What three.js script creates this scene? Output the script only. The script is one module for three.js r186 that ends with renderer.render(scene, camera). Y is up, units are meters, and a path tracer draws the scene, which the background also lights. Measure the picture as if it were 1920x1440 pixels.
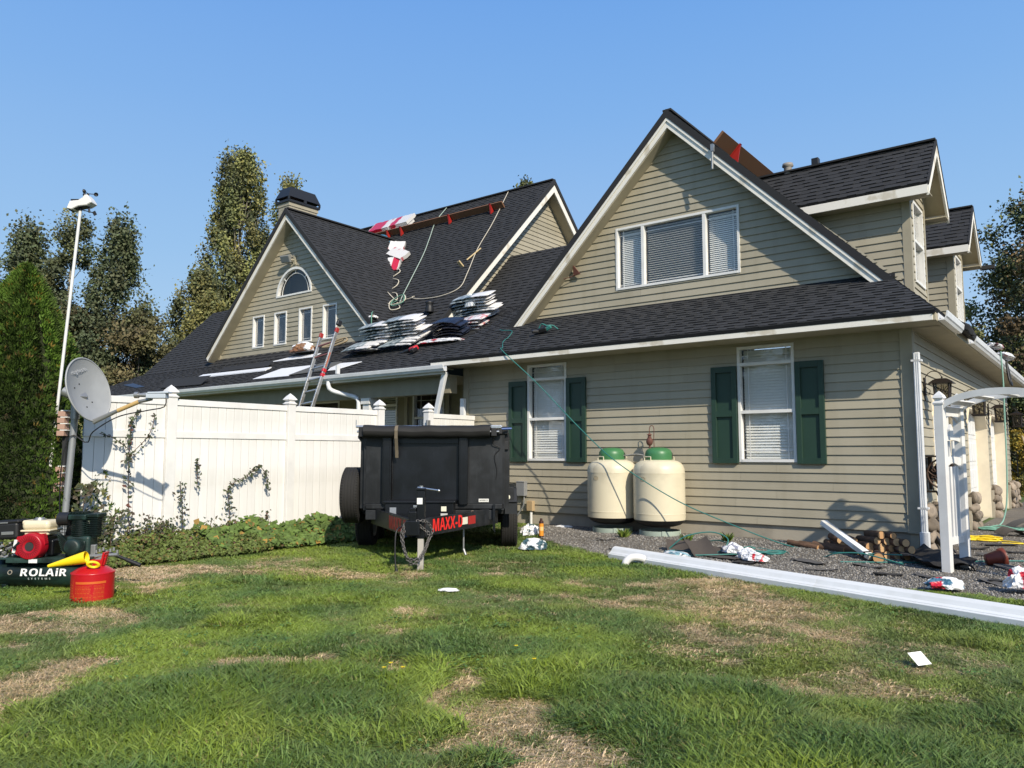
import * as THREE from 'three';
import { mergeGeometries, mergeVertices } from 'three/addons/utils/BufferGeometryUtils.js';
import { RoundedBoxGeometry } from 'three/addons/geometries/RoundedBoxGeometry.js';
import { TextGeometry } from 'three/addons/geometries/TextGeometry.js';
import { FontLoader } from 'three/addons/loaders/FontLoader.js';

// ---------------------------------------------------------------- camera, sky, sun, exposure
const scene = new THREE.Scene();
const camera = new THREE.PerspectiveCamera(52.867, 4 / 3, 0.1, 900);
camera.rotation.order = 'YXZ';
camera.position.set(0, 1.3, 0);
camera.rotation.set(THREE.MathUtils.degToRad(5.194), THREE.MathUtils.degToRad(37.625), 0);

const SUN = new THREE.Vector3(1.8, 1.48, 1.0).normalize();
{
  const w = 1024, h = 512, d = new Float32Array(w * h * 4);
  const mixc = (a, b, t) => a.map((v, i) => v + (b[i] - v) * t);
  // colour of the clear, slightly smoky sky by elevation (degrees)
  const stops = [[0, [0.50, 0.65, 0.83]], [6, [0.43, 0.61, 0.82]], [14, [0.31, 0.52, 0.805]], [24, [0.212, 0.425, 0.785]], [34, [0.145, 0.345, 0.755]], [60, [0.098, 0.24, 0.60]], [90, [0.08, 0.2, 0.53]]];
  for (let j = 0; j < h; j++) {
    const el = (j + 0.5) / h * 180 - 90;
    let c;
    if (el <= 0) c = [0.16, 0.17, 0.12];
    else for (let k = 0; k < stops.length - 1; k++) if (el >= stops[k][0] && el <= stops[k + 1][0]) { c = mixc(stops[k][1], stops[k + 1][1], (el - stops[k][0]) / (stops[k + 1][0] - stops[k][0])); break; }
    for (let i = 0; i < w; i++) {
      const az = (i + 0.5) / w * 2 * Math.PI - Math.PI, ce = Math.cos(el * Math.PI / 180), se = Math.sin(el * Math.PI / 180);
      const dir = [Math.cos(az) * ce, se, Math.sin(az) * ce];
      const dot = dir[0] * SUN.x + dir[1] * SUN.y + dir[2] * SUN.z;
      const glow = el > 0 ? 0.55 * Math.exp((dot - 1) * 9) + 0.9 * Math.exp((dot - 1) * 60) : 0;
      const o = (j * w + i) * 4;
      const hz = 1 + 0.05 * Math.max(0, 1 - el / 50) * (Math.sin(az * 3 + el * 0.11) * 0.4 + Math.sin(az * 7 - el * 0.23 + 1) * 0.3);
      d[o] = c[0] * hz + glow; d[o + 1] = c[1] + glow * 0.93; d[o + 2] = c[2] + glow * 0.78; d[o + 3] = 1;
    }
  }
  const t = new THREE.DataTexture(d, w, h, THREE.RGBAFormat, THREE.FloatType);
  t.mapping = THREE.EquirectangularReflectionMapping; t.magFilter = THREE.LinearFilter; t.minFilter = THREE.LinearFilter; t.needsUpdate = true;
  scene.background = t; scene.environment = t;
}
const sun = new THREE.DirectionalLight(new THREE.Color(1.0, 0.91, 0.755), 5.0);
sun.position.set(-8 + SUN.x * 60, SUN.y * 60, -10 + SUN.z * 60);
sun.target.position.set(-8, 0, -10);
sun.castShadow = true; sun.shadow.mapSize.set(4096, 4096); sun.shadow.radius = 1.2;
Object.assign(sun.shadow.camera, { left: -28, right: 28, top: 28, bottom: -28, near: 1, far: 140 });
scene.add(sun, sun.target);
const renderer = new THREE.WebGLRenderer({ antialias: true });
renderer.setSize(1024, 768);
renderer.shadowMap.enabled = true;
renderer.toneMapping = THREE.LinearToneMapping;
renderer.toneMappingExposure = 1.06;

// ---------------------------------------------------------------- helpers
const font = await new FontLoader().loadAsync('fonts/droid/droid_sans_bold.typeface.json');
function rng(seed) { let a = seed >>> 0; return () => { a = (a + 0x6D2B79F5) >>> 0; let t = Math.imul(a ^ (a >>> 15), 1 | a); t = (t + Math.imul(t ^ (t >>> 7), 61 | t)) ^ t; return ((t ^ (t >>> 14)) >>> 0) / 4294967296; }; }
const V = (x, y, z) => new THREE.Vector3(x, y, z);
const lerp = (a, b, t) => a + (b - a) * t, clamp = (x, a, b) => Math.min(b, Math.max(a, x));
const sstep = (a, b, x) => { const t = clamp((x - a) / (b - a), 0, 1); return t * t * (3 - 2 * t); };
function hash2(i, j, s) { let h = Math.imul(i, 374761393) ^ Math.imul(j, 668265263) ^ Math.imul(s, 1442695041); h = Math.imul(h ^ (h >>> 13), 1274126177); return ((h ^ (h >>> 16)) >>> 0) / 4294967296; }
function vnoise(x, y, s = 0, per = 0) {
  const i = Math.floor(x), j = Math.floor(y), fx = x - i, fy = y - j, u = fx * fx * (3 - 2 * fx), v = fy * fy * (3 - 2 * fy);
  const w = per ? (k) => ((k % per) + per) % per : (k) => k;
  const a = hash2(w(i), w(j), s), b = hash2(w(i + 1), w(j), s), c = hash2(w(i), w(j + 1), s), d = hash2(w(i + 1), w(j + 1), s);
  return lerp(lerp(a, b, u), lerp(c, d, u), v);
}
function fbm(x, y, s = 0, oct = 4, per = 0) { let a = 0.5, r = 0, n = 0, f = 1; for (let o = 0; o < oct; o++) { r += a * vnoise(x * f, y * f, s + o * 17, per ? per * f : 0); n += a; a *= 0.5; f *= 2; } return r / n; }
function tex(size, rep, fn, h = size) {
  const d = new Uint8Array(size * h * 4);
  for (let j = 0; j < h; j++) for (let i = 0; i < size; i++) { const c = fn(i / size, j / h, i, j); const o = (j * size + i) * 4; for (let k = 0; k < 3; k++) d[o + k] = clamp(Math.round((c.length ? c[k] : c) * 255), 0, 255); d[o + 3] = 255; }
  const t = new THREE.DataTexture(d, size, h, THREE.RGBAFormat); t.wrapS = t.wrapT = THREE.RepeatWrapping; t.magFilter = THREE.LinearFilter; t.minFilter = THREE.LinearMipmapLinearFilter; t.generateMipmaps = true;
  t.repeat.set(1 / rep, 1 / rep); t.needsUpdate = true; return t;
}
// tint maps (multiply the base colour), uv in metres
const T = {
  fine: tex(256, 1.1, (u, v) => 0.78 + 0.22 * fbm(u * 8, v * 8, 1, 5, 8)),
  blotch: tex(256, 2.3, (u, v) => { const a = fbm(u * 5, v * 5, 5, 5, 5); return 0.72 + 0.28 * sstep(0.25, 0.62, a); }),
  worn: tex(256, 1.7, (u, v, i, j) => { const a = fbm(u * 6, v * 6, 9, 5, 6), b = hash2(i, j, 3); const k = sstep(0.60, 0.72, a) * 0.25; return [1 - k - b * 0.05, 1 - k * 1.15 - b * 0.05, 1 - k * 1.4 - b * 0.05]; }),
  grain: tex(256, 0.9, (u, v) => 0.80 + 0.2 * fbm(u * 2, v * 64, 21, 4, 2) , 256),
  granule: tex(512, 0.75, (u, v, i, j) => { const b = hash2(i, j, 7), c = hash2(i >> 1, j >> 1, 8); const k = 0.55 + 0.3 * b + 0.25 * c * c; return [k, k, k * 1.02]; }),
  scuff: tex(512, 1.3, (u, v, i, j) => { const a = fbm(u * 7, v * 7, 31, 5, 7), s = fbm(u * 40, v * 6, 33, 3, 40 > 0 ? 0 : 0), b = hash2(i, j, 6); const k = Math.min(1, 0.10 + 0.45 * sstep(0.3, 0.75, a) + 0.35 * sstep(0.60, 0.8, s) * a + (b > 0.93 ? 0.35 * a : 0)); return [k, k, k]; }),
  bark: tex(128, 0.6, (u, v) => 0.5 + 0.5 * fbm(u * 12, v * 3, 41, 4, 3)),
  gravel: tex(512, 0.8, (u, v, i, j) => { const b = hash2(i >> 2, j >> 2, 51), c = hash2(i, j, 52), f = fbm(u * 6, v * 6, 53, 4, 6); const k = 0.45 + 0.4 * b * b + 0.15 * c + 0.25 * (f - 0.5); return [k, k * (0.95 + 0.03 * b), k * (0.88 + 0.08 * b)]; }),
  thatch: tex(512, 0.9, (u, v, i, j) => { const f = fbm(u * 24, v * 24, 61, 4, 24), c = hash2(i, j, 62); return 0.55 + 0.45 * f + 0.15 * (c - 0.5); }),
};
// slow, low dirt for painted boards
T.dirt = tex(256, 3.1, (u, v) => { const a = fbm(u * 4, v * 4, 15, 5, 4), s = fbm(u * 30, v * 3, 16, 3, 0); const k = 0.10 * sstep(0.45, 0.75, a) + 0.05 * sstep(0.5, 0.8, s); return [0.97 - k, 0.97 - k * 1.05, 0.97 - k * 1.25]; });
const bumpFine = tex(256, 0.35, (u, v, i, j) => 0.5 * hash2(i, j, 71) + 0.5 * fbm(u * 16, v * 16, 72, 4, 16));
const bumpWood = tex(256, 0.5, (u, v) => fbm(u * 3, v * 48, 73, 4, 0));
function std(c, rough = 0.7, o = {}) { return new THREE.MeshStandardMaterial({ color: new THREE.Color().setRGB(...c), roughness: rough, side: THREE.DoubleSide, ...o }); }
const M = {
  siding: std([0.372, 0.335, 0.250], 0.62, { map: T.fine, bumpMap: bumpWood, bumpScale: 0.0006 }),
  sidingTrim: std([0.375, 0.335, 0.245], 0.6, { map: T.fine }),
  soffit: std([0.44, 0.39, 0.28], 0.75, { map: T.fine }),
  white: std([0.80, 0.79, 0.76], 0.5, { map: T.fine }),
  whiteWorn: std([0.80, 0.765, 0.69], 0.65, { map: T.worn }),
  vinyl: std([0.80, 0.785, 0.755], 0.42, { map: T.fine }),
  alum: std([0.78, 0.79, 0.80], 0.4, { map: T.fine }),
  jamb: std([0.80, 0.70, 0.53], 0.6, { map: T.fine }),
  door: std([0.80, 0.80, 0.79], 0.45, { map: T.fine }),
  roofEdge: std([0.018, 0.019, 0.022], 0.95),
  roofDeck: std([0.022, 0.023, 0.026], 0.95, { map: T.granule }),
  shutter: std([0.020, 0.052, 0.034], 0.5, { map: T.fine }),
  concrete: std([0.38, 0.34, 0.27], 0.9, { map: T.blotch, bumpMap: bumpFine, bumpScale: 0.002 }),
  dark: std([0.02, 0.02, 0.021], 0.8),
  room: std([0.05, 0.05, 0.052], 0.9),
  blind: std([0.74, 0.74, 0.69], 0.6),
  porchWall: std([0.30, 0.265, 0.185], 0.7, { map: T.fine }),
  glass: new THREE.MeshPhysicalMaterial({ color: 0xffffff, roughness: 0.02, transmission: 1, thickness: 0, ior: 1.52, side: THREE.DoubleSide }),
  blackPaint: std([0.030, 0.033, 0.038], 0.46, { map: T.scuff }),
  blackPaint2: std([0.009, 0.011, 0.016], 0.34, { map: T.scuff }),
  rubber: std([0.016, 0.0145, 0.013], 0.85, { map: T.fine }),
  ladderAlu: std([0.40, 0.41, 0.42], 0.4, { metalness: 0.6, map: T.worn }), chain: std([0.16, 0.15, 0.14], 0.5, { metalness: 0.7 }),
  chrome: std([0.62, 0.62, 0.62], 0.28, { metalness: 0.9 }),
  steel: std([0.42, 0.42, 0.41], 0.45, { metalness: 0.7, map: T.fine }),
  galv: std([0.34, 0.35, 0.36], 0.5, { metalness: 0.5, map: T.blotch }),
  red: std([0.50, 0.02, 0.03], 0.35),
  black: std([0.012, 0.012, 0.013], 0.5),
  iron: std([0.022, 0.016, 0.013], 0.5, { metalness: 0.3 }),
};
M.sidings = [1, 0.955, 1.035].map((k) => std([0.372 * k, 0.335 * k, 0.250 * k], 0.62, { map: T.dirt, bumpMap: bumpWood, bumpScale: 0.0006 }));
M.vinyls = [1, 0.955, 0.98].map((k) => std([0.80 * k, 0.785 * k, 0.755 * k], 0.42, { map: T.dirt }));
for (let k = 0; k < 5; k++) { const s = [0.023, 0.026, 0.030, 0.024, 0.028][k]; M['shingle' + k] = std([s, s * 1.02, s * 1.09], 0.93, { map: T.granule, bumpMap: bumpFine, bumpScale: 0.0012 }); }

const OFF = new Map();                                              // world offset of groups that are built in scene coordinates
const names = {};
function numbered(n) { const k = names[n] = (names[n] ?? -1) + 1; return k ? `${n}_${String(k).padStart(3, '0')}` : n; }
function tag(o, label, category, group, kind) { if (label) o.userData.label = label; if (category) o.userData.category = category; if (group) o.userData.group = group; if (kind) o.userData.kind = kind; return o; }
function thing(name, label, category, [x, y, z] = [0, 0, 0], turn = 0, group) { const o = new THREE.Group(); o.name = numbered(name); o.position.set(x, y, z); o.rotation.y = turn; scene.add(o); return tag(o, label, category, group); }
function finish(g) {                                                 // non-indexed, uv in metres from the main axis of each face
  g = g.index ? g.toNonIndexed() : g;
  if (!g.attributes.normal) g.computeVertexNormals();
  const p = g.attributes.position.array, n = p.length / 3, uv = new Float32Array(n * 2);
  for (let i = 0; i < n; i += 3) {
    const o = i * 3, ax = p[o + 3] - p[o], ay = p[o + 4] - p[o + 1], az = p[o + 5] - p[o + 2], bx = p[o + 6] - p[o], by = p[o + 7] - p[o + 1], bz = p[o + 8] - p[o + 2];
    const nx = Math.abs(ay * bz - az * by), ny = Math.abs(az * bx - ax * bz), nz = Math.abs(ax * by - ay * bx);
    for (let k = 0; k < 3; k++) { const q = o + k * 3, r = (i + k) * 2; if (ny >= nx && ny >= nz) { uv[r] = p[q]; uv[r + 1] = p[q + 2]; } else if (nx >= nz) { uv[r] = p[q + 2]; uv[r + 1] = p[q + 1]; } else { uv[r] = p[q]; uv[r + 1] = p[q + 1]; } }
  }
  g.setAttribute('uv', new THREE.BufferAttribute(uv, 2));
  for (const k of Object.keys(g.attributes)) if (!['position', 'normal', 'uv', 'color'].includes(k)) g.deleteAttribute(k);
  g.morphAttributes = {}; return g;
}
const X = V(1, 0, 0), Y = V(0, 1, 0), Z = V(0, 0, 1);
class MB {                                                           // collects shapes, then makes ONE named mesh of them
  constructor(c) { this.g = []; this.c = c; }
  add(g, m) { g = finish(g); if (m) g.applyMatrix4(m); if (this.c) { const n = g.attributes.position.count, a = new Float32Array(n * 3); for (let i = 0; i < n; i++) a.set(this.c, i * 3); g.setAttribute('color', new THREE.BufferAttribute(a, 3)); } this.g.push(g); return this; }
  box(x0, y0, z0, x1, y1, z1, r = 0) { const sx = Math.abs(x1 - x0), sy = Math.abs(y1 - y0), sz = Math.abs(z1 - z0); return this.add(r ? new RoundedBoxGeometry(sx, sy, sz, 2, r) : new THREE.BoxGeometry(sx, sy, sz), new THREE.Matrix4().makeTranslation((x0 + x1) / 2, (y0 + y1) / 2, (z0 + z1) / 2)); }
  boxc([x, y, z], [sx, sy, sz], [a, b, c] = [0, 0, 0], r = 0) { return this.add(r ? new RoundedBoxGeometry(sx, sy, sz, 2, r) : new THREE.BoxGeometry(sx, sy, sz), new THREE.Matrix4().compose(V(x, y, z), new THREE.Quaternion().setFromEuler(new THREE.Euler(a, b, c, 'YXZ')), V(1, 1, 1))); }
  beam(a, b, w, h, up = Y, r = 0) {                                  // bar from a to b, w across, h along up
    const d = b.clone().sub(a), L = d.length(); d.normalize(); const s = V().crossVectors(up, d).normalize(), u = V().crossVectors(d, s).normalize();
    return this.add(r ? new RoundedBoxGeometry(w, h, L, 2, r) : new THREE.BoxGeometry(w, h, L), new THREE.Matrix4().makeBasis(s, u, d).setPosition(a.clone().add(b).multiplyScalar(0.5)));
  }
  cyl(a, b, r0, r1 = r0, n = 16, open = false) { const d = b.clone().sub(a), L = d.length(); return this.add(new THREE.CylinderGeometry(r1, r0, L, n, 1, open), new THREE.Matrix4().compose(a.clone().add(b).multiplyScalar(0.5), new THREE.Quaternion().setFromUnitVectors(Y, d.normalize()), V(1, 1, 1))); }
  tube(pts, r, n = 6, seg, closed = false) { return this.add(new THREE.TubeGeometry(new THREE.CatmullRomCurve3(pts, closed, 'catmullrom', 0.5), seg ?? Math.max(4, pts.length * 5), r, n, closed)); }
  sphere(p, r, s = [1, 1, 1], n = 12) { return this.add(new THREE.SphereGeometry(r, n, Math.max(6, n * 0.7 | 0)), new THREE.Matrix4().compose(p, new THREE.Quaternion(), V(...s))); }
  lathe(prof, p, n = 32, q) { return this.add(new THREE.LatheGeometry(prof.map(([r, y]) => new THREE.Vector2(r, y)), n), new THREE.Matrix4().compose(p, q ?? new THREE.Quaternion(), V(1, 1, 1))); }
  poly(pts) { const a = []; for (let i = 1; i < pts.length - 1; i++) for (const q of [pts[0], pts[i], pts[i + 1]]) a.push(q.x, q.y, q.z); const g = new THREE.BufferGeometry(); g.setAttribute('position', new THREE.BufferAttribute(new Float32Array(a), 3)); g.computeVertexNormals(); return this.add(g); }
  slab(pts, d) { const q = pts.map((p) => p.clone().add(d)); this.poly(pts); this.poly(q.slice().reverse()); for (let i = 0; i < pts.length; i++) { const j = (i + 1) % pts.length; this.poly([pts[i], q[i], q[j], pts[j]]); } return this; }
  shape(s, depth, m, bevel = 0) { return this.add(new THREE.ExtrudeGeometry(s, { depth, bevelEnabled: bevel > 0, bevelSize: bevel, bevelThickness: bevel, bevelSegments: 1, curveSegments: 20 }), m); }
  text(str, size, depth, m) { const g = new TextGeometry(str, { font, size, depth, curveSegments: 3, bevelEnabled: false }); return this.add(g, m); }
  build(name, material, parent, label) {
    const g = this.g.length > 1 ? mergeGeometries(this.g) : this.g[0], o = OFF.get(parent);
    if (o) g.translate(-o.x, -o.y, -o.z);
    const m = new THREE.Mesh(g, material); m.name = parent ? name : numbered(name); m.castShadow = m.receiveShadow = true;
    if (o) OFF.set(m, o);
    (parent ?? scene).add(m); if (label) m.userData.label = label; return m;
  }
}
const mb = (c) => new MB(c);
const mat4 = (p, e = [0, 0, 0], s = [1, 1, 1]) => new THREE.Matrix4().compose(V(...p), new THREE.Quaternion().setFromEuler(new THREE.Euler(...e, 'YXZ')), V(...s));
function vcolMat(m) { const k = m.clone(); k.vertexColors = true; k.color.setRGB(1, 1, 1); return k; }
const VC = vcolMat(std([1, 1, 1], 0.6)), VCgloss = vcolMat(std([1, 1, 1], 0.35));
function rectPts(x0, y0, x1, y1) { return [[x0, y0], [x1, y0], [x1, y1], [x0, y1]]; }
function clip2(poly, a, b, c) {                                      // keep a*x + b*y <= c
  const r = []; for (let i = 0; i < poly.length; i++) { const p = poly[i], q = poly[(i + 1) % poly.length], dp = a * p[0] + b * p[1] - c, dq = a * q[0] + b * q[1] - c; if (dp <= 0) r.push(p); if ((dp < 0 && dq > 0) || (dp > 0 && dq < 0)) { const t = dp / (dp - dq); r.push([lerp(p[0], q[0], t), lerp(p[1], q[1], t)]); } }
  return r;
}
function area2(p) { let a = 0; for (let i = 0; i < p.length; i++) { const q = p[(i + 1) % p.length]; a += p[i][0] * q[1] - q[0] * p[i][1]; } return Math.abs(a) / 2; }
// ---------------------------------------------------------------- ground
const mound = (x, z) => 0.075 * sstep(-9.4, -10.5, z) * sstep(-2.1, -3.2, x) * sstep(-14, -9.5, x) ;
const rough = (x, z) => 0.035 * (fbm(x * 0.55 + 50, z * 0.55 + 50, 81, 3) - 0.5);
const groundY = (x, z) => mound(x, z) + (z > -9 ? rough(x, z) : rough(x, z) * sstep(-10.5, -9, z));
const DRY = [[-2.95, -3.35, 0.26, 0.8], [-2.35, -3.1, 0.30, 0.85], [-2.5, -2.6, 0.26, 0.75], [-2.0, -2.5, 0.3, 0.75], [-1.75, -2.95, 0.24, 0.75], [-2.6, -3.9, 0.16, 0.75], [-3.35, -3.6, 0.13, 0.7], [-1.95, -3.45, 0.15, 0.7], [-3.1, -2.7, 0.12, 0.7], [-1.4, -2.5, 0.2, 0.7], [-3.9, -4.0, 0.14, 0.7], [-5.6, -3.3, 0.16, 0.75], [-5.0, -2.9, 0.13, 0.7], [-6.0, -3.6, 0.18, 0.7], [-3.7, -3.1, 0.22, 0.8], [-4.15, -2.8, 0.24, 0.9], [-8.3, -4.7, 0.6, 0.75], [-7.4, -3.9, 0.45, 0.8], [-6.3, -2.6, 0.4, 0.7], [-6.9, -2.7, 0.45, 0.7], [-4.75, -1.9, 0.3, 0.85], [-5.1, -2.1, 0.3, 0.7], [-3.2, -6.5, 0.9, 0.36], [-1.95, -6.1, 1.0, 0.40], [-6.3, -5.7, 0.5, 0.6], [-2.9, -7.5, 0.6, 0.45], [-4.2, -5.6, 0.9, 0.3], [-5.4, -7.2, 0.6, 0.4], [-0.9, -5.2, 0.9, 0.3], [-7.6, -5.6, 0.7, 0.5]];
function dryness(x, z) {
  const wx = x + 1.3 * (fbm(x * 1.5, z * 1.5, 91, 4) - 0.5), wz = z + 1.3 * (fbm(x * 1.5, z * 1.5, 92, 4) - 0.5);
  let d = 0.30 * sstep(0.45, 0.75, fbm(x * 0.9, z * 0.9, 93, 4)) + 0.30 * sstep(0.5, 0.8, fbm(x * 3.2, z * 3.2, 94, 3));
  for (const [cx, cz, r, k] of DRY) { const q = Math.hypot(wx - cx, wz - cz) / r; if (q < 1.6) d += k * (1 - sstep(0.55, 1.45, q)); }
  return clamp(d, 0, 1);
}
const isGravel = (x, z) => { const e = 0.22 * (fbm(x * 1.7, z * 1.7, 95, 3) - 0.5); if (z < -11.3 && x < -1.95) return false; if (x > -3.4) return z < -8.25 + e - 0.05 * x - (x > -0.4 ? (x + 0.4) * 0.4 : 0); if (x > -4.9) return z < -8.48 + e; return z < -8.48 + e - (-4.9 - x) * 0.62 + 0.0 && x > -7.9; };
{
  const xs = [], zs = [];
  for (let x = -26; x < 9; x += 0.16) xs.push(x); for (let z = -30; z < 3; z += 0.16) zs.push(z);
  const ext = (a) => [...[-420, -160, -80, -45].filter((v) => v < a[0]), ...a, ...[16, 40, 90, 180, 420]];
  const gx = ext(xs), gz = ext(zs), p = [], c = [], idx = [];
  for (const z of gz) for (const x of gx) {
    p.push(x, groundY(x, z), z);
    const d = dryness(x, z) * 0.92 + 0.75 * (fbm(x * 5, z * 5, 704, 4) - 0.5) + 0.45 * (fbm(x * 1.9 + 3, z * 1.9, 705, 2) - 0.5), n = fbm(x * 4, z * 4, 96, 3), g = isGravel(x, z);
    const gr = [0.075 + 0.04 * n, 0.115 + 0.05 * n, 0.024], dr = [0.36 + 0.1 * n, 0.27 + 0.08 * n, 0.155];
    c.push(...(g ? [0.13, 0.12, 0.10] : gr.map((v, i) => lerp(v, dr[i], sstep(0.3, 0.95, d)))));
  }
  const W = gx.length; for (let j = 0; j < gz.length - 1; j++) for (let i = 0; i < W - 1; i++) { const a = j * W + i; idx.push(a, a + W, a + 1, a + 1, a + W, a + W + 1); }
  const g = new THREE.BufferGeometry(); g.setAttribute('position', new THREE.Float32BufferAttribute(p, 3)); g.setAttribute('color', new THREE.Float32BufferAttribute(c, 3)); g.setIndex(idx); g.computeVertexNormals();
  const uv = []; for (let i = 0; i < p.length; i += 3) uv.push(p[i], p[i + 2]); g.setAttribute('uv', new THREE.Float32BufferAttribute(uv, 2));
  const m = new THREE.Mesh(g, vcolMat(std([1, 1, 1], 0.95, { map: T.thatch, bumpMap: bumpFine, bumpScale: 0.01 }))); m.name = 'lawn'; m.receiveShadow = true; m.userData.kind = 'structure'; scene.add(m);
}
{ // gravel yard and drive: the strip along the wall and round the corner
  const p = [], idx = [], at = new Map(), s = 0.12; let n = 0;
  const pt = (i, j) => { const k = i * 100000 + j; if (!at.has(k)) { const x = i * s, z = j * s; p.push(x, groundY(x, z) + 0.006 + 0.008 * vnoise(x * 5, z * 5, 97), z); at.set(k, n++); } return at.get(k); };
  for (let i = -67; i < 60; i++) for (let j = -250; j < -60; j++) if (isGravel((i + 0.5) * s, (j + 0.5) * s)) { const a = pt(i, j), b = pt(i + 1, j), c = pt(i, j + 1), d = pt(i + 1, j + 1); idx.push(a, c, b, b, c, d); }
  const g = new THREE.BufferGeometry(); g.setAttribute('position', new THREE.Float32BufferAttribute(p, 3)); g.setIndex(idx); g.computeVertexNormals();
  const uv = []; for (let i = 0; i < p.length; i += 3) uv.push(p[i], p[i + 2]); g.setAttribute('uv', new THREE.Float32BufferAttribute(uv, 2));
  const m = new THREE.Mesh(g, std([0.235, 0.21, 0.175], 0.95, { map: T.gravel, bumpMap: bumpFine, bumpScale: 0.012 })); m.name = 'gravel_drive'; m.receiveShadow = true; m.userData.kind = 'structure'; scene.add(m);
}

// ---------------------------------------------------------------- the house
const house = thing('house', 'tan lap-sided two storey house with dark shingle roofs, green shutters and attached garage', 'house', [-9, 0, -15]);
OFF.set(house, V(-9, 0, -15));
const pools = { siding_board: [], shingle: [] };
const EYE = V(0, 1.3, 0);
const wallF = (plane, at) => plane === 'z' ? { O: V(0, 0, at), U: V(1, 0, 0), N: V(0, 0, 1) } : { O: V(at, 0, 0), U: V(0, 0, -1), N: V(1, 0, 0) };
const fp = (F, u, v, n) => F.O.clone().addScaledVector(F.U, u).addScaledVector(F.Vs ?? Y, v).addScaledVector(F.N, n);
function wall(name, F, poly, holes, { e = 0.1253, v0 = 0, seed = 1, m = M.siding, sheath = M.sidingTrim, joint = 3.6, lip = 0.020, minV = -1e9, cutShapes = null } = {}) {
  const s = new THREE.Shape(poly.map(([a, b]) => new THREE.Vector2(a, b)));
  for (const h of cutShapes ?? holes.map((h) => rectPts(...h))) s.holes.push(new THREE.Path(h.map(([a, b]) => new THREE.Vector2(a, b))));
  const w = mb().shape(s, 0.1, new THREE.Matrix4().makeBasis(F.U, Y, F.N).setPosition(F.O.clone().addScaledVector(F.N, -0.1))).build(name, sheath, house);
  const R = rng(seed), lo = Math.min(...poly.map((p) => p[1])), hi = Math.max(...poly.map((p) => p[1]));
  for (let k = Math.floor((lo - v0) / e); v0 + k * e < hi; k++) {
    const a = v0 + k * e, b = a + e; if (b < minV) { R(); continue; }
    const cuts = [...new Set([a, b, ...holes.flatMap((h) => [h[1], h[3]]).filter((v) => v > a && v < b)])].sort((p, q) => p - q);
    let band = clip2(clip2(poly, 0, -1, -a), 0, 1, b); if (band.length < 3) continue;
    const u0 = Math.min(...band.map((p) => p[0])), u1 = Math.max(...band.map((p) => p[0]));
    const segs = []; let u = u0 - R() * joint * 0.9; while (u < u1) { segs.push([Math.max(u, u0), Math.min(u + joint, u1)]); u += joint; }
    for (const [sa, sb] of segs) {
      if (sb - sa < 0.02) continue;
      const nAt = (v) => lip + (0.002 - lip) * (v - a) / e, all = [];
      for (let c = 0; c < cuts.length - 1; c++) {
        let pieces = [clip2(clip2(clip2(clip2(band, 0, -1, -cuts[c]), 0, 1, cuts[c + 1]), -1, 0, -(sa + 0.0014)), 1, 0, sb - 0.0014)];
        for (const h of holes) if (h[1] < cuts[c + 1] - 1e-6 && h[3] > cuts[c] + 1e-6) pieces = pieces.flatMap((q) => [clip2(q, 1, 0, h[0]), clip2(q, -1, 0, -h[2])]);
        for (const q of pieces) {
          if (q.length < 3 || area2(q) < 1e-5) continue; const g = mb();
          g.poly(q.map(([x, y]) => fp(F, x, y, nAt(y))));
          for (let i = 0; i < q.length; i++) { const p1 = q[i], p2 = q[(i + 1) % q.length]; if (Math.abs(p1[1] - a) < 1e-6 && Math.abs(p2[1] - a) < 1e-6) g.poly([fp(F, p1[0], a, lip), fp(F, p2[0], a, lip), fp(F, p2[0], a, 0), fp(F, p1[0], a, 0)]); }
          all.push({ g, A: area2(q), lo: Math.min(...q.map((p) => p[0])), hi: Math.max(...q.map((p) => p[0])) });
        }
      }
      while (all.length) {                                              // one board per connected run of pieces
        const r = all.shift(); for (let k2 = 0; k2 < all.length; k2++) { const o = all[k2]; if (o.lo < r.hi - 1e-4 && o.hi > r.lo + 1e-4) { r.g.g.push(...o.g.g); r.A += o.A; r.lo = Math.min(r.lo, o.lo); r.hi = Math.max(r.hi, o.hi); all.splice(k2, 1); k2 = -1; } }
        pools.siding_board.push({ g: r.g, parent: w, m: m === M.siding ? M.sidings[R() * 3 | 0] : m, size: r.A / fp(F, (r.lo + r.hi) / 2, (a + b) / 2, 0).distanceToSquared(EYE) });
      }
    }
  }
  return w;
}
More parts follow.
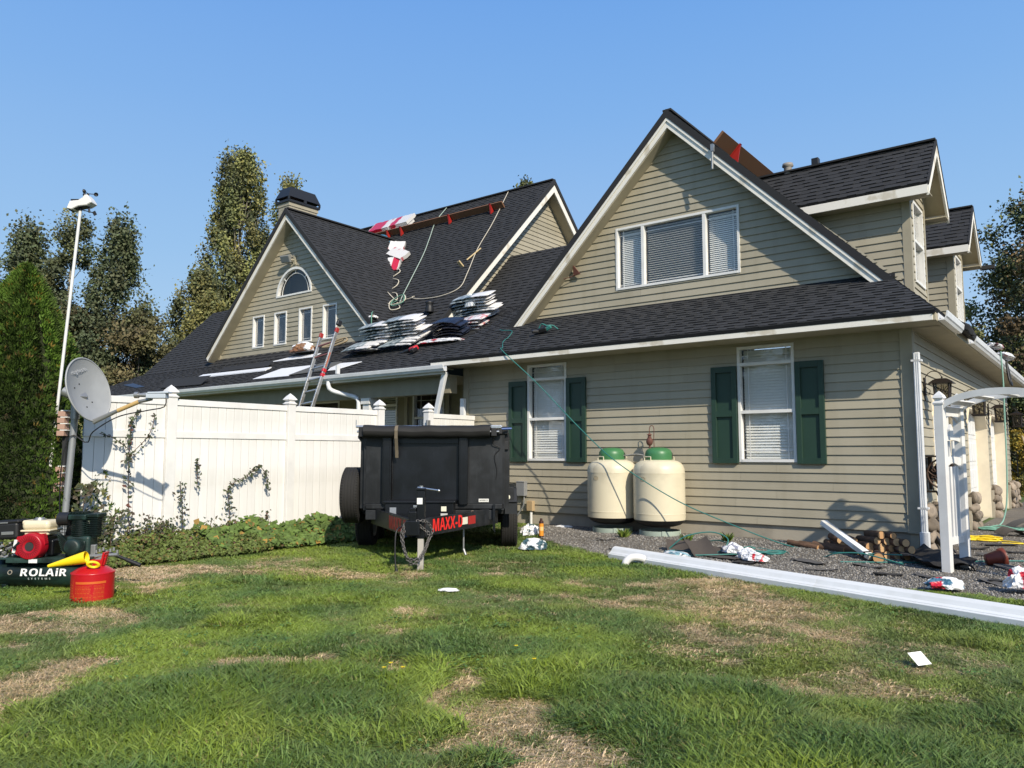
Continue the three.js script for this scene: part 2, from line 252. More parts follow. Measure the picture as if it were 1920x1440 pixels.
function roof(name, F, polys, { thick = 0.06, shingles = true, soffit = false, seed = 1, row = 0.128 } = {}) {
  const d = mb(); for (const p of polys) d.slab(p.map(([u, v]) => fp(F, u, v, 0)), F.N.clone().multiplyScalar(-thick));
  const r = d.build(name, M.roofDeck, house);
  if (soffit) { const b = mb(); for (const p of polys) b.poly(p.map(([u, v]) => fp(F, u, v, -thick - 0.004))); b.build('soffit', M.soffit, r); }
  if (!shingles) return r;
  const R = rng(seed);
  for (const poly of polys) {
    const vs = poly.map((p) => p[1]), us = poly.map((p) => p[0]), lo = Math.min(...vs), hi = Math.max(...vs), u0 = Math.min(...us), u1 = Math.max(...us);
    for (let k = Math.floor(lo / row + 1e-6); k * row < hi - 1e-3; k++) {
      let u = u0 - R() * 0.3, dbl = R() < 0.5;
      while (u < u1) {
        const w = dbl ? 0.10 + 0.14 * R() : 0.08 + 0.12 * R(), nb = dbl ? 0.020 : 0.009;
        const a = k * row - 0.012 * (R() < 0.3 ? R() : 0), q = clip2(clip2(clip2(clip2(poly, 0, -1, -a), 0, 1, k * row + row), -1, 0, -u), 1, 0, u + w);
        if (q.length > 2 && area2(q) > 4e-4) {
          const nAt = (v) => lerp(nb, 0.002, clamp((v - a) / row, 0, 1)) + 0.001;
          const g = mb(), top = q.map(([x, y]) => fp(F, x, y, nAt(y)));
          g.poly(top);
          for (let i = 0; i < q.length; i++) { const j = (i + 1) % q.length; if (Math.abs(q[i][1] - k * row - row) < 1e-6 && Math.abs(q[j][1] - k * row - row) < 1e-6) continue; g.poly([top[i], fp(F, ...q[i], -0.003), fp(F, ...q[j], -0.003), top[j]]); }
          const P = top[0], los = P.clone().sub(EYE).normalize().dot(F.N);
          pools.shingle.push({ g, parent: r, m: M['shingle' + (R() * 5 | 0)], size: area2(q) * Math.max(0.0, -los) / P.distanceToSquared(EYE) });
        }
        u += w; dbl = !dbl;
      }
    }
  }
  return r;
}
const S2 = Math.SQRT1_2, H5 = Math.hypot(1, 0.5);
const roofF = { // planes: O on the eave, u along it, v up the slope
  skirt: { O: V(0, 3.08, -10.574), U: X, Vs: V(0, 0.5 / H5, -1 / H5), N: V(0, 1 / H5, 0.5 / H5) },
  porch: { O: V(0, 2.97, -10.6), U: X, Vs: V(0, 0.5 / H5, -1 / H5), N: V(0, 1 / H5, 0.5 / H5) },
  conn: { O: V(0, 0, -9.341), U: X, Vs: V(0, S2, -S2), N: V(0, S2, S2) },
  main: { O: V(0, 0, -8.448), U: X, Vs: V(0, S2, -S2), N: V(0, S2, S2) },
};
const vSk = (z) => (-10.574 - z) * H5, vPo = (z) => (-10.6 - z) * H5, vY = (y) => y / S2;
const GX = -5.84, GY = 7.31, GZ = -12.03, GW = -12.32;                // garage ridge x and height, rake plane, gable wall

// garage, lower front wall with two windows
const FA = wallF('z', -11.194), WIN = [[-8.262, 1.185, -7.42, 2.90], [-4.353, 1.185, -3.511, 2.90]];
wall('garage_front_wall', FA, rectPts(-9.66, 0.29, -2.12, 2.98), WIN, { v0: 0.29, seed: 11 });
mb().box(-9.75, -0.1, -11.30, -2.02, 0.289, -11.215).build('foundation', M.concrete, house);
mb().box(-9.775, 0.28, -11.20, -9.655, 2.98, -11.160).build('corner_board', M.sidingTrim, house);
mb().box(-2.125, 0.28, -11.20, -1.976, 2.98, -11.162).build('corner_board', M.sidingTrim, house); mb().box(-2.00, 0.28, -11.32, -1.974, 2.98, -11.201).build('corner_board', M.sidingTrim, house);
mb().box(-10.06, 2.955, -11.19, -1.63, 2.97, -10.6).build('eave_soffit', M.soffit, house);
mb().box(-10.10, 2.945, -10.603, -1.63, 3.075, -10.574, 0.004).box(-10.10, 2.94, -11.2, -10.075, 3.07, -10.604).build('fascia', M.whiteWorn, house);
roof('skirt_roof', roofF.skirt, [
  [[-10.12, -0.03], [-1.60, -0.03], [-2.33, vSk(GZ)], [-2.42, vSk(-12.31)], [-9.26, vSk(-12.31)], [-10.12, vSk(-12.31)]],
  [[-10.12, vSk(-12.31)], [-9.3, vSk(-12.31)], [-7.2, vSk(-14.27)], [-10.12, vSk(-14.27)]]], { thick: 0.05, seed: 21 });
roof('connecting_roof', roofF.conn, [[[-12.27, vY(4.52)], [-10.05, vY(4.52)], [-6.2, vY(4.93)], [-5.9, vY(6.51)], [-12.27, vY(6.51)]]], { thick: 0.05, seed: 22 });
mb().slab([V(-12.27, 6.51, -15.86), V(-6, 6.51, -15.86), V(-6, 4.5, -17.87), V(-12.27, 4.5, -17.87)], V(0, -0.06, 0)).build('connecting_roof_back', M.roofDeck, house);
// garage upper gable wall
const FG = wallF('z', GW), GWIN = [-7.05, 4.305, -4.69, 5.47];
const gwp = [[-9.55, 3.90], [-2.24, 3.90], [-2.24, 3.62], [-2.24, 3.66], [GX, GY - 0.06], [-9.5, 3.65]];
wall('garage_gable_wall', FG, [[-9.42, 3.85], [-2.27, 3.85], [GX, GY - 0.10]], [GWIN], { v0: 0.29 - 0.02, seed: 12 });
mb().slab([V(-9.35, 3.90, -12.318), V(-2.36, 3.90, -12.318), V(-2.36, 3.965, -12.318), V(-9.35, 3.965, -12.318)], V(0, 0, 0.03)).build('flashing', M.roofEdge, house);
// garage main roof: right slope, left slope
{
  const Fr = { O: V(-1.60, 3.08, 0), U: V(0, 0, -1), Vs: V(-S2, S2, 0), N: V(S2, S2, 0) }, top = (GX + 1.60) / -S2;
  roof('garage_roof_right', Fr, [[[-GZ, 0.70], [23.4, 0.70], [23.4, top], [-GZ, top]], [[10.55, -0.03], [23.4, -0.03], [23.4, 0.70], [12.02, 1.03], [11.6, 0.70]]], { thick: 0.06, soffit: true, seed: 23 });
  const xl = 2 * GX + 1.60, Fl = { O: V(xl, 3.08, 0), U: Z, Vs: V(S2, S2, 0), N: V(-S2, S2, 0) };
  roof('garage_roof_left', Fl, [[[-23.4, 0.7], [GZ, 0.7], [GZ, top], [-23.4, top]]], { thick: 0.06, soffit: true, shingles: false });
  const rk = (s) => { const b = mb(), dn = V(s * -S2, -S2, 0).multiplyScalar(1), a = V(GX, GY, GZ), e2 = V(GX + s * 3.66, GY - 3.66, GZ), nrm = V(s * -S2, -S2, 0); const o1 = nrm.clone().multiplyScalar(0.105), o2 = nrm.clone().multiplyScalar(0.062 + 0.095);
    b.slab([V(GX, GY - 0.125, GZ - 0.03), V(GX + s * 3.56, GY - 3.56 - 0.125, GZ - 0.03), V(GX + s * 3.49, GY - 3.49 - 0.30, GZ - 0.03), V(GX, GY - 0.30, GZ - 0.03)], V(0, 0, 0.034));
    b.slab([V(GX, GY - 0.12, GZ + 0.0045), V(GX + s * 3.56, GY - 3.56 - 0.12, GZ + 0.0045), V(GX + s * 3.54, GY - 3.54 - 0.185, GZ + 0.0045), V(GX, GY - 0.185, GZ + 0.0045)], V(0, 0, 0.018)); return b; };
  rk(1).build('rake_board', M.whiteWorn, house); rk(-1).build('rake_board', M.whiteWorn, house);
  // dark shingle edge showing above the boards, and the sloping soffits
  const ed = mb(); for (const s of [1, -1]) ed.slab([V(GX, GY + 0.03, GZ - 0.02), V(GX + s * 3.60, GY - 3.57, GZ - 0.02), V(GX + s * 3.56, GY - 3.56 - 0.125, GZ - 0.02), V(GX, GY - 0.124, GZ - 0.02)], V(0, 0, 0.05)); ed.build('shingle_edge', M.roofEdge, house);
  const so = mb(); for (const s of [1, -1]) so.slab([V(GX, GY - 0.30, GZ - 0.031), V(GX + s * 3.5, GY - 3.80, GZ - 0.031), V(GX + s * 3.5, GY - 3.80, GW + 0.004), V(GX, GY - 0.30, GW + 0.004)], V(0, -0.012, 0)); so.build('rake_soffit', M.soffit, house);
  mb().beam(V(GX, GY + 0.02, GZ), V(GX, GY + 0.02, -23.4), 0.16, 0.035).build('ridge_cap', M.roofEdge, house);
}
// right side wall of the garage with three recessed doors
const FB = wallF('x', -2.005), DOORS = [[12.5, 15.4], [15.9, 18.75], [19.25, 22.1]], DT = 2.16;
{
  const cs = DOORS.map(([a, b]) => [[a, 0.0], [b, 0.0], [b, DT - 0.32], [b - 0.32, DT], [a + 0.32, DT], [a, DT - 0.32]]);
  const w = wall('garage_side_wall', FB, rectPts(11.2, 0.02, 23.2, 2.98), [...DOORS.map(([a, b]) => [a, 0, b, DT])], { v0: 0.29, seed: 13, cutShapes: DOORS.map(([a, b]) => [[a, 0.021], [b, 0.021], [b, DT - 0.32], [b - 0.32, DT], [a + 0.32, DT], [a, DT - 0.32]]) });
  for (const [a, b] of DOORS) {
    const f = mb(); for (const u of [a, b]) { const s = u === a ? 1 : -1; f.box(-2.215, 0.0, -u, -1.985, DT - 0.32, -(u + s * 0.035)); f.slab([fp(FB, u, DT - 0.32, 0.02), fp(FB, u + s * 0.32, DT, 0.02), fp(FB, u + s * 0.345, DT - 0.03, 0.02), fp(FB, u + s * 0.035, DT - 0.335, 0.02)], V(-0.225, 0, 0)); const c = [[u, DT - 0.32], [u + s * 0.32, DT], [u, DT]]; f.slab(c.map(([p, q]) => fp(FB, p, q, 0.001)), V(0.004, 0, 0)); }
    f.box(-2.215, DT - 0.03, -a - 0.34, -1.985, DT, -b + 0.34);
    f.build('door_frame', M.jamb, house);
    const d = mb(); d.box(-2.235, 0.01, -a, -2.205, DT, -b);
    for (let r = 0; r < 4; r++) { d.box(-2.206, 0.02 + r * 0.53, -a - 0.02, -2.197, 0.02 + r * 0.53 + 0.515, -b + 0.02); for (let c = 0; c < 4; c++) { const w0 = (b - a - 0.24) / 4, z0 = a + 0.12 + c * w0 + 0.05; d.boxc([-2.192, 0.28 + r * 0.53, -(z0 + (w0 - 0.1) / 2)], [0.016, 0.36, w0 - 0.1], [0, 0, 0], 0.006); } }
    d.build('garage_door', M.door, house);
  }
  mb().box(-2.0, 2.955, -23.2, -1.62, 2.97, -11.15).build('eave_soffit', M.soffit, house);
  mb().box(-1.63, 2.945, -23.4, -1.60, 3.06, -10.58).build('fascia', M.soffit, house);
  // foundation piers clad in round river stones
  const R = rng(5);
  for (const [a, b] of [[11.24, 12.42], [15.42, 15.88], [18.77, 19.23], [22.12, 23.15]]) {
    const pier = mb().box(-2.0, -0.05, -a, -1.93, 0.56, -b).build('stone_pier', M.concrete, house);
    const rows = 4, cols = Math.max(2, Math.round((b - a) / 0.24));
    for (let r = 0; r < rows; r++) for (let c = 0; c < cols; c++) {
      const g = new THREE.IcosahedronGeometry(1, 2), q = g.attributes.position; const sd = r * 31 + c * 7 + (a * 10 | 0);
      for (let i = 0; i < q.count; i++) { const v = V().fromBufferAttribute(q, i), k = 0.66 + 0.66 * vnoise(v.x * 1.7 + sd, v.y * 1.7 + v.z * 1.5, sd); q.setXYZ(i, v.x * k, v.y * k, v.z * k); }
      const mg = mergeVertices(g); mg.computeVertexNormals();
      const s = [0.06 + R() * 0.05, 0.07 + R() * 0.04, 0.5 * (b - a) / cols * (0.95 + 0.3 * R())], t = 0.5 + R() * 0.75;
      mb().add(mg, mat4([-1.925 + R() * 0.02, 0.07 + r * 0.155 + (R() - 0.5) * 0.03, -(a + (c + 0.5 + (r % 2 ? 0.2 : -0.1)) * (b - a) / cols)], [R(), R(), R() * 0.6], s)).build('stone', std([0.29 * t, 0.235 * t, 0.18 * t], 0.85, { map: T.blotch }), pier);
    }
  }
  // roof gutter along that eave
  const gut = (z0, z1) => { const s = new THREE.Shape([[0, 0], [0.075, 0], [0.09, 0.03], [0.105, 0.045], [0.115, 0.10], [0.115, 0.115], [0.10, 0.115], [0.098, 0.102], [0.09, 0.055], [0.07, 0.015], [0.012, 0.012], [0.01, 0.11], [0, 0.11]].map((p) => new THREE.Vector2(...p))); return mb().shape(s, z0 - z1, mat4([-1.598, 2.955, z1])); };
  gut(-10.72, -12.1).build('gutter', M.alum, house); gut(-13.35, -23.4).build('gutter', M.alum, house);
}
// dormers on the right slope
for (const zc of [-13.85, -18.13]) {
  const ry = 6.38, xr = -1.96, xw = -2.30, hw = 0.95, cw = 0.62;       // ridge height, rake plane, front wall, half roof width, half wall width
  const first = zc > -14;
  const FD = wallF('z', zc + cw), FW = wallF('x', xw), ey = ry - hw;
  wall('dormer_side_wall', FD, [[-5.0, ey - 0.12], [xw - 0.09, ey - 0.12], [xw - 0.09, 1.483 - xw - 0.05], [1.483 - ey - 0.2, ey - 0.2]].map(([a, b]) => [a, b]).filter((p, i) => i !== 0).concat([[-4.15, ey + 0.1]]).slice(0, 4), [], { v0: 0.29, seed: 31 + (first ? 0 : 1), minV: 3.4 });
  const dw = [-zc - 0.40, 4.02, -zc + 0.40, 5.36];
  wall('dormer_front_wall', FW, [[-zc - cw + 0.02, 3.72], [-zc + cw - 0.02, 3.72], [-zc + cw - 0.02, ey + hw - cw - 0.05], [-zc, ry - 0.08], [-zc - cw + 0.02, ey + hw - cw - 0.05]], [dw], { v0: 0.29, seed: 33, minV: 3.7 });
  mb().box(xw - 0.10, 3.70, zc + cw - 0.08, xw + 0.022, ey + 0.2, zc + cw + 0.022).build('corner_board', M.sidingTrim, house); mb().box(xw - 0.10, 3.70, zc - cw - 0.02, xw + 0.022, ey + 0.2, zc - cw + 0.08).build('corner_board', M.sidingTrim, house);
  const Lx = (y) => 1.483 - y, top = hw / S2;
  for (const s of [1, -1]) {
    const F = { O: V(0, ey, zc + s * hw), U: V(s, 0, 0), Vs: V(0, S2, -s * S2), N: V(0, S2, s * S2) };
    const pl = [[xr, 0], [xr, top], [Lx(ry) - 0.12, top], [Lx(ey) - 0.12, 0]].map(([u, v]) => [u * s, v]);
    roof('dormer_roof', F, [pl], { thick: 0.05, soffit: true, seed: 41 + s + (first ? 0 : 7), shingles: s > 0 });
    mb().box(xr - 0.01, ey - 0.17, zc + s * (hw + 0.002), Lx(ey) - 0.1, ey - 0.035, zc + s * (hw - 0.028)).build('fascia', M.whiteWorn, house);
    mb().box(xr + 0.0, ey - 0.155, zc + s * (hw - 0.03), Lx(ey) - 0.1, ey - 0.14, zc + s * (cw + 0.022)).build('eave_soffit', M.soffit, house);
    mb().slab([V(xr - 0.03, ry - 0.05, zc), V(xr - 0.03, ey - 0.05, zc + s * hw), V(xr - 0.03, ey - 0.20, zc + s * (hw - 0.02)), V(xr - 0.03, ry - 0.24, zc)], V(0.034, 0, 0)).build('rake_board', M.whiteWorn, house);
    mb().slab([V(xr - 0.02, ry + 0.025, zc), V(xr - 0.02, ey + 0.02, zc + s * hw), V(xr - 0.02, ey - 0.05, zc + s * hw), V(xr - 0.02, ry - 0.05, zc)], V(0.032, 0, 0)).build('shingle_edge', M.roofEdge, house);
  }
  mb().beam(V(xr, ry + 0.02, zc), V(Lx(ry), ry + 0.02, zc), 0.15, 0.03).build('ridge_cap', M.roofEdge, house);
  windowIn('dormer_window', FW, dw, { bars: [[0.52, 'rail']], slats: 0, munt: [[0.25, 0.75], [0.86]], top: 0.52 });
}

// main house: right gable end, front slopes, cross gable
const XM = -12.27, XR = -11.92, RY = 8.95, RZ = -17.40, CX = -16.97, CY = 7.79, CZ = -12.19, CWZ = -12.5;
{
  const FM = wallF('x', XM);
  wall('main_gable_wall', FM, [[-RZ - 5.2, 3.6], [-RZ + 5.2, 3.6], [-RZ, RY - 0.12]], [], { v0: 0.29, seed: 51, minV: 4.4 });
  const mainTop = vY(RY), k = vY(3.788);
  roof('main_roof_front', roofF.main, [
    [[XR, k - 0.01], [XR, vY(CY)], [CX, vY(CY)], [-13.6, vY(4.42)], [-13.6, k - 0.01]],
    [[XR, vY(CY)], [XR, mainTop], [-20.8, mainTop], [-20.8, vY(CY)]],
    [[-13.6, k - 0.01], [-13.6, vY(4.12)], [-20.3, vY(4.12)], [-20.3, k - 0.01]]], { thick: 0.07, soffit: true, seed: 24 });
  roof('left_wing_roof', roofF.main, [[[-24.3, k], [-20.3, k], [-19.0, vY(6.16)], [-24.3, vY(6.16)]]], { thick: 0.06, seed: 25 });
  mb().slab([V(-24.3, 6.16, -14.6), V(-18, 6.16, -14.6), V(-18, 3.6, -17.2), V(-24.3, 3.6, -17.2)], V(0, -0.06, 0)).build('left_wing_roof_back', M.roofDeck, house);
  mb().slab([V(XR, RY, RZ), V(-20.8, RY, RZ), V(-20.8, 4.0, RZ - 4.95), V(XR, 4.0, RZ - 4.95)], V(0, -0.07, 0)).build('main_roof_back', M.roofDeck, house);
  mb().beam(V(XR, RY + 0.02, RZ), V(-20.8, RY + 0.02, RZ), 0.16, 0.035).build('ridge_cap', M.roofEdge, house);
  for (const s of [1, -1]) {
    const L = s > 0 ? 5.05 : 5.0, dz = s;
    mb().slab([V(XR - 0.03, RY - 0.12, RZ), V(XR - 0.03, RY - L - 0.12, RZ + dz * L), V(XR - 0.03, RY - L - 0.26, RZ + dz * (L - 0.04)), V(XR - 0.03, RY - 0.34, RZ)], V(0.034, 0, 0)).build('rake_board', M.whiteWorn, house);
    mb().slab([V(XR - 0.02, RY + 0.03, RZ), V(XR - 0.02, RY - L + 0.03, RZ + dz * L), V(XR - 0.02, RY - L - 0.12, RZ + dz * L), V(XR - 0.02, RY - 0.12, RZ)], V(0.05, 0, 0)).build('shingle_edge', M.roofEdge, house);
    mb().slab([V(XR - 0.031, RY - 0.33, RZ), V(XR - 0.031, RY - L - 0.25, RZ + dz * (L - 0.08)), V(XM + 0.002, RY - L - 0.25, RZ + dz * (L - 0.08)), V(XM + 0.002, RY - 0.33, RZ)], V(0, -0.012, 0)).build('rake_soffit', M.soffit, house);
  }
  // porch roof with its gutter
  roof('porch_roof', roofF.porch, [
    [[-25.5, 0], [-10.10, 0], [-10.10, vPo(-12.24)], [-24.5, vPo(-12.24)]],
    [[-12.27, vPo(-12.24)], [-10.10, vPo(-12.24)], [-10.10, vPo(-14.12)], [-12.27, vPo(-14.12)]]], { thick: 0.05, seed: 26 });
  mb().slab([V(-25.5, 2.95, -10.6), V(-24.5, 3.77, -12.24), V(-24.3, 3.77, -17), V(-25.5, 2.95, -18)], V(0, -0.05, 0)).build('porch_roof_left', M.roofDeck, house);
  const s = new THREE.Shape([[0, 0], [0.075, 0], [0.09, 0.03], [0.105, 0.045], [0.115, 0.10], [0.115, 0.115], [0.10, 0.115], [0.098, 0.102], [0.09, 0.055], [0.07, 0.015], [0.012, 0.012], [0.01, 0.11], [0, 0.11]].map((p) => new THREE.Vector2(-p[0], p[1])));
  mb().shape(s, 15.9, mat4([-25.6, 2.845, -10.595], [0, Math.PI / 2, 0])).build('porch_gutter', M.alum, house);
  mb().box(-25.5, 2.80, -10.64, -9.8, 2.95, -10.605).build('fascia', M.white, house);
  mb().box(-25.5, 2.79, -12.5, -9.8, 2.80, -10.64).build('porch_ceiling', M.porchWall, house);
  mb().box(-24.5, 2.46, -11.05, -9.85, 2.79, -10.85).build('porch_beam', M.porchWall, house);
  const pw = [[-13.9, 1.2, -12.96, 2.88], [-12.46, 0.05, -11.5, 2.84], [-17.2, 1.0, -15.0, 2.62]];
  const FP = wallF('z', CWZ);
  wall('porch_wall', FP, rectPts(-25.0, 0.0, -9.8, 2.80), pw, { v0: 0.29, seed: 52, m: M.porchWall, sheath: M.porchWall, minV: 1.4 });
  mb().box(-9.83, 0, -12.5, -9.79, 2.95, -11.2).build('alcove_wall', M.porchWall, house);
  mb().box(-25, -0.05, -12.5, -9.8, 0.12, -10.7).build('porch_floor', M.concrete, house);
  for (const x of [-15.75, -12.2, -19.4, -22.8]) mb().box(x - 0.1, 0.1, -11.05, x + 0.1, 2.46, -10.85, 0.006).box(x - 0.13, 2.34, -11.08, x + 0.13, 2.459, -10.82).box(x - 0.13, 0.1, -11.08, x + 0.13, 0.35, -10.82).build('porch_column', M.white, house);
  windowIn('porch_window', FP, pw[0], { bars: [[0.74, 'rail']], slats: 28, munt: [[0.14, 0.86], [0.84]], top: 0.74 });
  windowIn('porch_window', FP, pw[2], { bars: [[0.5, 'mull']], slats: 0, munt: [[0.06, 0.94], [0.86]], top: 0 });
  windowIn('porch_door', FP, pw[1], { bars: [[0.74, 'rail']], slats: 0, munt: [[0.2, 0.8], [0.88]], top: 0.74 });
  mb().box(-12.70, 0.05, -12.49, -12.6, 2.79, -12.44).box(-11.42, 0.05, -12.49, -11.32, 2.79, -12.44).build('door_trim', M.sidingTrim, house);
  // cross gable over the porch
  const arch = []; for (let i = 0; i <= 24; i++) { const t = Math.PI * i / 24; arch.push([-16.95 + 0.76 * Math.cos(t), 5.515 + 0.76 * Math.sin(t)]); }
  const cw = [[-18.76, 4.22, -18.22, 5.12], [-17.77, 4.22, -17.22, 5.12], [-16.70, 4.20, -16.15, 5.12], [-15.72, 4.20, -15.17, 5.10]];
  const FC = wallF('z', CWZ), AH = []; for (let i = 0; i < 12; i++) { const y0 = 5.515 + 0.76 * i / 12, y1 = 5.515 + 0.76 * (i + 1) / 12, h = 0.76 * Math.sqrt(1 - Math.pow((i + 0.35) / 12, 2)); AH.push([-16.95 - h, y0, -16.95 + h, y1]); }
  wall('cross_gable_wall', FC, [[-20.36, 4.02], [-13.94, 4.02], [-13.94, 4.45], [CX, CY - 0.12], [-20.36, 4.15]], [...cw, ...AH], { v0: 0.29, seed: 53, minV: 4.0, cutShapes: [...cw.map((h) => rectPts(...h)), arch] });
  mb().box(-20.40, 4.0, -12.49, -20.30, 4.30, -12.465).box(-13.98, 4.0, -12.49, -13.90, 4.42, -12.465).box(-20.40, 3.94, -12.49, -13.9, 4.03, -12.46).box(-13.92, 3.9, -13.1, -13.90, 4.45, -12.5).build('wall_trim', M.sidingTrim, house);
  for (const h of cw) windowIn('gable_window', FC, h, { bars: [], slats: 0, munt: [[0.2, 0.8], [0.12, 0.86]], top: 0, side: true });
  { // half-round window
    const o = new THREE.Shape(arch.map((p) => new THREE.Vector2(...p))), i2 = arch.map(([x, y]) => new THREE.Vector2(-16.95 + (x + 16.95) * 0.92, Math.max(5.56, 5.515 + (y - 5.515) * 0.92)));
    o.holes.push(new THREE.Path(i2));
    const f = mb().shape(o, 0.10, mat4([0, 0, CWZ - 0.07])).build('arched_window', M.white, house);
    const pts = []; for (let i = 0; i <= 20; i++) { const t = Math.PI * i / 20; pts.push(V(-16.95 + 0.56 * Math.cos(t), 5.55 + 0.56 * Math.sin(t), CWZ - 0.03)); }
    const mu = mb().tube(pts, 0.011, 5); for (const t of [0.25, 0.5, 0.75]) { const a = Math.PI * t; mu.beam(V(-16.95 + 0.56 * Math.cos(a), 5.55 + 0.56 * Math.sin(a), CWZ - 0.03), V(-16.95 + 0.71 * Math.cos(a), 5.52 + 0.71 * Math.sin(a), CWZ - 0.03), 0.02, 0.02, Z); } mu.build('muntin', M.white, f);
    const sh = new THREE.Shape(i2); mb().add(new THREE.ShapeGeometry(sh), mat4([0, 0, CWZ - 0.045])).build('pane', M.glass, f);
    mb().box(-17.75, 5.45, CWZ - 0.5, -16.15, 6.3, CWZ - 0.45).build('backing', M.room, f);
  }
  const F1 = { O: V(CX, CY, 0), U: V(0, 0, -1), Vs: V(-S2, S2, 0), N: V(S2, S2, 0) };
  const cv = (y) => (y - CY) / S2;                                     // v measured down from the ridge, so negative
  roof('cross_roof_right', F1, [[[-CZ, cv(4.43)], [12.88, cv(4.43)], [16.25, 0], [-CZ, 0]]], { thick: 0.06, soffit: true, seed: 27 });
  const F2 = { O: V(CX, CY, 0), U: Z, Vs: V(S2, S2, 0), N: V(-S2, S2, 0) };
  roof('cross_roof_left', F2, [[[-16.25, 0], [CZ, 0], [CZ, cv(4.20)], [-12.6, cv(4.20)]]], { thick: 0.06, soffit: true, shingles: false });
  mb().beam(V(CX, CY + 0.02, CZ), V(CX, CY + 0.02, -16.2), 0.16, 0.035).build('ridge_cap', M.roofEdge, house);
  for (const [s, L] of [[1, 3.44], [-1, 3.60]]) {
    mb().slab([V(CX, CY - 0.12, CZ - 0.03), V(CX + s * L, CY - L - 0.12, CZ - 0.03), V(CX + s * (L - 0.06), CY - L - 0.215, CZ - 0.03), V(CX, CY - 0.285, CZ - 0.03)], V(0, 0, 0.034)).build('rake_board', M.whiteWorn, house);
    mb().slab([V(CX, CY + 0.03, CZ - 0.02), V(CX + s * L, CY - L + 0.03, CZ - 0.02), V(CX + s * L, CY - L - 0.12, CZ - 0.02), V(CX, CY - 0.12, CZ - 0.02)], V(0, 0, 0.055)).build('shingle_edge', M.roofEdge, house);
    mb().slab([V(CX, CY - 0.29, CZ - 0.031), V(CX + s * (L - 0.06), CY - L - 0.23, CZ - 0.031), V(CX + s * (L - 0.06), CY - L - 0.23, CWZ + 0.004), V(CX, CY - 0.29, CWZ + 0.004)], V(0, -0.012, 0)).build('rake_soffit', M.soffit, house);
  }
  // valley flashing
  mb().slab([V(-13.75, 4.57, -12.98), V(-13.88, 4.66, -13.15), V(-16.85, 7.66, -16.1), V(-16.75, 7.6, -16.02)], V(0.02, 0.03, 0.02)).build('valley_flashing', M.roofEdge, house);
  // chimney: sided chase under a black tapered cap
  const ch = mb().box(-20.28, 5.5, -15.36, -19.76, 9.10, -14.30).box(-20.31, 9.0, -15.39, -19.73, 9.12, -14.27).build('chimney', M.sidingTrim, house);
  for (let y = 7.4; y < 9.0; y += 0.125) mb().slab([V(-19.758, y, -15.36), V(-19.758, y, -14.30), V(-19.758, y + 0.12, -14.30), V(-19.758, y + 0.12, -15.36)], V(0.004, 0, 0)).slab([V(-19.745, y, -15.36), V(-19.745, y, -14.30), V(-19.758, y + 0.01, -14.30), V(-19.758, y + 0.01, -15.36)], V(0, 0.01, 0)).box(-20.28, y, -14.298, -19.76, y + 0.12, -14.287).build('siding_course', M.siding, ch);
  const cap = mb(); const lo = [[-20.38, -14.22], [-19.68, -14.22], [-19.68, -15.44], [-20.38, -15.44]], hi = [[-20.27, -14.36], [-19.79, -14.36], [-19.79, -15.30], [-20.27, -15.30]];
  for (let i = 0; i < 4; i++) { const j = (i + 1) % 4; cap.poly([V(lo[i][0], 9.28, lo[i][1]), V(lo[j][0], 9.28, lo[j][1]), V(hi[j][0], 9.62, hi[j][1]), V(hi[i][0], 9.62, hi[i][1])]); }
  cap.poly(hi.map(([x, z]) => V(x, 9.62, z))); cap.box(-20.37, 9.12, -15.43, -19.69, 9.19, -14.23);
  for (const [x, z] of lo) cap.box(x - 0.0 + (x < -20 ? 0 : -0.05), 9.18, z + (z > -15 ? -0.05 : 0), x + (x < -20 ? 0.05 : 0), 9.29, z + (z > -15 ? 0 : 0.05)); cap.box(-19.73, 9.18, -14.9, -19.68, 9.29, -14.8);
  cap.build('chimney_cap', M.black, ch); mb().cyl(V(-20.03, 9.1, -14.83), V(-20.03, 9.26, -14.83), 0.16).build('flue', M.galv, ch);
}
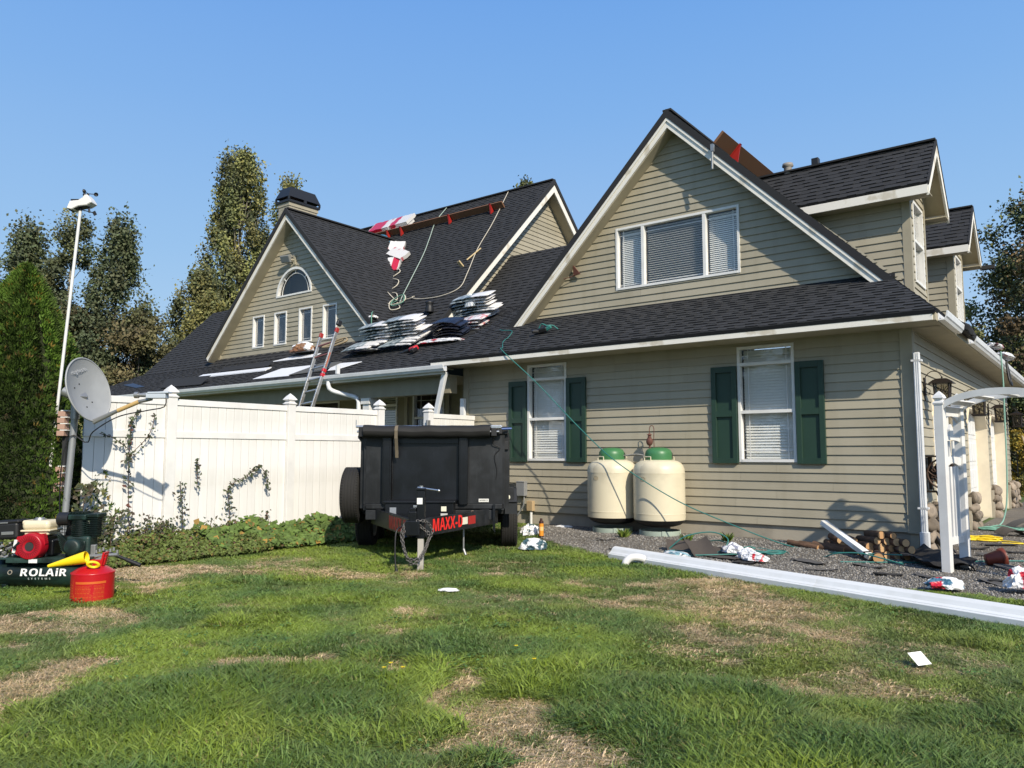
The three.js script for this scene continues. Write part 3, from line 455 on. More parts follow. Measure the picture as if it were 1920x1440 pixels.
// windows of the garage front
function windowIn(name, F, [u0, v0, u1, v1], { bars, slats, munt, top, side, depth = 0.075, open } = {}) {
  const w = u1 - u0, h = v1 - v0, fr = 0.042, T3 = new THREE.Matrix4().makeBasis(F.U, Y, F.N).setPosition(fp(F, u0, v0, 0));
  const B = (a, b, c, d, n0, n1, r = 0.003) => { const g = mb().box(a, b, n0, c, d, n1, r).g[0]; return g; };
  const f = mb(); const put = (g) => f.add(g, T3);
  put(B(0, 0, fr, h, -depth, 0.028)); put(B(w - fr, 0, w, h, -depth, 0.028)); put(B(fr, h - fr, w - fr, h, -depth, 0.027)); put(B(fr, 0, w - fr, fr, -depth, 0.033));
  for (const [t, k] of bars) if (k === 'rail') put(B(fr, h * t - 0.024, w - fr, h * t + 0.024, -depth + 0.01, 0.022)); else put(B(w * t - 0.03, fr, w * t + 0.03, h - fr, -depth + 0.01, 0.024));
  const win = f.build(name, M.white, house);
  const ed = [0, ...bars.filter((b) => b[1] === 'rail').map((b) => b[0]), 1];
  for (let i = 0; i < ed.length - 1; i++) { const y0 = h * ed[i] + fr * 0.6, y1 = h * ed[i + 1] - fr * 0.6; mb().add(new THREE.BoxGeometry(w - fr * 2 + 0.01, y1 - y0, 0.003), T3.clone().multiply(mat4([w / 2, (y0 + y1) / 2, -0.045 + i * 0.012]))).build('pane', M.glass, win); }
  const mt = mb(); for (const t of munt[0]) mt.add(B(w * t - 0.006, fr, w * t + 0.006, h - fr, -0.056, -0.048, 0.001), T3); for (const t of munt[1]) mt.add(B(fr, h * t - 0.006, w - fr, h * t + 0.006, -0.0565, -0.0485, 0.001), T3); mt.build('muntin', M.white, win);
  const sg = mb().boxc([0, 0, 0], [w - 2 * fr - 0.03, 0.002, 0.052], [1.12, 0, 0]).g[0];
  const o = OFF.get(win); if (open) { // louvres turned flat in the middle light, closed in the side lights
    for (const [a, b, n, an] of open) { const sq = mb().boxc([0, 0, 0], [w * (b - a) - 0.05, 0.002, 0.036], [an, 0, 0]).g[0]; for (let i = 0; i < n; i++) { const m = new THREE.Mesh(sq, M.blind); m.name = 'blind_slat'; m.position.copy(fp(F, u0 + w * (a + b) / 2, v0 + fr + 0.03 + (h - 2 * fr - 0.06) * i / (n - 1), -0.105)).sub(o); m.quaternion.setFromRotationMatrix(new THREE.Matrix4().makeBasis(F.U, Y, F.N)); win.add(m); } }
  } else for (let i = 0; i < slats; i++) { const m = new THREE.Mesh(sg, M.blind); m.name = 'blind_slat'; const y = fr + 0.03 + (h - 2 * fr - 0.06) * i / (slats - 1); m.quaternion.setFromRotationMatrix(new THREE.Matrix4().makeBasis(F.U, Y, F.N)); m.position.copy(fp(F, u0 + w / 2, v0 + y, -0.105)).sub(o); win.add(m); m.castShadow = m.receiveShadow = true; }
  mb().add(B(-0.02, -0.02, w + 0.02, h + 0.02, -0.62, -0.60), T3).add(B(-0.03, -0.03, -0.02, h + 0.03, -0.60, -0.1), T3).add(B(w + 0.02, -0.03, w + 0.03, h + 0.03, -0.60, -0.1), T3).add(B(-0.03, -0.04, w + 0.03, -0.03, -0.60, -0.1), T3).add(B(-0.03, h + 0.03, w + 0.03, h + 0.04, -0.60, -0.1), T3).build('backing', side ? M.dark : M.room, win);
  return win;
}
for (const h of WIN) {
  // transom, upper and lower sash
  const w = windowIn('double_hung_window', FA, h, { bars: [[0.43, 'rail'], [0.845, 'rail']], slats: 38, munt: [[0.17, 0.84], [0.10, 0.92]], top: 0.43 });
  for (const s of [-1, 1]) {
    const x0 = s < 0 ? h[0] - 0.405 : h[2] + 0.012, x1 = x0 + 0.395, y0 = 1.165, y1 = 2.616, z = -11.178, b = mb();
    b.box(x0, y0, z, x0 + 0.075, y1, z + 0.045, 0.004).box(x1 - 0.075, y0, z, x1, y1, z + 0.045, 0.004).box(x0 + 0.075, y0, z, x1 - 0.075, y0 + 0.08, z + 0.044).box(x0 + 0.075, y1 - 0.09, z, x1 - 0.075, y1, z + 0.044).box(x0 + 0.075, 1.86, z, x1 - 0.075, 1.95, z + 0.044).box(x0 + 0.07, y0 + 0.01, z, x1 - 0.07, y1 - 0.01, z + 0.012);
    b.build('shutter', M.shutter, house);
  }
}
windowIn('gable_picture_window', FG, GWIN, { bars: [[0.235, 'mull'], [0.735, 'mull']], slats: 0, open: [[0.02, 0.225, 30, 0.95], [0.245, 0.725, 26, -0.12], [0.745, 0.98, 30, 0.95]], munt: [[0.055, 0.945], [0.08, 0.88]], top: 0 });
// downspouts
{
  const d = mb().box(-1.96, 0.30, -11.15, -1.885, 2.62, -11.075, 0.008).box(-1.975, 0.02, -11.165, -1.87, 0.31, -11.06, 0.006);
  for (const x of [-1.945, -1.922, -1.90]) d.box(x - 0.004, 0.32, -11.076, x + 0.004, 2.6, -11.070); for (const y of [0.6, 2.5]) d.box(-1.985, y, -11.16, -1.86, y + 0.025, -11.07);
  d.build('downspout', M.alum, house);
  const p = mb(); p.beam(V(-9.80, 2.85, -10.66), V(-10.10, 1.98, -10.72), 0.10, 0.075, Z, 0.01).build('downspout', M.alum, house);
  const q = mb(); q.beam(V(-10.10, 2.0, -10.72), V(-10.17, 1.80, -10.73), 0.14, 0.11, Z, 0.02).beam(V(-10.17, 1.8, -10.73), V(-10.2, 0.3, -10.9), 0.12, 0.1, Z, 0.02).build('downspout_elbow', M.black, house);
  const e = mb(); e.tube([V(-13.05, 2.84, -10.55), V(-13.04, 2.72, -10.55), V(-12.98, 2.64, -10.6), V(-12.75, 2.56, -10.75), V(-12.52, 2.50, -10.82), V(-12.42, 2.42, -10.83), V(-12.40, 2.2, -10.83), V(-12.40, 0.3, -10.83)], 0.048, 8, 40).build('downspout', M.alum, house);
  mb().box(-9.80, 1.4, -11.15, -9.70, 2.36, -11.08, 0.006).build('downspout', M.alum, house);
  mb().box(-12.77, 2.98, -10.58, -12.72, 3.16, -10.50).build('gutter_bracket', M.alum, house);
}
// the 300 boards and the 300 shingles that show largest are pieces of their own; the rest are joined
for (const [name, list] of Object.entries(pools)) {
  list.sort((a, b) => b.size - a.size);
  for (const q of list.slice(0, 300)) q.g.build(name, q.m, q.parent);
  const by = new Map(); for (const q of list.slice(300)) { if (!by.has(q.m)) by.set(q.m, mb()); for (const g of q.g.g) by.get(q.m).g.push(g); }
  for (const [m, b] of by) b.build(name === 'shingle' ? 'far_shingles' : 'far_siding_boards', m, house).userData.kind = 'stuff';
}
// ---------------------------------------------------------------- vinyl fence
const W = (l, a, y = 0) => V(l * 0.79203 - a * 0.61048, y, -l * 0.61048 - a * 0.79203);   // across / away from where the photographer stood
{
  const fence = thing('vinyl_fence', 'tall white vinyl privacy fence with pointed post caps, running to the house corner', 'fence', [-9.6, 0, -7]);
  OFF.set(fence, V(-9.6, 0, -7));
  const P = [[-9.728, -4.14], [-9.69, -5.26], [-9.66, -7.1], [-9.56, -8.80], [-9.51, -9.92], [-9.475, -11.12]];
  const post = (x, z, i) => {
    const p = mb().box(x - 0.064, 0, z - 0.064, x + 0.064, 2.035, z + 0.064, 0.006).build('post', M.vinyl, fence);
    const c = mb(), q = (y, h) => [[x - h, y, z - h], [x + h, y, z - h], [x + h, y, z + h], [x - h, y, z + h]].map((a) => V(...a));
    const lv = [[2.035, 0.070], [2.05, 0.078], [2.062, 0.062], [2.085, 0.045], [2.10, 0.062], [2.108, 0.076], [2.112, 0.076], [2.135, 0.062], [2.165, 0.04], [2.19, 0.016], [2.205, 0.002]];
    for (let k = 0; k < lv.length - 1; k++) { const a = q(...lv[k]), b = q(...lv[k + 1]); for (let j = 0; j < 4; j++) { const n = (j + 1) % 4; c.poly([a[j], b[j], b[n], a[n]]); } }
    c.build('post_cap', M.vinyl, p);
  };
  P.slice(1, 5).forEach(([x, z], i) => post(x, z, i));
  for (const i of [0, 1, 2, 4]) {
    const a = V(P[i][0], 0, P[i][1]), b = V(P[i + 1][0], 0, P[i + 1][1]), d = b.clone().sub(a), L = d.length() - (i === 4 ? 0.07 : 0.13); d.normalize(); a.addScaledVector(d, 0.065); const e = a.clone().addScaledVector(d, L);
    for (const [y, h, w] of [[1.98, 0.08, 0.055], [1.555, 0.085, 0.05], [0.18, 0.12, 0.05]]) mb().beam(a.clone().setY(y), e.clone().setY(y), w, h, Y, 0.004).build('rail', M.vinyl, fence);
    const n = Math.round(L / 0.118), w = L / n;
    for (let k = 0; k < n; k++) for (const [y0, y1] of [[1.5975, 1.94], [0.24, 1.5125]]) { const p0 = a.clone().addScaledVector(d, k * w + 0.0022), p1 = a.clone().addScaledVector(d, (k + 1) * w - 0.0022); p0.y = p1.y = (y0 + y1) / 2; mb().beam(p0, p1, 0.022, y1 - y0, Y, 0.003).build('fence_board', M.vinyls[(k * 7 + i * 3 + (k % 4)) % 3], fence); }
  }
  const g = mb(); for (const y of [0.5, 1.85]) g.boxc([-9.46, y, -9.86], [0.03, 0.09, 0.08]).cyl(V(-9.445, y - 0.05, -9.82), V(-9.445, y + 0.05, -9.82), 0.012); g.build('gate_hinge', M.steel, fence);
}

// ---------------------------------------------------------------- dump trailer
{
  const t = thing('dump_trailer', 'black scuffed steel dump trailer with rolled tarp, parked nose-on by the white fence', 'trailer', [-7.587, 0, -8.163], 0.65668);
  const bz = 1.0;                                                      // bed front
  const fl = mb(); fl.box(-0.87, 0.66, bz - 0.03, 0.90, 1.60, bz);     // front wall
  fl.build('front_wall', M.blackPaint, t);
  const rc = mb(); rc.box(-0.52, 0.70, bz, 0.33, 1.50, bz + 0.012).box(-0.52, 1.44, bz, 0.33, 1.62, bz + 0.05); rc.build('front_panel', M.blackPaint2, t);
  for (const [a, b] of [[-0.645, -0.53], [0.34, 0.455]]) mb().box(a, 0.66, bz, b, 1.56, bz + 0.10, 0.006).box(a + 0.02, 0.66, bz + 0.10, b - 0.02, 1.56, bz + 0.112).build('upright', M.blackPaint2, t);
  for (const [a, b] of [[-0.87, -0.66], [0.47, 0.90]]) mb().box(a, 0.665, bz, b, 1.545, bz + 0.008).build('corner_plate', M.blackPaint, t);
  for (const s of [-1, 1]) { const w = mb(), x = s < 0 ? -0.87 : 0.90; w.box(x, 0.6, bz - 3.2, x + s * 0.03, 1.62, bz); for (let k = 0; k < 6; k++) w.box(x + s * 0.03, 0.6, bz - 0.06 - k * 0.6, x + s * 0.085, 1.58, bz - 0.14 - k * 0.6); w.box(x - s * 0.02, 1.56, bz - 3.2, x + s * 0.07, 1.66, bz + 0.02, 0.008); w.build('side_wall', M.blackPaint, t); }
  mb().slab([V(-0.87, 1.36, bz + 0.012), V(-0.97, 1.50, bz + 0.012), V(-0.97, 1.60, bz + 0.012), V(-0.87, 1.60, bz + 0.012)], V(0, 0, -0.03)).build('corner_gusset', M.blackPaint2, t);
  mb().box(-0.9, 0.58, bz - 3.2, 0.92, 0.66, bz).box(-0.9, 0.6, bz - 3.2, 0.92, 1.5, bz - 3.17).build('bed_floor', M.blackPaint, t);
  // rolled tarp with its bar, strap and brackets
  const tp = mb(), R = rng(8), prof = []; for (let i = 0; i <= 40; i++) { const x = -0.885 + 1.63 * i / 40; prof.push(V(x, 1.595 + 0.003 * Math.sin(i * 0.7) - 0.008 * Math.sin(Math.PI * i / 40), bz + 0.12)); }
  { const g = new THREE.TubeGeometry(new THREE.CatmullRomCurve3(prof), 60, 0.082, 14), q = g.attributes.position; for (let i = 0; i < q.count; i++) { const x = q.getX(i), y = q.getY(i), k = fbm(x * 3, y * 9, 11, 3) - 0.5; q.setY(i, y + k * 0.012); q.setZ(i, q.getZ(i) + k * 0.03); } g.computeVertexNormals(); tp.add(g); }
  tp.box(-0.88, 1.62, bz - 0.4, 0.745, 1.668, bz + 0.1, 0.01); tp.build('tarp', std([0.011, 0.0105, 0.010], 0.75, { map: T.fine }), t);
  const br = mb(); br.cyl(V(-0.99, 1.655, bz + 0.1), V(0.90, 1.655, bz + 0.1), 0.016).cyl(V(-0.97, 1.59, bz + 0.13), V(0.86, 1.59, bz + 0.13), 0.014).cyl(V(-0.99, 1.655, bz + 0.1), V(-0.99, 1.74, bz + 0.1), 0.006).box(0.75, 1.63, bz + 0.06, 0.89, 1.675, bz + 0.13, 0.01); br.build('tarp_bar', M.chrome, t);
  mb().box(-0.95, 1.52, bz + 0.03, -0.88, 1.65, bz + 0.15, 0.01).box(-0.96, 1.5, bz + 0.05, -0.93, 1.54, bz + 0.12).box(0.755, 1.53, bz + 0.03, 0.83, 1.64, bz + 0.15, 0.01).box(0.83, 1.56, bz + 0.07, 0.90, 1.63, bz + 0.12, 0.008).box(0.90, 1.36, bz - 0.06, 0.98, 1.47, bz - 0.02, 0.005).build('tarp_bracket', M.black, t);
  mb().cyl(V(0.88, 1.625, bz + 0.1), V(1.02, 1.632, bz + 0.06), 0.013).build('crank_handle', std([0.03, 0.08, 0.25], 0.4), t);
  { const s = mb(), st = [[1.67, 0.0], [1.675, 0.09], [1.66, 0.17], [1.60, 0.215], [1.50, 0.20], [1.35, 0.13], [1.255, 0.10]]; for (let i = 0; i < st.length - 1; i++) s.slab([V(-0.475, st[i][0], bz + st[i][1]), V(-0.435, st[i][0], bz + st[i][1]), V(-0.437, st[i + 1][0], bz + st[i + 1][1]), V(-0.478, st[i + 1][0], bz + st[i + 1][1])], V(0, 0, 0.005)); s.build('strap', std([0.16, 0.13, 0.09], 0.9, { map: T.fine }), t); }
  mb().tube([V(0.80, 1.56, bz + 0.1), V(0.78, 1.44, bz + 0.05), V(0.87, 1.38, bz + 0.03), V(0.80, 1.28, bz + 0.02), V(0.83, 1.1, bz + 0.015), V(0.82, 0.98, bz + 0.012)], 0.006, 5, 30).build('cord', M.black, t);
  // lower cross member, tool box and A-frame tongue
  const lo = mb(); lo.box(-0.86, 0.60, bz, 0.90, 0.662, bz + 0.06, 0.006).box(-0.86, 0.46, bz, -0.38, 0.585, bz + 0.05, 0.006).box(0.28, 0.46, bz, 0.80, 0.585, bz + 0.05, 0.006); lo.build('cross_member', M.blackPaint, t);
  const tb = mb().box(-0.55, 0.44, bz + 0.02, 0.30, 0.70, bz + 0.42, 0.01).box(-0.57, 0.695, bz + 0.01, 0.32, 0.72, bz + 0.44, 0.006).build('tool_box', M.blackPaint2, t);
  const latch = mb().box(-0.20, 0.55, bz + 0.42, -0.06, 0.67, bz + 0.432, 0.004).build('latch', M.chrome, t); mb().box(-0.175, 0.575, bz + 0.432, -0.085, 0.645, bz + 0.436).box(-0.15, 0.59, bz + 0.436, -0.10, 0.63, bz + 0.45, 0.004).build('latch_bowl', M.black, latch);
  const tip = V(-0.08, 0.47, 2.42), L0 = V(-0.80, 0.50, 0.85), R0 = V(0.82, 0.50, 0.85);
  const bl = mb().beam(L0, V(-0.12, 0.47, 2.25), 0.05, 0.20, Y, 0.004).build('tongue_beam', M.blackPaint, t);
  const brm = mb().beam(R0, V(0.0, 0.47, 2.25), 0.05, 0.20, Y, 0.004).build('tongue_beam', M.blackPaint, t);
  // lettering on both beams, raised one millimetre
  const RED = std([0.72, 0.02, 0.015], 0.5), REDD = std([0.33, 0.018, 0.014], 0.6);
  const letter = (a, b, start, size, m, par, side) => { const d = b.clone().sub(a).normalize(), n = V().crossVectors(d, Y).multiplyScalar(side).normalize(), o = a.clone().addScaledVector(d, start).addScaledVector(n, 0.0265); o.y = lerp(a.y, b.y, 0.5) - size * 0.5; const mm = new THREE.Matrix4().makeBasis(d, Y, n).setPosition(o).multiply(new THREE.Matrix4().makeScale(0.82, 1, 1)); mb().text('MAXX-D', size, 0.0015, mm).build('lettering', m, par); };
  letter(V(0.0, 0.47, 2.25), R0, 0.17, 0.145, RED, brm, 1); letter(L0, V(-0.12, 0.47, 2.25), 0.80, 0.155, REDD, bl, 1);
  const onR = (s, w, h, y, m) => { const a = V(0.0, 0.47, 2.25), d = R0.clone().sub(a).normalize(), n = V().crossVectors(d, Y).normalize(); mb().add(new THREE.BoxGeometry(w, h, 0.002), new THREE.Matrix4().makeBasis(d, Y, n).setPosition(a.clone().addScaledVector(d, s).addScaledVector(n, 0.0265).setY(y))).build('sticker', m, brm); };
  const STK = std([0.72, 0.69, 0.55], 0.5, { map: T.worn });
  onR(0.84, 0.13, 0.085, 0.49, STK); onR(1.00, 0.16, 0.10, 0.49, REDD);
  for (const [x, y, w, h, m, z] of [[-0.45, 0.60, 0.08, 0.085, std([0.22, 0.24, 0.27], 0.4), bz + 0.422], [0.18, 0.625, 0.065, 0.06, STK, bz + 0.422], [0.185, 0.545, 0.085, 0.05, std([0.5, 0.5, 0.48], 0.5), bz + 0.422], [0.64, 0.535, 0.12, 0.05, REDD, bz + 0.052], [0.66, 0.705, 0.13, 0.042, std([0.75, 0.75, 0.73], 0.5), bz + 0.0095]]) mb().box(x - w / 2, y - h / 2, z, x + w / 2, y + h / 2, z + 0.003).build('sticker', m, t);
  { const c = document.createElement('canvas'); c.width = 256; c.height = 96; const g = c.getContext('2d'); g.fillStyle = '#d8d6cf'; g.fillRect(0, 0, 256, 96); g.fillStyle = '#111'; g.font = 'bold 62px sans-serif'; g.textAlign = 'center'; g.fillText('M55817', 128, 70); const tx = new THREE.CanvasTexture(c); tx.colorSpace = THREE.SRGBColorSpace; const pg = new THREE.PlaneGeometry(0.125, 0.04), m = new THREE.Mesh(pg, new THREE.MeshStandardMaterial({ map: tx, roughness: 0.5 })); m.name = 'number_plate'; m.position.set(0.66, 0.705, bz + 0.0142); t.add(m);
    const c2 = document.createElement('canvas'); c2.width = c2.height = 128; const k = c2.getContext('2d'); k.fillStyle = '#c9b9a4'; k.beginPath(); k.arc(64, 64, 64, 0, 7); k.fill(); k.fillRect(0, 0, 128, 128); k.strokeStyle = '#8a3a30'; k.lineWidth = 8; k.beginPath(); k.arc(64, 64, 56, 0, 7); k.stroke(); k.fillStyle = '#9c4a3c'; k.font = 'bold 40px sans-serif'; k.textAlign = 'center'; k.fillText('1550', 64, 78); const t2 = new THREE.CanvasTexture(c2); t2.colorSpace = THREE.SRGBColorSpace; const m2 = new THREE.Mesh(new THREE.CircleGeometry(0.042, 24), new THREE.MeshStandardMaterial({ map: t2, roughness: 0.5 })); m2.name = 'round_sticker'; m2.position.set(0.52, 0.535, bz + 0.0545); t.add(m2); }
  // coupler, jack, chains, hanging plug cord
  mb().box(-0.16, 0.40, 2.2, 0.0, 0.56, 2.42, 0.008).box(-0.13, 0.55, 2.25, -0.04, 0.66, 2.36, 0.01).box(-0.12, 0.64, 2.28, -0.05, 0.70, 2.34, 0.01).build('coupler', M.blackPaint2, t);
  mb().slab([V(-0.20, 0.36, 2.2), V(0.06, 0.36, 2.2), V(0.06, 0.56, 2.05), V(-0.20, 0.56, 2.05)], V(0, 0, -0.02)).build('coupler_plate', M.blackPaint, t);
  const jk = mb().box(-0.045, 0.36, 2.24, 0.045, 0.90, 2.33, 0.008).box(-0.06, 0.895, 2.225, 0.06, 0.92, 2.345, 0.006).build('jack', M.blackPaint2, t);
  mb().box(-0.033, -0.03, 2.252, 0.033, 0.37, 2.318, 0.004).build('jack_leg', std([0.42, 0.40, 0.36], 0.6, { map: T.worn }), jk);
  mb().cyl(V(-0.04, 0.925, 2.29), V(0.20, 0.895, 2.36), 0.010).sphere(V(0.205, 0.893, 2.362), 0.017).cyl(V(0, 0.90, 2.28), V(0, 0.945, 2.28), 0.02).build('jack_handle', M.chrome, jk);
  mb().box(-0.042, 0.74, 2.331, 0.02, 0.81, 2.333).build('sticker', std([0.75, 0.75, 0.73], 0.5), jk);
  const ch = (pts, nm) => { const c = new THREE.CatmullRomCurve3(pts), L = c.getLength(), n = Math.round(L / 0.031), b = mb(); for (let i = 0; i <= n; i++) { const p = c.getPointAt(i / n), d = c.getTangentAt(i / n), q = new THREE.Quaternion().setFromUnitVectors(X, d).multiply(new THREE.Quaternion().setFromAxisAngle(X, i % 2 ? Math.PI / 2 : 0.2)); b.add(new THREE.TorusGeometry(0.0165, 0.0052, 5, 10), new THREE.Matrix4().compose(p, q, V(1.25, 0.95, 1))); } b.build(nm, M.chain, t); };
  ch([V(-0.17, 0.52, 2.38), V(-0.20, 0.42, 2.42), V(-0.17, 0.28, 2.46), V(-0.12, 0.16, 2.45), V(-0.03, 0.14, 2.41), V(0.05, 0.22, 2.38), V(0.09, 0.34, 2.34), V(0.13, 0.44, 2.28), V(0.06, 0.55, 2.34), V(-0.02, 0.56, 2.4)], 'safety_chain');
  ch([V(-0.16, 0.50, 2.40), V(-0.18, 0.36, 2.45), V(-0.14, 0.2, 2.48), V(-0.08, 0.10, 2.46), V(0.0, 0.13, 2.42), V(0.07, 0.28, 2.37), V(0.10, 0.40, 2.33), V(0.0, 0.5, 2.36)], 'safety_chain');
  mb().tube([V(-0.2, 0.50, 2.3), V(-0.26, 0.44, 2.4), V(-0.265, 0.2, 2.44), V(-0.25, 0.05, 2.46), V(-0.24, -0.02, 2.47)], 0.009, 6, 30).cyl(V(-0.245, 0.05, 2.46), V(-0.24, -0.01, 2.47), 0.018).build('plug_cord', M.black, t);
  mb().cyl(V(0.42, 0.38, 1.3), V(0.42, 0.10, 1.3), 0.011).cyl(V(0.42, 0.12, 1.3), V(0.45, 0.05, 1.33), 0.016).build('break_away_pin', M.steel, t);
  mb().slab([V(0.78, 0.66, bz + 0.10), V(0.81, 0.66, bz + 0.10), V(0.81, 0.30, bz + 0.10), V(0.78, 0.34, bz + 0.10)], V(0, 0, -0.02)).build('hook', M.blackPaint2, t);
  // wheels, fenders, spare
  const tyre = (r, w) => [[r * 0.60, -w * 0.40], [r * 0.72, -w * 0.50], [r * 0.90, -w * 0.49], [r * 0.975, -w * 0.42], [r, -w * 0.30], [r, -w * 0.27], [r * 0.985, -w * 0.26], [r * 0.985, -w * 0.235], [r, -w * 0.225], [r, -w * 0.11], [r * 0.985, -w * 0.10], [r * 0.985, -w * 0.075], [r, -w * 0.065], [r, w * 0.065], [r * 0.985, w * 0.075], [r * 0.985, w * 0.10], [r, w * 0.11], [r, w * 0.225], [r * 0.985, w * 0.235], [r * 0.985, w * 0.26], [r, w * 0.27], [r, w * 0.30], [r * 0.975, w * 0.42], [r * 0.90, w * 0.49], [r * 0.72, w * 0.50], [r * 0.60, w * 0.40]];
  const QX = new THREE.Quaternion().setFromAxisAngle(Z, Math.PI / 2);
  const wheel = (x, y, z, r, w, nm) => { const k = mb().lathe(tyre(r, w), V(x, y, z), 56, QX); for (let i = 0; i < 60; i++) { const a = i / 60 * 2 * Math.PI; for (const s of [-1, 1]) k.boxc([x + s * w * 0.35, y + Math.cos(a) * r * 0.985, z + Math.sin(a) * r * 0.985], [w * 0.15, 0.010, 0.018], [a, 0, 0]); } const tr = k.build(nm, M.rubber, t); mb().lathe([[0.02, -0.02], [r * 0.35, -0.03], [r * 0.5, -w * 0.38], [r * 0.61, -w * 0.43], [r * 0.61, w * 0.43], [r * 0.5, w * 0.36], [r * 0.35, 0.03], [0.02, 0.05]], V(x, y, z), 28, QX).build('rim', M.galv, tr); };
  for (const x of [-1.03, 0.985]) for (const z of [-0.05, -0.92]) wheel(x, 0.37, z, 0.375, 0.235, 'wheel');
  wheel(-1.10, 0.755, 0.62, 0.372, 0.25, 'spare_wheel');
  for (const s of [-1, 1]) { const x0 = s < 0 ? -0.90 : 0.93, x1 = s < 0 ? -1.10 : 1.09, f = mb(); f.box(x0, 0.80, -1.4, x1, 0.83, 0.42, 0.006).slab([V(x0, 0.815, 0.42), V(x1, 0.815, 0.42), V(x1, 0.64, 0.56), V(x0, 0.64, 0.56)], V(0, 0.02, 0.02)).slab([V(x0, 0.64, 0.56), V(x1, 0.64, 0.56), V(x1, 0.5, 0.56), V(x0, 0.5, 0.56)], V(0, 0, 0.02)); if (s > 0) f.box(0.80, 0.66, 0.52, 1.05, 0.86, 0.56, 0.006).box(0.80, 0.50, 0.50, 1.03, 0.66, 0.53); f.build('fender', M.blackPaint, t); }
  mb().sphere(V(0.985, 0.72, 0.565), 0.022, [0.8, 1.3, 0.5]).build('marker_light', STK, t);
  mb().cyl(V(-0.95, 0.37, -0.05), V(0.95, 0.37, -0.05), 0.04).cyl(V(-0.95, 0.37, -0.92), V(0.95, 0.37, -0.92), 0.04).box(-0.5, 0.42, -2.1, -0.44, 0.58, 1.0).box(0.44, 0.42, -2.1, 0.5, 0.58, 1.0).build('axle_frame', M.blackPaint2, t);
}

// ---------------------------------------------------------------- propane tanks
{
  const cream = std([0.67, 0.60, 0.435], 0.42, { map: T.blotch }), grn = std([0.055, 0.20, 0.075], 0.42, { map: T.fine }), ring = std([0.32, 0.38, 0.32], 0.6, { map: T.blotch });
  const tk = (x, lab) => {
    const t = thing('propane_tank', lab, 'tank', [x, 0.075, -10.74], 0.45, null), R = 0.388, prof = [[0.02, 0.13], [0.22, 0.145], [0.31, 0.17], [0.36, 0.205], [0.384, 0.245], [R, 0.285], [R, 0.33], [R + 0.004, 0.334], [R + 0.004, 0.344], [R, 0.348], [R, 0.93], [R + 0.004, 0.936], [R + 0.004, 0.944], [R, 0.95], [0.384, 1.0], [0.367, 1.05], [0.335, 1.09], [0.285, 1.12], [0.22, 1.138], [0.1, 1.15], [0.0, 1.152]];
    mb().lathe(prof.filter((p) => p[1] >= 0.245), V(0, 0, 0), 64).build('tank_body', cream, t);
    mb().lathe(prof.filter((p) => p[1] <= 0.245), V(0, 0, 0), 48).build('tank_bottom', M.black, t);
    const b = mb().lathe([[0.30, 0.0], [0.305, 0.085], [0.295, 0.085], [0.29, 0.0]], V(0, 0.0, 0), 48); for (const a of [0.2, 1.8, 3.4, 5]) b.boxc([Math.sin(a) * 0.305, 0.055, Math.cos(a) * 0.305], [0.055, 0.07, 0.02], [0, a, 0], 0.004); b.build('base_ring', ring, t);
    mb().lathe([[0.20, 1.12], [0.205, 1.16], [0.205, 1.22], [0.198, 1.26], [0.175, 1.295], [0.13, 1.318], [0.07, 1.328], [0, 1.33]], V(0, 0, 0), 48).build('dome_lid', grn, t);
    mb().boxc([0.175, 1.20, -0.005], [0.07, 0.11, 0.09], [0, 0, 0], 0.02).build('valve_opening', M.black, t);
    for (const a of [-0.75, 2.2]) { const c = Math.sin(a), d = Math.cos(a), p = (s, y) => V(c * 0.235 + d * s, y, d * 0.235 - c * s); mb().tube([p(-0.065, 1.12), p(-0.065, 1.17), p(-0.055, 1.185), p(0.055, 1.185), p(0.065, 1.17), p(0.065, 1.12)], 0.008, 6, 24).build('lifting_lug', cream, t); }
    const pl = mb(); for (let k = -6; k <= 6; k++) { const a = -0.62 + k * 0.016; pl.boxc([Math.sin(a) * (R + 0.0015), 0.855 - 0.028 * Math.sqrt(Math.max(0, 1 - k * k / 49)) , Math.cos(a) * (R + 0.0015)], [0.0075, 0.006, 0.003], [0, a, 0]).boxc([Math.sin(a) * (R + 0.0015), 0.855 + 0.028 * Math.sqrt(Math.max(0, 1 - k * k / 49)), Math.cos(a) * (R + 0.0015)], [0.0075, 0.005, 0.003], [0, a, 0]); if (k % 3 === 0) pl.boxc([Math.sin(a) * (R + 0.0015), 0.855, Math.cos(a) * (R + 0.0015)], [0.004, 0.02, 0.003], [0, a, 0]); } pl.build('data_plate', std([0.42, 0.33, 0.19], 0.6), t);
    return t;
  };
  tk(-6.275, 'cream propane tank with green lid, the left of the pair at the wall'); tk(-5.455, 'cream propane tank with green lid, the right of the pair at the wall');
  tag(mb().box(-6.75, -0.1, -11.16, -5.0, 0.072, -10.28, 0.02).build('concrete_pad', M.concrete), 'low concrete pad under the two cream tanks', 'pad');
  tag(mb().tube([V(-6.07, 1.28, -10.74), V(-5.95, 1.3, -11.0), V(-5.75, 1.25, -11.1), V(-5.55, 1.26, -11.0), V(-5.45, 1.28, -10.8)], 0.006, 5, 30).tube([V(-5.78, 1.25, -11.1), V(-5.79, 1.0, -11.14), V(-5.79, 0.3, -11.16)], 0.008, 5, 12).build('gas_line', M.galv), 'thin gas line joining the two cream tanks', 'pipe');
}
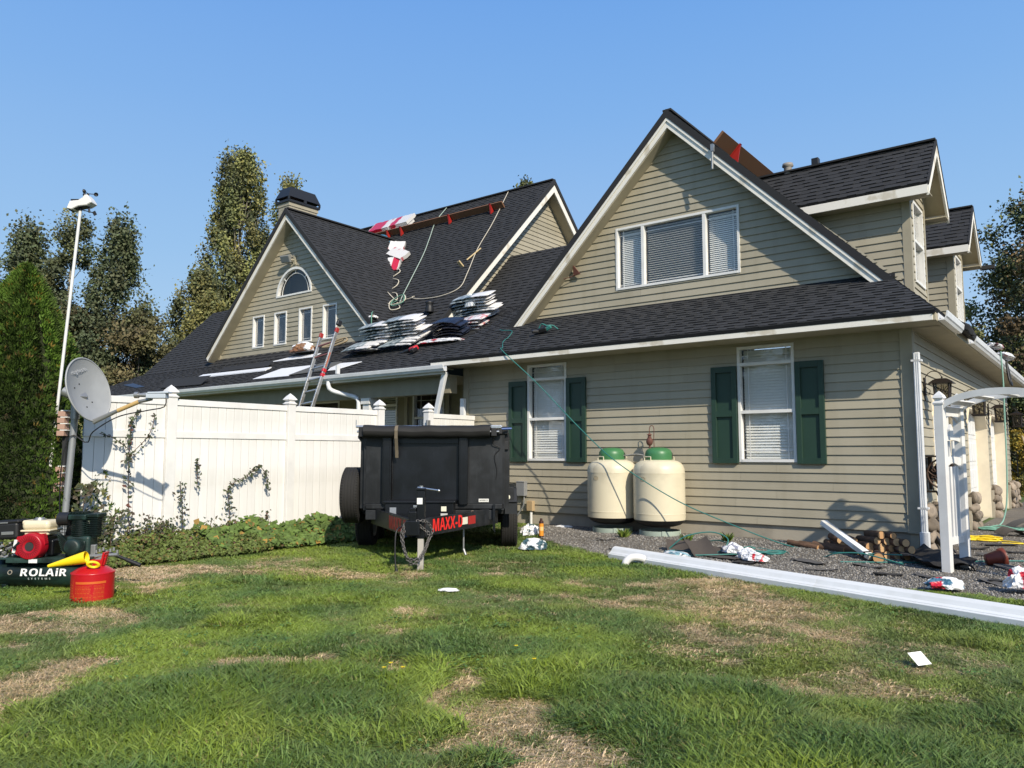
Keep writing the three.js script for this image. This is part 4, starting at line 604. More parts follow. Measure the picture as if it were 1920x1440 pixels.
// ---------------------------------------------------------------- satellite dish
{
  const base = W(-5.10, 8.85), t = thing('satellite_dish', 'grey oval satellite dish on a leaning steel mast in front of the white fence', 'satellite dish', [base.x, 0, base.z]);
  OFF.set(t, base.clone());
  const grey = std([0.33, 0.34, 0.345], 0.5, { map: T.fine });
  const C = W(-4.79, 8.72, 2.03), N = W(0.95, -0.19, 0.25).normalize();         // dish centre and the way it faces
  const up = V(0, 1, 0).addScaledVector(W(-0.27, 0.1), 1).projectOnPlane(N).normalize(), sd = V().crossVectors(up, N).normalize();
  const g = new THREE.BufferGeometry(), p = [], ix = [], NR = 16, NA = 64, at = (r, a, o) => { const x = r * Math.cos(a) * 0.335, y = r * Math.sin(a) * 0.37; return C.clone().addScaledVector(sd, x).addScaledVector(up, y).addScaledVector(N, 0.085 * (r * r - 1) + o); };
  for (let i = 0; i <= NR; i++) for (let j = 0; j <= NA; j++) { const q = at(i / NR, j / NA * 2 * Math.PI, 0); p.push(q.x, q.y, q.z); }
  for (let i = 0; i < NR; i++) for (let j = 0; j < NA; j++) { const a = i * (NA + 1) + j, b = a + NA + 1; ix.push(a, b, a + 1, a + 1, b, b + 1); }
  g.setAttribute('position', new THREE.Float32BufferAttribute(p, 3)); g.setIndex(ix); g.computeVertexNormals();
  const d = mb().add(g); const rim = []; for (let j = 0; j < 64; j++) rim.push(at(1.0, j / 64 * 2 * Math.PI, -0.004)); d.tube(rim, 0.010, 6, 128, true); const dish = d.build('reflector', grey, t);
  const bo = mb(); for (const [x, y] of [[-0.05, 0.08], [-0.14, 0.02], [0.1, -0.12], [0.0, -0.19]]) { const r2 = Math.hypot(x / 0.335, y / 0.37); bo.sphere(C.clone().addScaledVector(sd, x).addScaledVector(up, y).addScaledVector(N, 0.085 * (r2 * r2 - 1) + 0.003), 0.008, [1, 1, 1], 8); } bo.build('bolt', M.black, dish);
  { const o = C.clone().addScaledVector(sd, -0.20).addScaledVector(up, 0.155).addScaledVector(N, 0.004 - 0.085 * 0.45); const q = V().copy(sd).addScaledVector(up, 0.35).addScaledVector(N, -0.02).normalize(), u2 = V().crossVectors(N, q).normalize(); mb().text('HughesNet', 0.042, 0.001, new THREE.Matrix4().makeBasis(q, u2, N).setPosition(o)).build('lettering', std([0.40, 0.41, 0.42], 0.5), dish); }
  const top = W(-4.98, 8.80, 1.95);
  mb().cyl(V(base.x, -0.1, base.z), top.clone().setY(1.78), 0.036, 0.036, 14).build('mast', M.galv, t);
  mb().cyl(top.clone().setY(1.70), top.clone().setY(1.90), 0.048).beam(top.clone().setY(1.88), C.clone().addScaledVector(N, -0.1), 0.10, 0.16, Y, 0.01).beam(C.clone().addScaledVector(N, -0.10).addScaledVector(up, -0.12), C.clone().addScaledVector(N, -0.10).addScaledVector(up, 0.12), 0.16, 0.03, N).build('mount_bracket', M.steel, t);
  mb().cyl(top.clone().add(W(-0.10, -0.06, 0.06)), top.clone().add(W(-0.02, -0.06, 0.03)), 0.06, 0.06, 18).build('swivel_knob', M.steel, t);
  const lnb = W(-4.02, 8.60, 1.945), foot = C.clone().addScaledVector(up, -0.37).addScaledVector(N, 0.0), mid = foot.clone().lerp(lnb, 0.42);
  mb().cyl(foot, mid, 0.021).cyl(foot.clone().add(V(0, -0.02, 0)), mid, 0.02).build('feed_arm', M.steel, t);
  mb().cyl(mid, mid.clone().lerp(lnb, 0.62), 0.024).build('arm_sleeve', std([0.52, 0.35, 0.14], 0.6, { map: T.blotch }), t);
  mb().cyl(mid.clone().lerp(lnb, 0.62), lnb.clone().add(V(0, -0.03, 0)), 0.02).build('arm_end', M.steel, t);
  const dir = W(1, 0), L = mb(); L.beam(lnb.clone().add(W(-0.05, 0)), lnb.clone().add(W(0.17, 0)), 0.10, 0.055, Y, 0.01).beam(lnb.clone().add(W(-0.03, 0, 0.035)), lnb.clone().add(W(0.20, 0, 0.04)), 0.11, 0.02, Y, 0.006); L.build('transceiver', std([0.45, 0.50, 0.56], 0.35), t);
  mb().cyl(lnb.clone().add(W(-0.04, 0, 0.01)), lnb.clone().add(W(-0.16, 0, 0.012)), 0.022).cyl(lnb.clone().add(W(-0.15, 0, 0.012)), lnb.clone().add(W(-0.19, 0, 0.012)), 0.036, 0.036, 16).build('feed_horn', M.steel, t);
  mb().tube([lnb.clone().add(W(0.16, 0, -0.03)), lnb.clone().add(W(0.14, 0, -0.12)), lnb.clone().add(W(-0.05, 0, -0.16)), mid.clone().add(V(0, -0.07, 0)), foot.clone().add(V(0, -0.12, 0)), top.clone().add(W(0.15, 0, -0.52)), top.clone().add(W(-0.02, -0.05, -0.45)), top.clone().add(W(-0.10, -0.05, -0.9)), V(base.x, 0.1, base.z)], 0.007, 5, 60).build('cable', M.black, t);
}
{ // weather station on its own thin pole
  const b = W(-5.63, 9.35), a = W(-5.325, 9.3, 4.33), t = thing('weather_station', 'white weather station with wind cups on a tall thin pole', 'weather station', [b.x, 0, b.z]); OFF.set(t, b.clone());
  mb().cyl(b.clone(), b.clone().lerp(a, 0.42), 0.021).cyl(b.clone().lerp(a, 0.40), a, 0.0175).build('pole', M.white, t);
  const o = (l, y, d = 0) => a.clone().add(W(l, d, y));
  const s = new THREE.Shape([[-0.13, -0.03], [-0.10, 0.05], [0.0, 0.06], [0.06, 0.10], [0.075, 0.13], [0.10, 0.13], [0.15, 0.06], [0.155, 0.045], [0.10, 0.01], [0.0, 0.0], [-0.08, -0.04]].map((p) => new THREE.Vector2(p[0], p[1] + 0.01)));
  const q = new THREE.Matrix4().makeBasis(W(1, 0), Y, W(0, -1)).setPosition(a.clone().add(W(0, 0.07)));
  mb().shape(s, 0.13, q, 0.008).build('housing', M.white, t);
  mb().beam(o(-0.12, -0.035), o(0.0, 0.0), 0.11, 0.02).beam(o(0.0, 0.0), o(0.10, 0.015), 0.11, 0.015).cyl(o(0, -0.04), o(0, 0.02), 0.02).build('rain_collector', M.black, t);
  mb().beam(o(-0.10, 0.085), o(-0.0, 0.085), 0.1, 0.02).build('rain_funnel', M.black, t); mb().beam(o(0.10, 0.125, -0.005), o(0.145, 0.07, -0.005), 0.10, 0.008).build('solar_panel', std([0.02, 0.03, 0.06], 0.2), t);
  const w = mb().cyl(o(0.085, 0.13), o(0.085, 0.18), 0.012); for (const an of [0.4, 2.5, 4.6]) { const e = o(0.085, 0.18).add(W(Math.cos(an) * 0.085, Math.sin(an) * 0.085)); w.cyl(o(0.085, 0.178), e, 0.005, 0.005, 6); w.add(new THREE.SphereGeometry(0.026, 10, 6, 0, Math.PI * 2, 0, Math.PI / 2), new THREE.Matrix4().compose(e, new THREE.Quaternion().setFromUnitVectors(Y, W(-Math.sin(an), Math.cos(an)).normalize()), V(1, 1, 1))); } w.build('wind_cups', M.black, t);
  mb().cyl(o(0.10, 0.02), o(0.11, -0.06), 0.012).cyl(o(0.03, -0.03), o(0.17, -0.065), 0.006).boxc(o(0.175, -0.07).toArray(), [0.04, 0.055, 0.005], [0, 0.657, 0.5]).build('wind_vane', M.black, t);
}
{ // two little stacks of pink bricks standing in the hedge beside the mast
  const mk = (y0, n, lab) => { const c = W(-5.20, 8.97), t = thing('brick_stack', lab, 'bricks', [c.x, y0, c.z], 0.657); const m = std([0.40, 0.25, 0.19], 0.85, { map: T.blotch }); for (let i = 0; i < n; i++) mb().box(-0.055 + (i % 2) * 0.006, i * 0.075, -0.05, 0.03 + (i % 2) * 0.006, i * 0.075 + 0.06, 0.05, 0.004).build('brick', m, t); const s = mb(); for (let i = 0; i < n; i++) s.box(-0.02, i * 0.075 + 0.062, -0.045, 0.062, i * 0.075 + 0.073, 0.045); s.build('spacer', M.white, t); mb().box(-0.02, -y0, -0.06, 0.02, 0, -0.02).build('stake', M.dark, t); };
  mk(1.51, 4, 'small stack of pink bricks high beside the dish mast'); mk(0.87, 4, 'small stack of pink bricks low beside the dish mast');
}
// ---------------------------------------------------------------- compressor and petrol can
{
  const o = W(-4.44, 7.62), t = thing('air_compressor', 'dark green wheelbarrow air compressor with red and white petrol engine', 'air compressor', [o.x, 0, o.z], 0.657); t.scale.setScalar(0.96); t.position.y = -0.03;
  const grn = std([0.024, 0.070, 0.056], 0.42, { map: T.scuff }), grn2 = std([0.036, 0.085, 0.070], 0.5, { map: T.scuff }), red = std([0.36, 0.006, 0.016], 0.35, { map: T.blotch }), cr = std([0.68, 0.60, 0.42], 0.4, { map: T.worn });
  const QZ = new THREE.Quaternion().setFromAxisAngle(Z, -Math.PI / 2);
  const tk = mb().lathe([[0.0, -1.0], [0.06, -0.99], [0.11, -0.96], [0.135, -0.9], [0.135, 0.37], [0.11, 0.43], [0.06, 0.46], [0, 0.47]], V(0, 0.19, 0), 36, QZ).build('air_tank', grn, t);
  { // lettering curved on the tank: letters are thin solids, one by one
    let x = -0.265; const put = (ch, s, y, gap, m, sx = 1.5) => { const g = new TextGeometry(ch, { font, size: s, depth: 0.0012, curveSegments: 3 }); g.computeBoundingBox(); const w = (g.boundingBox.max.x) * sx, a = y / 0.135; if (ch !== ' ') mb().add(g, new THREE.Matrix4().makeTranslation(x, 0.19, 0).multiply(new THREE.Matrix4().makeRotationX(-a)).multiply(mat4([0, -s / 2, 0.1352], [0, 0, 0], [sx, 1, 1]))).build('lettering', m, tk); x += w + gap; };
    const wt = std([0.76, 0.76, 0.74], 0.55, { map: T.worn }); for (const c of 'ROLAiR') put(c, 0.072, 0.028, 0.004, wt, 1.35);
    x = -0.18; for (const c of 'SYSTEMS') put(c, 0.018, -0.034, 0.018, std([0.45, 0.5, 0.48], 0.5), 1.2);
    const dm = new THREE.Matrix4().makeTranslation(-0.60, 0.19, 0).multiply(new THREE.Matrix4().makeRotationX(-0.06)); const sq = mb().add(new THREE.BoxGeometry(0.078, 0.078, 0.002), dm.clone().multiply(mat4([0, 0, 0.137], [0, 0, Math.PI / 4]))).build('warning_diamond', wt, tk);
    mb().add(new THREE.BoxGeometry(0.060, 0.060, 0.002), dm.clone().multiply(mat4([0, 0, 0.1385], [0, 0, Math.PI / 4]))).build('diamond_inset', std([0.25, 0.08, 0.07], 0.5), sq); mb().add(new THREE.BoxGeometry(0.046, 0.022, 0.002), dm.clone().multiply(mat4([0, 0, 0.140]))).build('diamond_band', wt, sq);
    mb().add(new THREE.TorusGeometry(0.02, 0.006, 5, 14), new THREE.Matrix4().makeTranslation(-0.36, 0.19, 0).multiply(new THREE.Matrix4().makeRotationX(-0.2)).multiply(mat4([0, 0, 0.134]))).build('emblem', std([0.22, 0.2, 0.16], 0.5), tk);
  }
  mb().boxc([-0.42, 0.05, 0.10], [0.05, 0.10, 0.06], [0, 0, 0], 0.005).boxc([-0.42, 0.008, 0.12], [0.10, 0.014, 0.12], [0, 0, 0], 0.004).boxc([-0.42, 0.05, -0.10], [0.05, 0.10, 0.06]).boxc([0.3, 0.05, -0.1], [0.05, 0.10, 0.06]).boxc([0.3, 0.05, 0.10], [0.05, 0.10, 0.06]).build('foot', grn, t);
  mb().box(-0.52, 0.345, -0.19, 0.44, 0.36, 0.17, 0.005).box(-0.38, 0.315, 0.165, 0.44, 0.36, 0.18, 0.004).box(-0.36, 0.29, -0.1, -0.3, 0.36, 0.1).box(0.25, 0.29, -0.1, 0.31, 0.36, 0.1).build('deck_plate', grn2, t);
  mb().box(-0.15, 0.315, 0.181, -0.065, 0.352, 0.183).build('sticker', STKW(), t);
  // engine
  mb().boxc([-0.16, 0.46, -0.03], [0.25, 0.22, 0.22], [0, 0, 0], 0.02).boxc([-0.05, 0.45, -0.02], [0.14, 0.16, 0.18], [0, 0, 0], 0.02).build('engine_block', M.blackPaint2, t);
  const sh = mb().lathe([[0.0, 0.0], [0.048, 0.0], [0.052, 0.012], [0.115, 0.018], [0.128, 0.004], [0.135, -0.05], [0.135, -0.09]], V(-0.15, 0.475, 0.18), 40, new THREE.Quaternion().setFromAxisAngle(X, Math.PI / 2)).slab([V(-0.29, 0.57, 0.10), V(-0.03, 0.60, 0.10), V(-0.01, 0.50, 0.10), V(-0.06, 0.37, 0.10), V(-0.24, 0.36, 0.10), V(-0.345, 0.43, 0.10)], V(0, 0, 0.055)).build('recoil_cover', red, t);
  const sl = mb(); for (let i = 0; i < 30; i++) { const a = i / 30 * 2 * Math.PI; sl.boxc([-0.15 + Math.cos(a) * 0.085, 0.475 + Math.sin(a) * 0.085, 0.1955], [0.044, 0.006, 0.006], [0, 0, a]); } sl.build('cooling_slot', std([0.16, 0.004, 0.01], 0.5), sh); mb().cyl(V(-0.15, 0.475, 0.178), V(-0.15, 0.475, 0.188), 0.043, 0.043, 20).build('hub', std([0.03, 0.03, 0.03], 0.5), sh);
  mb().boxc([-0.305, 0.475, 0.165], [0.03, 0.13, 0.015], [0, 0, -0.15], 0.004).build('label', STKW(), sh); mb().cyl(V(-0.30, 0.46, 0.19), V(-0.24, 0.52, 0.19), 0.014).build('pull_handle', M.black, sh);
  const ft = mb().boxc([-0.14, 0.675, 0.02], [0.28, 0.10, 0.22], [0, 0, 0.02], 0.045).boxc([-0.13, 0.625, 0.02], [0.30, 0.02, 0.235], [0, 0, 0.02], 0.009).boxc([-0.13, 0.60, 0.02], [0.25, 0.05, 0.19], [0, 0, 0.02], 0.02).boxc([-0.245, 0.70, 0.02], [0.09, 0.05, 0.17], [0, 0, 0.0], 0.022).build('fuel_tank', cr, t);
  mb().cyl(V(-0.15, 0.715, 0.03), V(-0.15, 0.735, 0.03), 0.062, 0.058, 24).cyl(V(-0.15, 0.733, 0.03), V(-0.15, 0.748, 0.03), 0.045, 0.04, 20).build('fuel_cap', M.steel, ft);
  mb().boxc([-0.43, 0.62, 0.03], [0.24, 0.17, 0.19], [0, 0, 0.05], 0.03).boxc([-0.43, 0.71, 0.03], [0.25, 0.03, 0.2], [0, 0, 0.05], 0.012).build('air_cleaner', M.black, t);
  mb().boxc([-0.41, 0.60, 0.128], [0.12, 0.03, 0.006], [0, 0, 0.05], 0.002).boxc([-0.48, 0.70, 0.13], [0.14, 0.012, 0.006], [0, 0, 0.05], 0.002).build('badge', M.steel, t);
  const ctl = mb(); const R = rng(77); for (let i = 0; i < 22; i++) { const p = V(-0.52 + R() * 0.22, 0.36 + R() * 0.17, 0.02 + R() * 0.12); ctl.boxc(p.toArray(), [0.02 + R() * 0.05, 0.012 + R() * 0.03, 0.02], [R(), R(), R()], 0.004); } ctl.build('carburettor_linkage', M.steel, t);
  const hs = mb(); for (let i = 0; i < 5; i++) hs.tube([V(-0.5 + i * 0.03, 0.38, 0.08), V(-0.46 + i * 0.04, 0.45 + 0.02 * i, 0.12), V(-0.36, 0.48 + i * 0.02, 0.08)], 0.006, 5, 10); hs.build('fuel_hose', M.black, t);
  // pump
  const pc = mb().lathe([[0.0, 0.0], [0.075, 0.0], [0.085, 0.02], [0.085, 0.10], [0.06, 0.12], [0, 0.12]], V(0.29, 0.47, 0.12), 24, new THREE.Quaternion().setFromAxisAngle(X, Math.PI / 2)).boxc([0.28, 0.46, 0.02], [0.24, 0.22, 0.18], [0, 0, 0], 0.03).boxc([0.30, 0.46, 0.115], [0.14, 0.13, 0.03], [0, 0, 0], 0.025).boxc([0.30, 0.46, 0.135], [0.11, 0.10, 0.012], [0, 0, 0], 0.02).build('pump_crankcase', grn2, t);
  const pf = mb(); for (let i = 0; i < 8; i++) { pf.cyl(V(0.265, 0.575 + i * 0.02, 0.03), V(0.265, 0.583 + i * 0.02, 0.03), 0.085, 0.085, 24); } pf.cyl(V(0.265, 0.56, 0.03), V(0.265, 0.76, 0.03), 0.06).boxc([0.265, 0.755, 0.03], [0.18, 0.055, 0.17], [0, 0, 0], 0.012); for (let i = 0; i < 6; i++) pf.boxc([0.265 - 0.075 + i * 0.03, 0.79, 0.03], [0.008, 0.03, 0.16]); pf.build('pump_cylinder', grn, t);
  const pi = mb(); for (let i = 0; i < 8; i++) pi.boxc([0.175 - 0.012 * i * 0.6, 0.40 + i * 0.023, 0.09], [0.13, 0.006, 0.10], [0, 0.3, -0.75]); pi.build('intercooler', grn, t);
  const p2 = mb(); for (let i = 0; i < 10; i++) p2.boxc([0.40, 0.58 + i * 0.018, 0.0], [0.11, 0.006, 0.16]); p2.boxc([0.40, 0.66, 0.0], [0.07, 0.22, 0.10]).boxc([0.4, 0.77, 0], [0.13, 0.04, 0.17], [0, 0, 0], 0.01); p2.build('pump_cylinder', grn, t);
  mb().cyl(V(0.06, 0.735, 0.05), V(0.17, 0.735, 0.05), 0.068, 0.068, 24).cyl(V(0.05, 0.735, 0.05), V(0.062, 0.735, 0.05), 0.05, 0.06, 20).build('air_filter', M.black, t);
  { const bg = mb(); for (let i = 0; i < 12; i++) { bg.cyl(V(-0.06 + i * 0.024, 0.38, -0.13), V(-0.06 + i * 0.024, 0.74, -0.13), 0.003, 0.003, 4); bg.cyl(V(-0.07, 0.4 + i * 0.03, -0.13), V(0.22, 0.4 + i * 0.03, -0.13), 0.003, 0.003, 4); } bg.lathe([[0.05, 0], [0.15, 0], [0.15, 0.03], [0.05, 0.03]], V(0.2, 0.55, -0.1), 24, new THREE.Quaternion().setFromAxisAngle(X, Math.PI / 2)); bg.build('belt_guard', M.black, t); }
  const gp = mb(); for (let i = 0; i < 7; i++) gp.cyl(V(0.46 + i * 0.035, 0.40 + (i % 3) * 0.012, 0.08), V(0.46 + i * 0.035, 0.43 + (i % 3) * 0.012, 0.08), 0.012); gp.cyl(V(0.4, 0.37, 0.08), V(0.68, 0.385, 0.08), 0.018).boxc([0.42, 0.42, 0.05], [0.05, 0.12, 0.05], [0, 0, 0], 0.008); gp.build('regulator', M.steel, t);
  mb().cyl(V(0.40, 0.40, -0.16), V(0.79, 0.25, -0.15), 0.016).cyl(V(0.66, 0.30, -0.15), V(0.80, 0.245, -0.15), 0.021).build('push_handle', M.black, t);
  mb().lathe([[0.02, -0.05], [0.06, -0.05], [0.13, -0.045], [0.15, -0.03], [0.15, 0.03], [0.13, 0.045], [0.06, 0.05], [0.02, 0.05]], V(-0.72, 0.15, 0.02), 28, QZ.clone().setFromAxisAngle(X, Math.PI / 2)).build('wheel', M.rubber, t);
}
function STKW() { return std([0.75, 0.75, 0.73], 0.5, { map: T.worn }); }
{
  const o = W(-3.76, 7.06), t = thing('fuel_can', 'round red steel safety fuel can with yellow funnel, standing on the grass', 'fuel can', [o.x, 0, o.z], 0.72);
  const red = std([0.43, 0.007, 0.012], 0.33, { map: T.blotch }), yel = std([0.85, 0.62, 0.01], 0.4), og = std([0.56, 0.11, 0.012], 0.5);
  const R = 0.176, bd = mb().lathe([[0, 0.0], [R, 0.0], [R + 0.004, 0.006], [R, 0.014], [R, 0.235], [R + 0.005, 0.242], [R + 0.003, 0.252], [R - 0.006, 0.256], [0.12, 0.29], [0.06, 0.318], [0.04, 0.322], [0, 0.323]], V(0, 0, 0), 64).build('can_body', red, t);
  { // warning print: curved strips, one millimetre proud
    const strip = (a0, a1, y0, y1, m, dr = 0.0012) => { const g = new THREE.CylinderGeometry(R + dr, R + dr, y1 - y0, 24, 1, true, a0, a1 - a0); g.translate(0, (y0 + y1) / 2, 0); return mb().add(g); };
    const q = (a0, a1, y0, y1) => strip(a0, a1, y0, y1).g[0];
    const w = mb(); w.g.push(q(-0.42, 1.05, 0.165, 0.185)); w.build('warning_band', og, bd);
    const pr = mb(), K = rng(91); for (let i = 0; i < 15; i++) { const y = 0.02 + i * 0.0092, bold = i % 4 === 3; let a = -0.44; while (a < 0.98) { const l = 0.05 + K() * 0.13; if (a > 0.30 && a < 0.44) { a += 0.06; continue; } pr.g.push(q(a, Math.min(a + l, 0.98), y, y + (bold ? 0.0046 : 0.0022))); a += l + 0.025; } } pr.build('fine_print', og, bd);
    const lf = mb(); for (let i = 0; i < 6; i++) lf.g.push(q(-0.72, -0.6, 0.03 + i * 0.024, 0.036 + i * 0.024)); lf.g.push(q(-0.58, -0.565, 0.02, 0.19), q(-0.56, -0.51, 0.04, 0.075)); lf.build('side_print', og, bd);
  }
  mb().box(-0.02, 0.30, -0.035, 0.075, 0.36, 0.035, 0.008).slab([V(0.045, 0.32, -0.02), V(0.09, 0.405, -0.02), V(0.12, 0.40, -0.02), V(0.10, 0.31, -0.02)], V(0, 0, 0.04)).boxc([0.09, 0.36, 0.0], [0.02, 0.13, 0.09], [0, 0, -0.2], 0.005).build('spout_lever', red, t);
  mb().cyl(V(0.03, 0.345, 0), V(0.10, 0.39, 0), 0.026).boxc([0.06, 0.395, 0], [0.10, 0.02, 0.05], [0, 0, 0.25], 0.006).build('cap', M.steel, t);
  const f = mb().lathe([[0.010, 0.0], [0.014, 0.004], [0.052, 0.30], [0.054, 0.335], [0.050, 0.335], [0.046, 0.30], [0.008, 0.006]], V(-0.345, 0.315, 0.10), 32, new THREE.Quaternion().setFromUnitVectors(Y, V(0.95, 0.22, 0.0).normalize())); f.add(new THREE.TorusGeometry(0.034, 0.013, 8, 24), mat4([0.055, 0.33, 0.13], [0.5, 0.4, -0.3], [1.25, 0.8, 1])); f.boxc([0.0, 0.345, 0.11], [0.08, 0.03, 0.02], [0, 0, -0.6], 0.006); f.build('funnel', yel, t);
}
// ---------------------------------------------------------------- lanterns on the garage side
{
  const LANT = new THREE.MeshPhysicalMaterial({ color: new THREE.Color().setRGB(0.55, 0.52, 0.45), roughness: 0.12, transmission: 1, thickness: 0, side: THREE.DoubleSide });
  const mk = () => { const t = new THREE.Group();
    mb().box(-0.005, -0.13, -0.035, 0.02, 0.12, 0.035, 0.006).box(0, -0.20, -0.012, 0.012, -0.12, 0.012).tube([V(0.01, -0.1, 0), V(0.05, -0.12, 0), V(0.07, -0.06, 0), V(0.04, -0.03, 0), V(0.01, 0.0, 0)], 0.005, 6, 24).build('back_plate', M.iron, t);
    mb().tube([V(0.01, 0.02, 0), V(0.02, 0.13, 0), V(0.09, 0.20, 0), V(0.17, 0.19, 0), V(0.215, 0.13, 0), V(0.22, 0.10, 0)], 0.006, 7, 40).cyl(V(0.01, 0.03, 0), V(0.13, 0.03, 0), 0.007).sphere(V(0.22, 0.115, 0), 0.013).build('arm', M.iron, t);
    const c = 0.22, q = (h, y) => [[c - h, y, -h], [c + h, y, -h], [c + h, y, h], [c - h, y, h]].map((a) => V(...a)), r = mb(), lv = [[0.02, 0.10], [0.06, 0.095], [0.10, 0.075], [0.132, 0.045], [0.145, 0.035], [0.145, 0.027], [0.12, 0.027]];
    for (let k = 0; k < lv.length - 1; k++) { const a = q(...lv[k]), b = q(...lv[k + 1]); for (let j = 0; j < 4; j++) r.poly([a[j], b[j], b[(j + 1) % 4], a[(j + 1) % 4]]); } r.poly(q(0.12, 0.027)); r.build('roof', M.iron, t);
    const g = mb(); for (const x of [-1, 1]) for (const z of [-1, 1]) g.cyl(V(c + x * 0.092, 0.03, z * 0.092), V(c + x * 0.078, -0.24, z * 0.078), 0.0115, 0.0115, 6); g.box(c - 0.11, -0.262, -0.11, c + 0.11, -0.235, 0.11, 0.006).box(c - 0.095, -0.275, -0.095, c + 0.095, -0.258, 0.095);
    for (const [ax, s] of [['x', 1], ['x', -1], ['z', 1], ['z', -1]]) { const P = (u, y) => { const k = 0.085; return ax === 'x' ? V(c + s * k, y, u) : V(c + u, y, s * k); }; g.tube([P(0.03, -0.11), P(0, -0.065), P(-0.03, -0.11), P(0, -0.155)], 0.005, 5, 24, true); for (const [u, y, u2, y2] of [[0, -0.065, 0, 0.02], [0, -0.155, 0, -0.235], [-0.03, -0.11, -0.083, -0.11], [0.03, -0.11, 0.083, -0.11], [0.02, -0.08, 0.07, -0.01], [-0.02, -0.08, -0.07, -0.01], [0.02, -0.14, 0.07, -0.21], [-0.02, -0.14, -0.07, -0.21]]) g.cyl(P(u, y), P(u2, y2), 0.0045, 0.0045, 4); } g.build('cage', M.iron, t);
    const gl = mb(); for (const [a, b] of [[[-1, -1], [1, -1]], [[1, -1], [1, 1]], [[1, 1], [-1, 1]], [[-1, 1], [-1, -1]]]) gl.poly([V(c + a[0] * 0.08, 0.02, a[1] * 0.08), V(c + b[0] * 0.08, 0.02, b[1] * 0.08), V(c + b[0] * 0.07, -0.235, b[1] * 0.07), V(c + a[0] * 0.07, -0.235, a[1] * 0.07)]); gl.build('glass', LANT, t);
    mb().cyl(V(c, -0.235, 0), V(c, -0.14, 0), 0.014).build('candle_tube', M.iron, t); mb().lathe([[0, 0], [0.012, 0.01], [0.016, 0.03], [0.008, 0.06], [0.001, 0.08]], V(c, -0.14, 0), 14).build('bulb', std([0.75, 0.72, 0.62], 0.3), t); return t; };
  const proto = mk(); [[-11.93, 'nearest black wall lantern, beside the garage corner'], [-15.64, 'black wall lantern behind the white arch, second from the corner'], [-19.0, 'black wall lantern third from the garage corner'], [-22.75, 'farthest black wall lantern, at the rear end of the garage side']].forEach(([z, l], i) => { const o = i ? proto.clone() : proto; o.name = numbered('wall_lantern'); o.position.set(-1.985, 2.235, z); scene.add(o); tag(o, l, 'wall lantern', 'lanterns along the garage side'); });
}
// ---------------------------------------------------------------- arbor
{
  const t = thing('garden_arbor', 'white vinyl garden arbor with slatted side panel and curved top', 'arbor', [-0.86, 0, -9.90], -0.187);
  for (const s of [-1, 1]) {
    const x = s * 0.575;
    for (const z of [0.275, -0.275]) { const p = mb().box(x - 0.047, -0.05, z - 0.047, x + 0.047, 1.85, z + 0.047, 0.005).build('post', M.vinyl, t); const c = mb(), q = (y, h) => [[x - h, y, z - h], [x + h, y, z - h], [x + h, y, z + h], [x - h, y, z + h]].map((a) => V(...a)), lv = [[1.85, 0.052], [1.87, 0.056], [1.885, 0.045], [1.90, 0.036], [1.915, 0.046], [1.925, 0.056], [1.955, 0.044], [1.985, 0.02], [2.005, 0.002]]; for (let k = 0; k < lv.length - 1; k++) { const a = q(...lv[k]), b = q(...lv[k + 1]); for (let j = 0; j < 4; j++) { const n = (j + 1) % 4; c.poly([a[j], b[j], b[n], a[n]]); } } c.build('post_cap', M.vinyl, p); }
    const up = (pts) => new THREE.Shape(pts.map((p) => new THREE.Vector2(...p))), M4 = new THREE.Matrix4().makeBasis(V(0, 0, -1), Y, X).setPosition(V(x - 0.012, 0, 0));
    const ar = (y0, rise, h) => { const a = [], b = []; for (let i = 0; i <= 12; i++) { const u = -0.228 + 0.456 * i / 12, k = rise * (1 - Math.pow(u / 0.228, 2)); a.push([u, y0 + k]); b.unshift([u, y0 + h + k * 0.2]); } return up([...a, ...b]); };
    mb().shape(ar(0.30, -0.0, 0.08), 0.03, M4).build('rail', M.vinyl, t); mb().shape(ar(1.13, 0.07, 0.13), 0.03, M4).build('rail', M.vinyl, t); mb().shape(ar(1.44, 0.02, 0.06), 0.03, M4).build('rail', M.vinyl, t); mb().shape(ar(1.66, 0.07, 0.12), 0.03, M4).build('rail', M.vinyl, t);
    for (let i = 0; i < 4; i++) { const u = -0.15 + i * 0.10; mb().box(x - 0.01, 0.37, u - 0.024, x + 0.012, 1.16, u + 0.024, 0.003).build('slat', M.vinyl, t); }
    for (let i = 0; i < 2; i++) { const u = -0.06 + i * 0.12; mb().box(x - 0.01, 1.24, u - 0.02, x + 0.012, 1.45, u + 0.02, 0.003).build('slat', M.vinyl, t); }
    mb().shape(up([[-0.05, 1.47], [0.05, 1.47], [0.05, 1.58], [0.0, 1.64], [-0.05, 1.58]]), 0.028, M4).build('picket_point', M.vinyl, t);
  }
  for (const z of [0.30, -0.30]) { const o = [], i2 = []; for (let i = 0; i <= 28; i++) { const a = Math.PI * i / 28; o.push(new THREE.Vector2(-Math.cos(a) * 0.62, 1.75 + Math.sin(a) * 0.255)); i2.unshift(new THREE.Vector2(-Math.cos(a) * 0.555, 1.74 + Math.sin(a) * 0.19)); } mb().shape(new THREE.Shape([...o, ...i2]), 0.03, mat4([0, 0, z - 0.015])).build('arch', M.vinyl, t); }
  for (let i = 0; i < 7; i++) { const a = Math.PI * (i + 0.5) / 7; mb().boxc([-Math.cos(a) * 0.565, 1.75 + Math.sin(a) * 0.20, 0], [0.09, 0.016, 0.57], [0, 0, Math.atan2(Math.cos(a) * 0.20, Math.sin(a) * 0.565)], 0.003).build('arch_slat', M.vinyl, t); }
}
